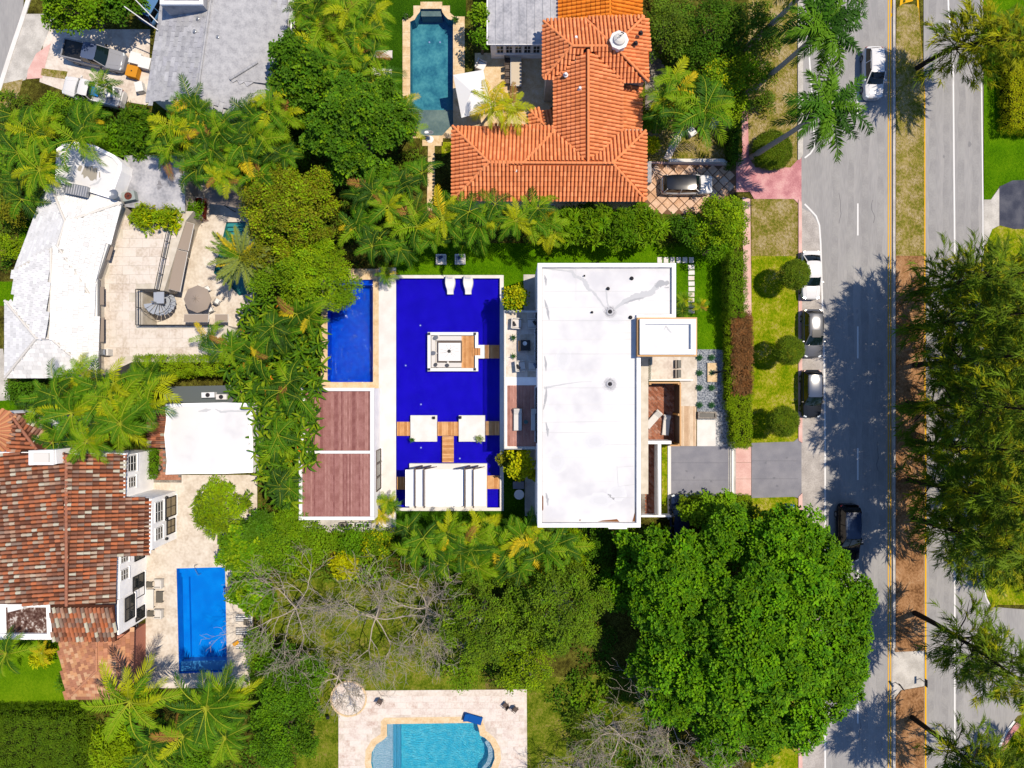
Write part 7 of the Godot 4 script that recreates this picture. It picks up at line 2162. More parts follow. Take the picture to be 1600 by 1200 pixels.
	# street furniture
	var bin := thing("recycling_bin", "blue wheeled recycling bin on the verge", "bin", w3(1231, 791))
	part(bin, "tub", MB.new().bbox(Vector3(0, 0.5, 0), Vector3(0.58, 1.0, 0.58), 0.03), mats.blue)
	part(bin, "lid", MB.new().bbox(Vector3(0, 1.04, 0), Vector3(0.64, 0.08, 0.66), 0.03), mats.blue)
	part(bin, "emblem", MB.new().lathe(Vector3(0.04, 1.082, 0), [Vector2(0.12, 0), Vector2(0.12, 0.006), Vector2(0.07, 0.006), Vector2(0.07, 0)], 12), mats.white)
	for k in 2:
		var s := thing("road_sign", ["low black sign post at the east side of the median gap", "low black sign post at the west side of the median gap"][k], "sign", w3([1437, 1399][k], [1060, 1066][k]), [0.0, 0.6][k], "sign posts of the median gap")
		part(s, "post", MB.new().tube([Vector3.ZERO, Vector3(0, 1.2, 0)], [0.035, 0.035], 6), mats.black)
		part(s, "plate", MB.new().box(Vector3(0, 1.05, 0), Vector3(0.05, 0.4, 0.7)), mats.charcoal)
	var po := thing("mailbox", "small black mailbox on a post at the corner of the far street", "mailbox", w3(4, 146))
	part(po, "post", MB.new().box(Vector3(0, 0.5, 0), Vector3(0.1, 1.0, 0.1)), mats.white)
	part(po, "box", MB.new().bbox(Vector3(0, 1.12, 0), Vector3(0.55, 0.28, 0.26), 0.06), mats.black)


func set_cars() -> void:
	var w := lit(244, 244, 246)
	car("white_suv", "white sport utility car with a glass roof heading south beside the median", "car", 1364, 114, -90, w, {"len": 4.95, "high": 1.72, "sunroof": [0.75, 0.5, 0.95]})
	car("white_sedan", "white sedan parked at the pink kerb behind a round bush", "car", 1267, 430, -90, w, {"len": 4.7, "high": 1.45, "wide": 1.82, "rails": false, "tail": -0.4, "rear": -0.26, "front": 0.06, "nose": 0.22, "shoulder": 0.92})
	car("grey_car", "silver grey car with a square sunroof parked at the pink kerb", "car", 1269, 521, -90, lit(118, 120, 126), {"len": 4.65, "high": 1.68, "sunroof": [0.1, 0.7, 0.85], "metal": 0.3})
	car("black_suv", "black sport utility car with a grey bonnet parked southernmost at the pink kerb", "car", 1267.5, 615, -90, lit(52, 56, 64), {"len": 4.6, "high": 1.72, "metal": 0.3, "roof": lit(74, 88, 116)})
	car("large_black_suv", "long black sport utility car driving south past the big round tree", "car", 1325, 832, -90, lit(20, 24, 32), {"len": 5.5, "high": 1.92, "wide": 2.04, "rail": "steel", "roof": lit(40, 60, 92), "metal": 0.4})
	car("white_suv", "white sport utility car with a dark roof on the diamond driveway", "car", 1073, 289, 0, w, {"len": 4.9, "high": 1.7, "roof": Color(0.05, 0.06, 0.09), "rails": false, "tail": -0.47, "rear": -0.42, "front": 0.13, "nose": 0.25})
	car("dark_pickup", "dark pickup truck with a silver bonnet on the driveway by the grey house", "pickup truck", 149, 88, -13, lit(166, 168, 176), {"len": 5.9, "high": 1.88, "wide": 2.02, "pickup": true, "tail": -0.13, "rear": -0.1, "front": 0.11, "nose": 0.24, "rails": false, "roof": lit(92, 106, 138), "shoulder": 1.12, "group": ""})
	var p := car("white_pickup", "white pickup truck loaded with junk under the palms", "pickup truck", 147, 145, 166, w, {"len": 5.9, "high": 1.85, "wide": 2.0, "pickup": true, "tail": -0.02, "rear": 0.0, "front": 0.14, "nose": 0.26, "rails": false, "shoulder": 1.1, "bed": "greyroof", "group": ""})
	rng.seed = 77
	var tarp := thing("tarpaulin", "crumpled blue tarpaulin in the bed of the white pickup", "tarpaulin", p.position + Vector3(0.3, 1.2, 0.1), -0.25)
	var rows := []
	for i in 9:
		var line := []
		for j in 7:
			line.append(Vector3(-0.6 + j * 0.2, 0.1 + rng.randf_range(0, 0.16), -0.42 + i * 0.105))
		rows.append(line)
	part(tarp, "sheet", MB.new().grid(rows), mat("tarp", lit(40, 130, 220), 0.7))
	var names := ["white carton", "short grey plank", "white board", "black tube", "white plastic tub", "silver bucket"]
	for k in 6:
		var at := p.position + Vector3(1.0 + 0.32 * k * cos(0.24), 1.2, 0.28 * k * 0.3 + rng.randf_range(-0.5, 0.5))
		var o := thing("load_item", "%s among the load at the tail of the white pickup" % names[k], "cargo", at, rng.randf() * 3.0, "junk in the white pickup")
		if k % 3 == 0:
			part(o, "box", MB.new().bbox(Vector3(0, 0.14, 0), Vector3(0.6, 0.28, 0.4), 0.02), mats.white)
		elif k % 3 == 1:
			part(o, "shaft", MB.new().bar(Vector3(-0.6, 0.15, 0), Vector3(0.6, 0.22, 0.1), 0.14, 0.05), mats.greyroof if k == 1 else mats.white)
		else:
			part(o, "shell", MB.new().lathe(Vector3.ZERO, [Vector2(0.16, 0), Vector2(0.22, 0.3), Vector2(0.18, 0.28), Vector2(0, 0.05)], 12), mats.steel if k == 5 else mats.white)
	car("blue_car", "blue car in the shade beside the grey shingle house", "car", 243, 3, 60, lit(96, 140, 190), {"len": 4.5, "high": 1.5, "rails": false, "group": ""})
	car("dark_car", "dark navy car parked half under the hedge below the grey driveway", "car", 1062, 808, 90, lit(34, 48, 78), {"len": 4.4, "high": 1.55, "rails": false, "group": ""})
	for k in 2:
		var c := thing("utility_cable", ["upper of the two pale cables above the blue car", "lower of the two pale cables above the blue car"][k], "cable", w3(225, 20))
		var a := w3([208, 194][k], [-4, 10][k], 5.6); var b := w3(247, [36, 47][k], 4.4)
		wpart(c, "wire", MB.new().tube([a, a.lerp(b, 0.5) + Vector3.DOWN * 0.12, b], [0.05, 0.05, 0.05], 6), mats.white)


func set_trees() -> void:
	leaf_cluster("leaf_broad", 9, 0.2, 0.3, 0.19)
	leaf_cluster("leaf_round", 8, 0.30, 0.24, 0.2)
	leaf_cluster("leaf_long", 10, 0.26, 0.4, 0.1, 0.3)
	leaf_cluster("leaf_small", 10, 0.30, 0.2, 0.11)
	needle_tuft("tuft", 18, 1.1, 0.042)
	leaf_mat("redleaf", lit(120, 44, 36), 0.6, 0.3)
	# [u, v, height, radius, leaf tone, label, options]
	for r in [
		[98, -14, 7.0, 58, "fresh", "bright green street tree over the corner of the far street", {"leaf": "leaf_round", "mix": "bright"}],
		[180, -12, 6.0, 38, "deep", "dark green tree north of the dark pickup", {}],
		[70, 168, 3.6, 36, "fresh", "leafy bush between the white pickup and the corner street", {"leaf": "leaf_small"}], [116, 176, 3.4, 34, "deep", "dark bush in front of the white pickup", {"leaf": "leaf_small"}],
		[200, 203, 5.0, 46, "deep", "dense dark tree between the white pickup and the flat garage", {"leaf": "leaf_long", "mix": "fresh"}], [165, 215, 4.4, 28, "bright", "small green tree beside the rounded white wing", {"leaf": "leaf_long"}],
		[548, 183, 9.5, 98, "deep", "huge dark ficus with glossy leaves west of the teal pool", {"leaf": "leaf_broad", "dens": 1.25, "lobes": 48, "mix": "fresh", "every": 7}], [468, 112, 8.6, 60, "deep", "dark ficus reaching over the grey shingle roof", {"dens": 1.2, "mix": "fresh", "every": 7}], [450, 78, 8.8, 32, "deep", "small dark ficus crown at the edge of the grey shingle roof", {}],
		[448, 322, 8.5, 84, "olive", "olive brown rounded tree in the middle of the block", {"leaf": "leaf_small", "dens": 1.3, "lobes": 46, "mix": "hedge", "every": 2, "cs": 1.1}], [402, 300, 7.0, 40, "olive", "olive toned tree at the patio edge", {"leaf": "leaf_small", "mix": "hedge", "every": 3}],
		[478, 425, 7.5, 66, "hedge", "yellow green tree overhanging the lap pool", {"leaf": "leaf_small", "dens": 1.3, "mix": "fresh", "every": 2}], [536, 455, 5.4, 28, "fresh", "low leafy branch tree at the corner of the lap pool", {"leaf": "leaf_small", "dens": 1.3}], [404, 436, 6.0, 30, "fresh", "green tree over the far side of the plunge pool", {"leaf": "leaf_small"}], [398, 400, 6.4, 26, "olive", "olive tree above the plunge pool steps", {"leaf": "leaf_small"}],
		[1050, 38, 6.5, 50, "dull", "dull green tree at the northeast corner of the orange roof", {"leaf": "leaf_small", "dens": 0.8}], [1120, 30, 7.0, 56, "deep", "dark airy tree north of the garden court", {"leaf": "leaf_small", "dens": 0.8, "mix": "dull"}], [1178, 30, 6.6, 46, "dull", "dull green tree near the leaning palms", {"leaf": "leaf_small", "dens": 0.8, "mix": "fresh"}],
		[1128, 118, 6.4, 52, "fresh", "light green tree in the middle of the front garden", {"leaf": "leaf_small", "dens": 0.9, "mix": "lime", "every": 4}], [1178, 108, 6.0, 40, "hedge", "yellow green tree beside the leaning palm trunks", {"leaf": "leaf_small", "dens": 0.8}], [1100, 80, 6.0, 34, "deep", "dark tree behind the light green garden tree", {"leaf": "leaf_small"}], [1150, 162, 5.0, 30, "hedge", "small yellow green tree at the sidewalk", {"leaf": "leaf_small"}], [1024, 182, 3.2, 24, "fresh", "leafy shrub against the orange roofed house", {"leaf": "leaf_round"}], [1016, 225, 2.4, 14, "lime", "small bright shrub at the corner of the orange roof", {}],
		[890, 352, 5.0, 30, "fresh", "westernmost bushy tree of the row south of the orange roof", {"leaf": "leaf_long", "mix": "bright", "cs": 1.35, "lobes": 9}], [932, 347, 5.2, 32, "fresh", "second bushy tree of the row south of the orange roof", {"leaf": "leaf_long", "mix": "bright", "cs": 1.35, "lobes": 9}], [974, 352, 5.2, 32, "bright", "third bushy tree of the row south of the orange roof", {"leaf": "leaf_long", "mix": "fresh"}], [1014, 346, 4.8, 30, "fresh", "easternmost bushy tree of the row by the diamond driveway", {"leaf": "leaf_long", "mix": "bright", "cs": 1.35, "lobes": 9}],
		[1136, 340, 6.0, 52, "hedge", "rounded olive green tree beside the pink apron", {"leaf": "leaf_small", "dens": 1.2, "mix": "fresh", "every": 3}], [1086, 362, 4.6, 26, "deep", "dark shrub behind the white metal bench", {"leaf": "leaf_small"}], [1118, 384, 4.6, 26, "bright", "green shrub at the top of the tall hedge", {"leaf": "leaf_small"}], [1060, 352, 3.4, 18, "deep", "small dark shrub west of the white metal bench", {"leaf": "leaf_small"}],
		[806, 464, 5.6, 20, "lime", "small bright lime tree at the north end of the terrace", {"leaf": "leaf_round", "lobes": 14, "mix": "fresh"}], [812, 727, 4.6, 23, "lime", "lime green shrub at the south end of the terrace", {"leaf": "leaf_round", "lobes": 14, "sz": 1.25}], [787, 718, 2.4, 9, "olive", "small olive shrub at the pool corner by the terrace", {"leaf": "leaf_round"}], [832, 741, 2.4, 8, "lime", "tiny lime shrub beside the shaded paving strip", {"leaf": "leaf_round"}],
		[220, 340, 4.3, 21, "hedge", "western yellow green bush on the raised terrace", {"leaf": "leaf_long", "mix": "lime", "every": 4}], [257, 339, 4.3, 20, "hedge", "eastern yellow green bush on the raised terrace", {"leaf": "leaf_long", "mix": "lime", "every": 4}], [297, 325, 2.6, 17, "bright", "round green bush beside the white planter", {"leaf": "leaf_small"}],
		[332, 802, 5.0, 48, "hedge", "pale leaved tree south of the white cottage", {"leaf": "leaf_long", "dens": 0.8, "mix": "dull", "every": 3}], [372, 868, 5.4, 42, "bright", "bushy green tree at the north end of the bright blue pool", {"leaf": "leaf_broad", "mix": "hedge", "every": 3}], [388, 932, 5.4, 42, "bright", "bushy green tree overhanging the bright blue pool", {"leaf": "leaf_broad", "mix": "hedge", "every": 4}], [428, 860, 5.0, 40, "fresh", "green tree behind the striped cushion", {"leaf": "leaf_small", "mix": "deep"}], [400, 828, 4.6, 30, "deep", "dark green tree southeast of the white cottage", {"leaf": "leaf_broad"}], [450, 820, 4.4, 34, "fresh", "shrub at the southwest corner of the plank roofed pavilion", {"leaf": "leaf_long"}],
		[438, 1078, 7.0, 62, "deep", "dense green tree between the bright blue pool and the round patio", {"leaf": "leaf_small", "dens": 1.3, "mix": "bright", "every": 2}], [432, 1160, 7.0, 62, "deep", "dense green tree at the bottom edge west of the turquoise pool", {"leaf": "leaf_small", "dens": 1.3, "mix": "bright", "every": 2}], [400, 1020, 5.0, 34, "fresh", "low green tree at the south end of the striped loungers", {"leaf": "leaf_small"}], [300, 1185, 4.0, 44, "bright", "leafy shrub under the coconut palms at the bottom edge", {"leaf": "leaf_small"}], [170, 1185, 3.6, 46, "hedge", "yellow green shrub beside the dark clipped hedge", {"leaf": "leaf_long"}],
		[490, 850, 2.2, 34, "fresh", "leafy ground shrub west of the service paving", {"leaf": "leaf_small", "trunk": false}], [545, 846, 2.2, 30, "bright", "leafy ground shrub behind the cooling units", {"leaf": "leaf_small", "trunk": false}], [590, 852, 2.4, 28, "fresh", "leafy ground shrub at the end of the white path", {"leaf": "leaf_small", "trunk": false, "mix": "lime"}], [640, 866, 2.2, 24, "hedge", "leafy ground shrub below the pavilion lawn", {"leaf": "leaf_long", "trunk": false}], [535, 885, 1.6, 22, "lime", "bright low shrub among the bare branches", {"leaf": "leaf_long", "trunk": false}], [470, 880, 2.0, 26, "hedge", "low shrub under the western bare tree", {"leaf": "leaf_small", "trunk": false}],
		[752, 985, 8.6, 84, "dull", "greyish oak with dark gaps west of its pair in the garden", {"leaf": "leaf_small", "dens": 0.85, "mix": "fresh", "every": 3, "lobes": 40, "bark": "greybark"}], [878, 960, 8.8, 90, "dull", "greyish oak with dark gaps beside the huge round tree", {"leaf": "leaf_small", "dens": 0.85, "mix": "fresh", "every": 3, "lobes": 42, "bark": "greybark"}], [822, 1050, 7.0, 52, "hedge", "smaller oak at the corner of the turquoise pool deck", {"leaf": "leaf_small", "dens": 0.7, "mix": "dull", "every": 3, "bark": "greybark"}], [722, 1062, 6.0, 30, "fresh", "leafy low tree over the north edge of the travertine deck", {"leaf": "leaf_small", "dens": 0.6}],
		[885, 868, 4.0, 40, "hedge", "yellow green shrub south of the white villa", {"leaf": "leaf_long", "dens": 0.8}], [930, 850, 3.2, 34, "deep", "dark shrub at the southeast foot of the white villa", {"leaf": "leaf_small"}], [760, 880, 3.4, 36, "fresh", "leafy shrub below the row of garden palms", {"leaf": "leaf_long", "dens": 0.8}], [850, 895, 3.4, 34, "fresh", "shrub between the palms and the greyish oak", {"leaf": "leaf_small", "dens": 0.8}],
		[1204, 1026, 13.5, 232, "huge", "huge round bright green tree beside the street", {"leaf": "leaf_broad", "cs": 0.95, "mix": "hugedeep", "every": 2, "dens": 0.8, "lobes": 96, "lr": 1.7, "bumpy": 1.3, "deep": 6.5, "tr": 0.6, "group": ""}], [1046, 902, 11.0, 80, "huge", "bright green tree leaning toward the villa from the huge round tree", {"leaf": "leaf_broad", "cs": 0.95, "mix": "hugedeep", "every": 2, "dens": 0.8, "lobes": 22, "bumpy": 1.0, "group": ""}], [1212, 864, 11.0, 58, "huge", "bright green crown at the street end of the hedge", {"leaf": "leaf_broad", "cs": 0.95, "mix": "hugedeep", "every": 2, "dens": 0.8, "lobes": 15, "bumpy": 1.0, "group": ""}],
		[1100, 805, 4.6, 30, "fresh", "leafy tree just below the clipped hedge of the driveway", {"leaf": "leaf_broad"}], [1145, 808, 5.0, 34, "fresh", "leafy tree below the east end of the driveway hedge", {"leaf": "leaf_broad", "mix": "bright"}],
		[749, 22, 4.2, 17, "fresh", "northern of two climbing shrubs beside the metal roof annexe", {"leaf": "leaf_round"}], [751, 56, 4.0, 17, "bright", "southern of two climbing shrubs beside the metal roof annexe", {"leaf": "leaf_round"}],
		[10, 330, 3.6, 24, "olive", "olive shrub at the west edge north of the white tile house", {"leaf": "leaf_small"}], [8, 385, 3.4, 22, "hedge", "yellow green shrub at the west edge beside the white tile house", {"leaf": "leaf_small"}], [22, 612, 3.0, 30, "deep", "dark shrub south of the white tile house", {"leaf": "leaf_small"}], [60, 1030, 2.2, 16, "lime", "yellow leaved shrub on the lawn below the flat balcony", {"leaf": "leaf_long"}], [104, 1066, 2.2, 20, "deep", "dark spiky shrub beside the porch roof", {"leaf": "leaf_long"}],
		[1195, 155, 2.0, 20, "verge_bush", "low bush on the dry verge between the palm trunks", {"leaf": "leaf_small", "trunk": false}], [1206, 60, 2.6, 26, "dull", "scrubby bush near the top of the dry verge", {"leaf": "leaf_small", "dens": 0.6}]]:
		tree(r[0], r[1], r[2], r[3], r[4] if mats.has(r[4]) else "dull", r[5], r[6])
	for r in [[[1142, 392, 1166, 392, 1168, 492, 1143, 492], 3.2, "fresh", "tall green hedge along the pink sidewalk", {"rough": 0.35, "mix": 1}], [[1146, 488, 1175, 490, 1176, 614, 1147, 616], 2.2, "bronze", "reddish brown hedge between gravel bed and verge", {"rough": 0.3, "leaf": "leaf_long", "cs": 0.6}], [[1138, 486, 1149, 486, 1150, 640, 1139, 640], 1.9, "hedge", "thin green hedge in front of the reddish brown one", {"rough": 0.3}], [[1144, 612, 1175, 616, 1174, 699, 1148, 699], 2.0, "hedge", "yellow green hedge at the street end of the pebble strip", {"rough": 0.25}],
		[[1066, 778, 1176, 777, 1176, 797, 1068, 798], 1.8, "hedge", "clipped hedge along the south side of the grey driveway", {"rough": 0.12}], [[207, 556, 280, 555, 281, 588, 207, 588], 3.7, "hedge", "western clipped hedge box at the terrace edge", {"rough": 0.14}], [[283, 556, 348, 555, 349, 584, 284, 584], 3.6, "hedge", "eastern clipped hedge box at the terrace edge", {"rough": 0.14}], [[-60, 1122, 118, 1122, 118, 1260, -60, 1260], 3.2, "darkhedge", "broad dark clipped hedge at the bottom of the lawn", {"rough": 0.16}],
		[[1580, 74, 1640, 60, 1640, 200, 1582, 200], 2.0, "lime", "yellow green clipped hedge on the east lawn", {"rough": 0.14}], [[1146, 190, 1159, 190, 1159, 252, 1146, 252], 2.6, "deep", "dark column shaped hedge at the pink sidewalk", {"rough": 0.14}], [[226, 704, 240, 700, 241, 746, 228, 748], 1.2, "bright", "green strip of plants at the foot of the white wall", {"rough": 0.2}]]:
		hedge(r[0], r[1], r[2], r[3], r[4])
	# feathery pines on the median and beyond the east street
	var at := [458, 512, 568, 628, 688, 748, 808, 955, 1118]
	var which := ["northernmost of the pines standing close together on the median", "second pine from the north on the median", "third pine from the north on the median", "fourth pine from the north on the median", "fifth pine from the north on the median", "sixth pine from the north on the median", "seventh pine from the north, above the brown clearing of the median", "leaning pine just north of the concrete gap in the median", "southernmost pine on the median, below the concrete gap"]
	for i in 9:
		casuarina([1424, 1418, 1428, 1416, 1424, 1418, 1426, 1428, 1424][i], at[i], [15.5, 17, 17.5, 18, 17, 17.5, 16, 15.5, 15.0][i], [3.4, 3.9, 4.0, 4.2, 4.0, 4.0, 3.6, 3.8, 4.0][i], which[i], {"limbs": 52, "from": 0.16 if i < 7 else 0.34, "lean": Vector3(0.2 + 0.5 * (i % 3), 0, [0.4, 0.2, -0.2, 0.3, -0.3, 0.2, 0.1, 1.4, 0.6][i])})
	casuarina(1432, 105, 10.0, 4.0, "yellow green pine leaning over the east carriageway by itself", {"lean": Vector3(3.0, 0, 2.4), "from": 0.42, "gold": 0.7, "limbs": 46, "group": ""})
	for i in 6:
		casuarina([1580, 1572, 1584, 1574, 1586, 1590][i], [455, 560, 650, 745, 850, 1190][i], [11, 12, 11, 12, 11, 9][i], 3.8, "%s pine on the grass east of the street" % ["northernmost", "second", "third", "fourth", "fifth", "southernmost"][i], {"from": 0.15, "gold": 0.6, "group": "feathery pines east of the street"})
	for r in [[960, 1130, 6.5, 5.0, "grey leafless tree on the rough grass in front of the huge round tree", 0.0], [472, 935, 8.0, 6.0, "grey leafless tree spreading west above the lawn", 0.0], [592, 950, 8.0, 6.2, "grey leafless tree in the middle of the lawn", 0.0], [532, 1046, 5.0, 3.0, "small grey leafless tree beside the round patio", 0.0], [668, 935, 7.5, 5.2, "grey leafless tree against the greyish oak", 0.0], [1035, 1095, 8.0, 6.4, "grey leafless tree at the foot of the huge round tree", 0.0], [905, 1190, 6.0, 4.2, "grey leafless tree at the bottom edge east of the travertine deck", 0.0], [1100, 1190, 6.5, 4.6, "grey leafless tree at the bottom edge beneath the huge round tree", 0.0]]:
		bare_tree(r[0], r[1], r[2], r[3], r[4], {"leaves": r[5]})


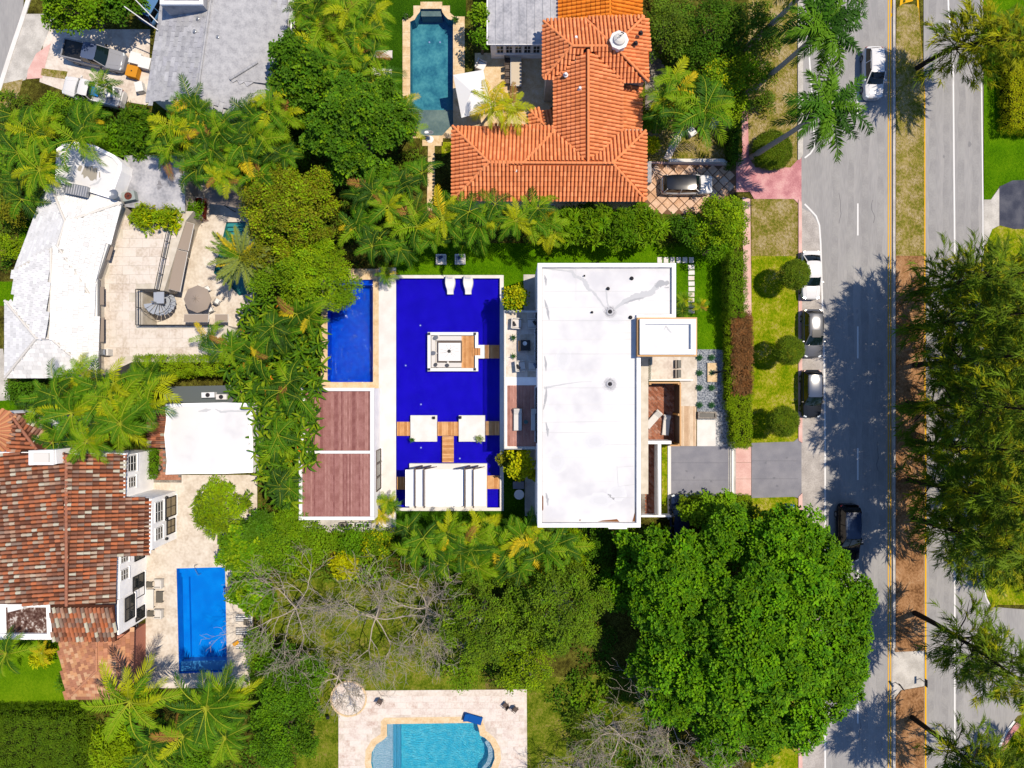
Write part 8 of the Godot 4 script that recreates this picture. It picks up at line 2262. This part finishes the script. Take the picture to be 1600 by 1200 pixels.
func set_palm_trees() -> void:
	undergrowth([[0, 150, 235, 165, 235, 235, 95, 228, 70, 300, 20, 420, 0, 430], [240, 170, 445, 140, 470, 250, 420, 280, 300, 280, 292, 240], [445, 0, 585, 0, 590, 170, 625, 240, 665, 240, 665, 300, 860, 325, 860, 380, 620, 382, 600, 415, 560, 416, 500, 430, 400, 470, 390, 300, 450, 240],
		[395, 470, 500, 470, 500, 600, 470, 700, 464, 800, 405, 800, 400, 620, 360, 600, 350, 575], [60, 592, 255, 592, 235, 650, 230, 700, 60, 700], [390, 800, 464, 818, 470, 834, 620, 834, 880, 832, 930, 830, 960, 900, 960, 1050, 830, 1060, 760, 1070, 700, 900, 560, 905, 400, 900],
		[1012, 0, 1158, 0, 1158, 190, 1060, 160, 1012, 60], [870, 325, 1005, 338, 1060, 345, 1130, 330, 1150, 385, 860, 385], [400, 1010, 465, 1010, 455, 1200, 120, 1200, 130, 1125, 230, 1100, 390, 1080], [840, 1070, 1000, 1010, 1080, 1200, 920, 1200], [950, 830, 1060, 815, 1060, 900, 960, 980], [1080, 798, 1176, 798, 1176, 860, 1080, 860]])
	for r in [
		[62, 266, 6.5, 2.9, 15, "coco", "broad coconut palm beside the rounded white wing"], [128, 213, 7.0, 2.6, 14, "areca", "palm with yellow tips over the rounded white wing"], [24, 190, 6.0, 2.6, 15, "areca", "palm at the west edge below the corner street"], [18, 238, 5.5, 2.5, 14, "dark", "dark palm at the west edge beside the broad coconut palm"], [42, 305, 5.0, 2.2, 13, "dark", "dark palm at the corner of the white tile roof"], [62, 205, 5.8, 2.3, 14, "yellow", "yellowish palm between the corner street and the white wing"], [160, 130, 5.0, 1.6, 9, "areca", "slim palm arching over the white pickup bed"], [140, 190, 5.0, 1.9, 12, "areca", "slim palm at the front of the white pickup"], [22, 282, 4.6, 2.0, 12, "dark", "low palm at the west edge near the lawn sliver"],
		[300, 170, 6.2, 2.3, 16, "areca", "palm crown touching the lower edge of the grey shingle roof"], [268, 205, 6.0, 2.3, 16, "yellow", "yellowish palm behind the flat garage"], [258, 236, 5.6, 2.0, 14, "areca", "low palm hanging over the flat garage roof"], [312, 212, 6.2, 2.3, 16, "areca", "palm in the middle of the grove south of the grey roof"], [334, 245, 6.2, 2.3, 16, "dark", "dark palm above the patio entrance"], [352, 202, 6.6, 2.4, 16, "areca", "tall palm in the grove south of the grey roof"], [348, 276, 6.0, 2.1, 14, "yellow", "yellowish palm shading the double canopy"], [300, 262, 5.4, 2.0, 13, "areca", "low palm at the corner of the flat garage"], [388, 182, 6.6, 2.4, 16, "dark", "dark palm east in the grove south of the grey roof"], [376, 238, 6.2, 2.3, 16, "areca", "palm above the grey brown canopy"], [404, 214, 6.4, 2.2, 15, "areca", "palm at the western skirt of the dark ficus"], [428, 168, 6.6, 2.2, 15, "yellow", "yellow green palm tucked under the dark ficus"], [434, 236, 6.2, 2.2, 15, "dark", "dark palm between ficus and olive tree"], [396, 268, 6.0, 2.2, 15, "areca", "palm at the north skirt of the olive tree"], [418, 190, 6.0, 2.0, 13, "dark", "small dark palm by the ficus trunk"],
		[478, 18, 6.4, 2.3, 16, "areca", "palm at the top edge beside the grey house"], [502, 52, 6.4, 2.3, 16, "yellow", "yellowish palm in the grove west of the teal pool"], [532, 18, 6.6, 2.4, 16, "yellow", "bright palm at the top edge of the pool grove"], [560, 44, 6.4, 2.3, 16, "areca", "palm in the centre of the pool grove"], [575, 10, 6.2, 2.1, 14, "yellow", "bright palm at the lawn corner of the pool grove"], [572, 82, 6.0, 2.2, 15, "areca", "palm leaning over the northern pale lounger"], [512, 92, 6.4, 2.2, 15, "areca", "palm on the north skirt of the huge ficus"], [545, 88, 6.2, 2.2, 15, "yellow", "yellow green palm above the huge ficus"], [592, 122, 5.4, 2.0, 13, "areca", "low palm over the southern pale lounger"], [625, 165, 5.0, 1.9, 13, "areca", "low palm at the southwest side of the teal pool"], [632, 205, 5.0, 2.0, 13, "yellow", "yellowish palm at the ledge of the teal pool"],
		[574, 300, 6.0, 2.4, 16, "dark", "dark palm south of the huge ficus"], [606, 322, 6.2, 2.6, 16, "coco", "broad palm with pale ribs in the middle garden"], [562, 352, 5.8, 2.3, 15, "areca", "palm beside the olive tree in the middle garden"], [628, 290, 6.0, 2.3, 15, "dark", "dark palm near the narrow stone path"], [646, 345, 6.0, 2.3, 15, "areca", "palm at the end of the narrow stone path"], [592, 382, 5.6, 2.2, 15, "dark", "dark palm north of the white path"], [652, 268, 5.4, 2.0, 13, "dark", "dark palm west of the narrow stone path"], [632, 385, 5.2, 2.0, 13, "areca", "palm at the northwest corner of the reflecting pool lawn"],
		[692, 342, 6.4, 2.5, 15, "coco", "westernmost palm under the orange roof eaves"], [722, 330, 6.6, 2.5, 15, "areca", "second palm under the orange roof eaves"], [748, 352, 6.4, 2.4, 15, "coco", "third palm under the orange roof eaves"], [776, 330, 6.4, 2.3, 15, "dark", "dark palm under the orange roof eaves"], [806, 345, 6.6, 2.5, 15, "coco", "fifth palm under the orange roof eaves"], [838, 338, 6.2, 2.4, 15, "areca", "sixth palm under the orange roof eaves"], [858, 362, 5.6, 2.2, 14, "yellow", "yellowish palm at the east end of the orange roof row"], [718, 372, 5.2, 2.0, 13, "dark", "low dark palm behind the white lawn chairs"], [668, 366, 5.2, 2.0, 13, "areca", "low palm west of the white lawn chairs"],
		[770, 164, 6.8, 2.5, 11, "gold", "western golden palm beside the white square umbrella"], [799, 166, 6.6, 2.3, 11, "gold", "eastern golden palm on the beige terrace"],
		[1086, 168, 6.5, 2.8, 17, "areca", "full green palm over the dry front garden"], [1050, 132, 6.2, 2.2, 14, "yellow", "yellowish palm near the white cupola"], [1040, 168, 5.4, 2.0, 13, "areca", "small palm beside the orange side roof"],
		[1068, 468, 1.2, 1.1, 18, "yellow", "tufty yellow green plant beside the stepping stones"], [1094, 478, 1.1, 1.0, 16, "yellow", "tufty pale plant at the lawn end of the stepping stones"], [1066, 486, 1.2, 1.0, 16, "dark", "dark grassy plant against the villa by the stepping stones"],
		[603, 428, 1.8, 1.3, 16, "yellow", "spiky plant at the north end of the white path"], [604, 784, 1.9, 1.3, 18, "yellow", "western yellow green plant at the south end of the white path"], [614, 792, 1.7, 1.1, 16, "areca", "eastern green plant at the south end of the white path"], [596, 806, 1.5, 1.1, 14, "gold", "golden plant behind the plank roofed pavilion"],
		[662, 852, 5.0, 2.5, 14, "areca", "fresh green palm south of the pavilion lawn"], [640, 832, 3.6, 1.8, 12, "dark", "low palm at the southwest corner of the pavilion lawn"], [700, 832, 5.0, 2.3, 13, "coco", "palm south of the white shade pavilion"], [726, 856, 5.2, 2.3, 14, "areca", "palm with upright fronds below the shade pavilion"], [752, 832, 5.2, 2.3, 14, "yellow", "yellowish palm at the southeast corner of the pavilion lawn"], [784, 850, 5.4, 2.4, 14, "areca", "palm below the villa's shaded corner"], [815, 838, 5.6, 2.5, 14, "coco", "palm brushing the southwest corner of the white villa"], [842, 856, 5.6, 2.4, 14, "areca", "palm just south of the white villa wall"], [690, 880, 4.6, 2.0, 13, "areca", "low palm above the bare grey branches"], [878, 846, 5.0, 2.3, 14, "areca", "easternmost palm of the row south of the white villa"], [808, 880, 4.4, 2.0, 13, "dark", "low dark palm at the north edge of the greyish oaks"], [745, 885, 4.4, 2.0, 13, "coco", "low palm among the shrubs south of the shade pavilion"],
		[86, 612, 7.0, 2.6, 15, "areca", "palm at the southern eave of the white tile house"], [112, 646, 7.4, 2.8, 16, "coco", "broad palm over the mottled roof hip"], [148, 616, 7.0, 2.6, 16, "dark", "dark palm between the white tile house and the cottage"], [136, 690, 7.4, 2.5, 15, "coco", "palm over the north edge of the mottled roof"], [182, 612, 7.0, 2.5, 15, "yellow", "yellowish palm by the terrace hedge"], [188, 662, 8.0, 3.3, 16, "coco", "large coconut palm with pale ribs beside the cottage"], [222, 622, 6.6, 2.6, 15, "yellow", "golden tipped palm next to the dark grey flat roof"], [122, 586, 6.4, 2.2, 14, "yellow", "yellow palm at the corner of the white tile eave"], [228, 592, 5.6, 2.0, 14, "areca", "low palm behind the western hedge box"], [98, 690, 6.4, 2.2, 14, "areca", "palm drooping on the mottled hip roof"], [160, 652, 6.6, 2.3, 15, "dark", "dark palm in the grove above the mottled roof"], [62, 640, 5.6, 2.0, 13, "dark", "low dark palm at the west end of the mottled roof grove"],
		[203, 1096, 9.0, 4.3, 17, "olivecoco", "great coconut palm below the porch roof"], [322, 1106, 8.0, 3.6, 18, "cocodark", "dark coconut palm at the foot of the bright blue pool"], [352, 1086, 7.6, 2.8, 14, "cocodark", "upright coconut palm southeast of the bright blue pool"], [286, 1150, 7.0, 2.8, 15, "cocodark", "dark coconut palm at the bottom edge"], [352, 1152, 7.0, 2.7, 15, "cocodark", "dark coconut palm beside the dense green tree"], [236, 1172, 6.0, 2.4, 14, "areca", "green palm below the great coconut palm"], [10, 1022, 6.4, 2.6, 13, "cocodark", "coconut palm at the west edge over the bright lawn"], [66, 1020, 2.8, 1.4, 12, "gold", "yellow banana like plant below the flat balcony"],
		[430, 520, 5.6, 2.4, 15, "dark", "dark palm rising from the north part of the thicket"], [398, 560, 5.4, 2.2, 15, "areca", "palm rising from the west side of the thicket"], [452, 610, 5.4, 2.3, 15, "dark", "dark palm rising from the middle of the thicket"], [432, 690, 5.2, 2.2, 15, "areca", "palm rising from the thicket beside the cottage"], [446, 758, 5.0, 2.1, 15, "dark", "dark palm rising from the south end of the thicket"], [476, 488, 5.2, 2.0, 14, "areca", "palm rising from the thicket by the lap pool corner"],
		[352, 545, 5.2, 2.0, 14, "areca", "palm reaching over the raised terrace corner"], [326, 524, 4.6, 1.6, 11, "areca", "slim palm arching over the raised terrace"]]:
		var o := {"stems": 3, "tr": 0.055} if r[5] in ["areca", "dark", "yellow"] and r[2] > 3.0 else {}
		palm(r[0], r[1], r[2], r[3], r[4] + (6 if o else 2), r[5], r[6], o)
	palm(378, 403, 4.6, 3.1, 44, "date", "spiky grey green date palm over the small plunge pool", {"tr": 0.24, "old": 0.12, "group": ""})
	for r in [[1290, -46, 12.4, "northernmost tall royal palm at the kerb, its crown cut by the top edge"], [1291, 42, 12.4, "middle tall royal palm leaning shade over the kerb"], [1297, 166, 12.0, "southernmost tall royal palm above the pink apron"]]:
		palm(r[0], r[1], r[2], 4.3, 26, "royal", r[3], {"tr": 0.2, "group": "royal palms at the kerb", "lx": -2.1, "lz": 0.1})
	# broad leaved thicket west of the pavilion and lap pool
	rng.seed = 91
	var spots := []
	var area := PackedVector2Array([Vector2(392, 468), Vector2(496, 478), Vector2(502, 520), Vector2(494, 600), Vector2(492, 640), Vector2(490, 690), Vector2(488, 720), Vector2(472, 745), Vector2(466, 800), Vector2(430, 800), Vector2(408, 760), Vector2(404, 640), Vector2(362, 625), Vector2(352, 560), Vector2(364, 520)])
	var tries := 0
	while spots.size() < 125 and tries < 6000:
		tries += 1
		var p := Vector2(rng.randf_range(350, 520), rng.randf_range(468, 800))
		var ok := Geometry2D.is_point_in_polygon(p, area)
		for s in spots:
			if ok and s.distance_to(p) < 12.0:
				ok = false
		if ok:
			spots.append(p)
	for s in spots:
		palm(s.x, s.y, 2.6 + 1.6 * fmod(s.x * 0.37 + s.y * 0.21, 1.0), 1.25, 18, "trop", "broad leaved tropical plant of the thicket, " + ("between the pool awnings and the cottage roof" if s.x <= 430 and s.y < 610 else "beside the long lap pool" if s.y < 610 else "along the plank roofed pavilion" if s.x > 445 else "beside the white cottage"), {"called": "thicket_plant", "category": "plant", "group": "broad leaved plants of the thicket", "tr": 0.05, "old": 0.006, "stems": 3})


func _ready() -> void:
	var cam := Camera3D.new()
	cam.name = "camera"
	cam.position = Vector3(0, CAM_H, 0)
	cam.rotation_degrees = Vector3(-90, 0, 0)
	cam.fov = 2.0 * rad_to_deg(atan(37.5 / CAM_H))
	cam.near = 0.5
	cam.far = 3000.0
	cam.current = true
	add_child(cam)
	var sky := ProceduralSkyMaterial.new()
	sky.sky_top_color = Color(0.13, 0.24, 0.52).linear_to_srgb()
	sky.sky_horizon_color = Color(0.36, 0.5, 0.72).linear_to_srgb()
	sky.sky_curve = 0.18
	sky.ground_bottom_color = Color(0.2, 0.2, 0.16)
	sky.ground_horizon_color = Color(0.4, 0.42, 0.4)
	sky.sun_angle_max = 6.0
	var env := Environment.new()
	env.background_mode = Environment.BG_SKY
	env.sky = Sky.new()
	env.sky.sky_material = sky
	env.tonemap_mode = Environment.TONE_MAPPER_LINEAR
	env.tonemap_exposure = 1.3
	env.sdfgi_enabled = true
	env.ssao_enabled = true
	env.ssil_enabled = true
	var we := WorldEnvironment.new()
	we.name = "environment"
	we.environment = env
	add_child(we)
	var sun := DirectionalLight3D.new()
	sun.name = "sun"
	sun.light_color = Color(1.0, 0.945, 0.86)
	sun.light_energy = 1.6
	sun.light_angular_distance = 0.5
	sun.shadow_enabled = true
	add_child(sun)
	sun.look_at_from_position(Vector3(0.43, 1.0, -0.14) * 50.0, Vector3.ZERO)
	var t0 := Time.get_ticks_msec()
	make_materials()
	plant_materials()
	leaf_cluster("leaf_small", 10, 0.30, 0.2, 0.11)
	leaf_cluster("leaf_long", 10, 0.26, 0.4, 0.1, 0.3)
	leaf_mat("redleaf", lit(120, 44, 36), 0.6, 0.3)
	set_palms()
	print("materials ", Time.get_ticks_msec() - t0)
	set_ground()
	set_villa()
	set_orange_house()
	set_grey_house()
	set_white_tile_house()
	set_mottled_house()
	set_pavilion()
	set_pools()
	set_pool_islands()
	set_front_garden()
	print("structures ", Time.get_ticks_msec() - t0)
	set_cars()
	set_furniture()
	print("things ", Time.get_ticks_msec() - t0)
	set_trees()
	print("trees ", Time.get_ticks_msec() - t0)
	set_palm_trees()
	print("all ", Time.get_ticks_msec() - t0)
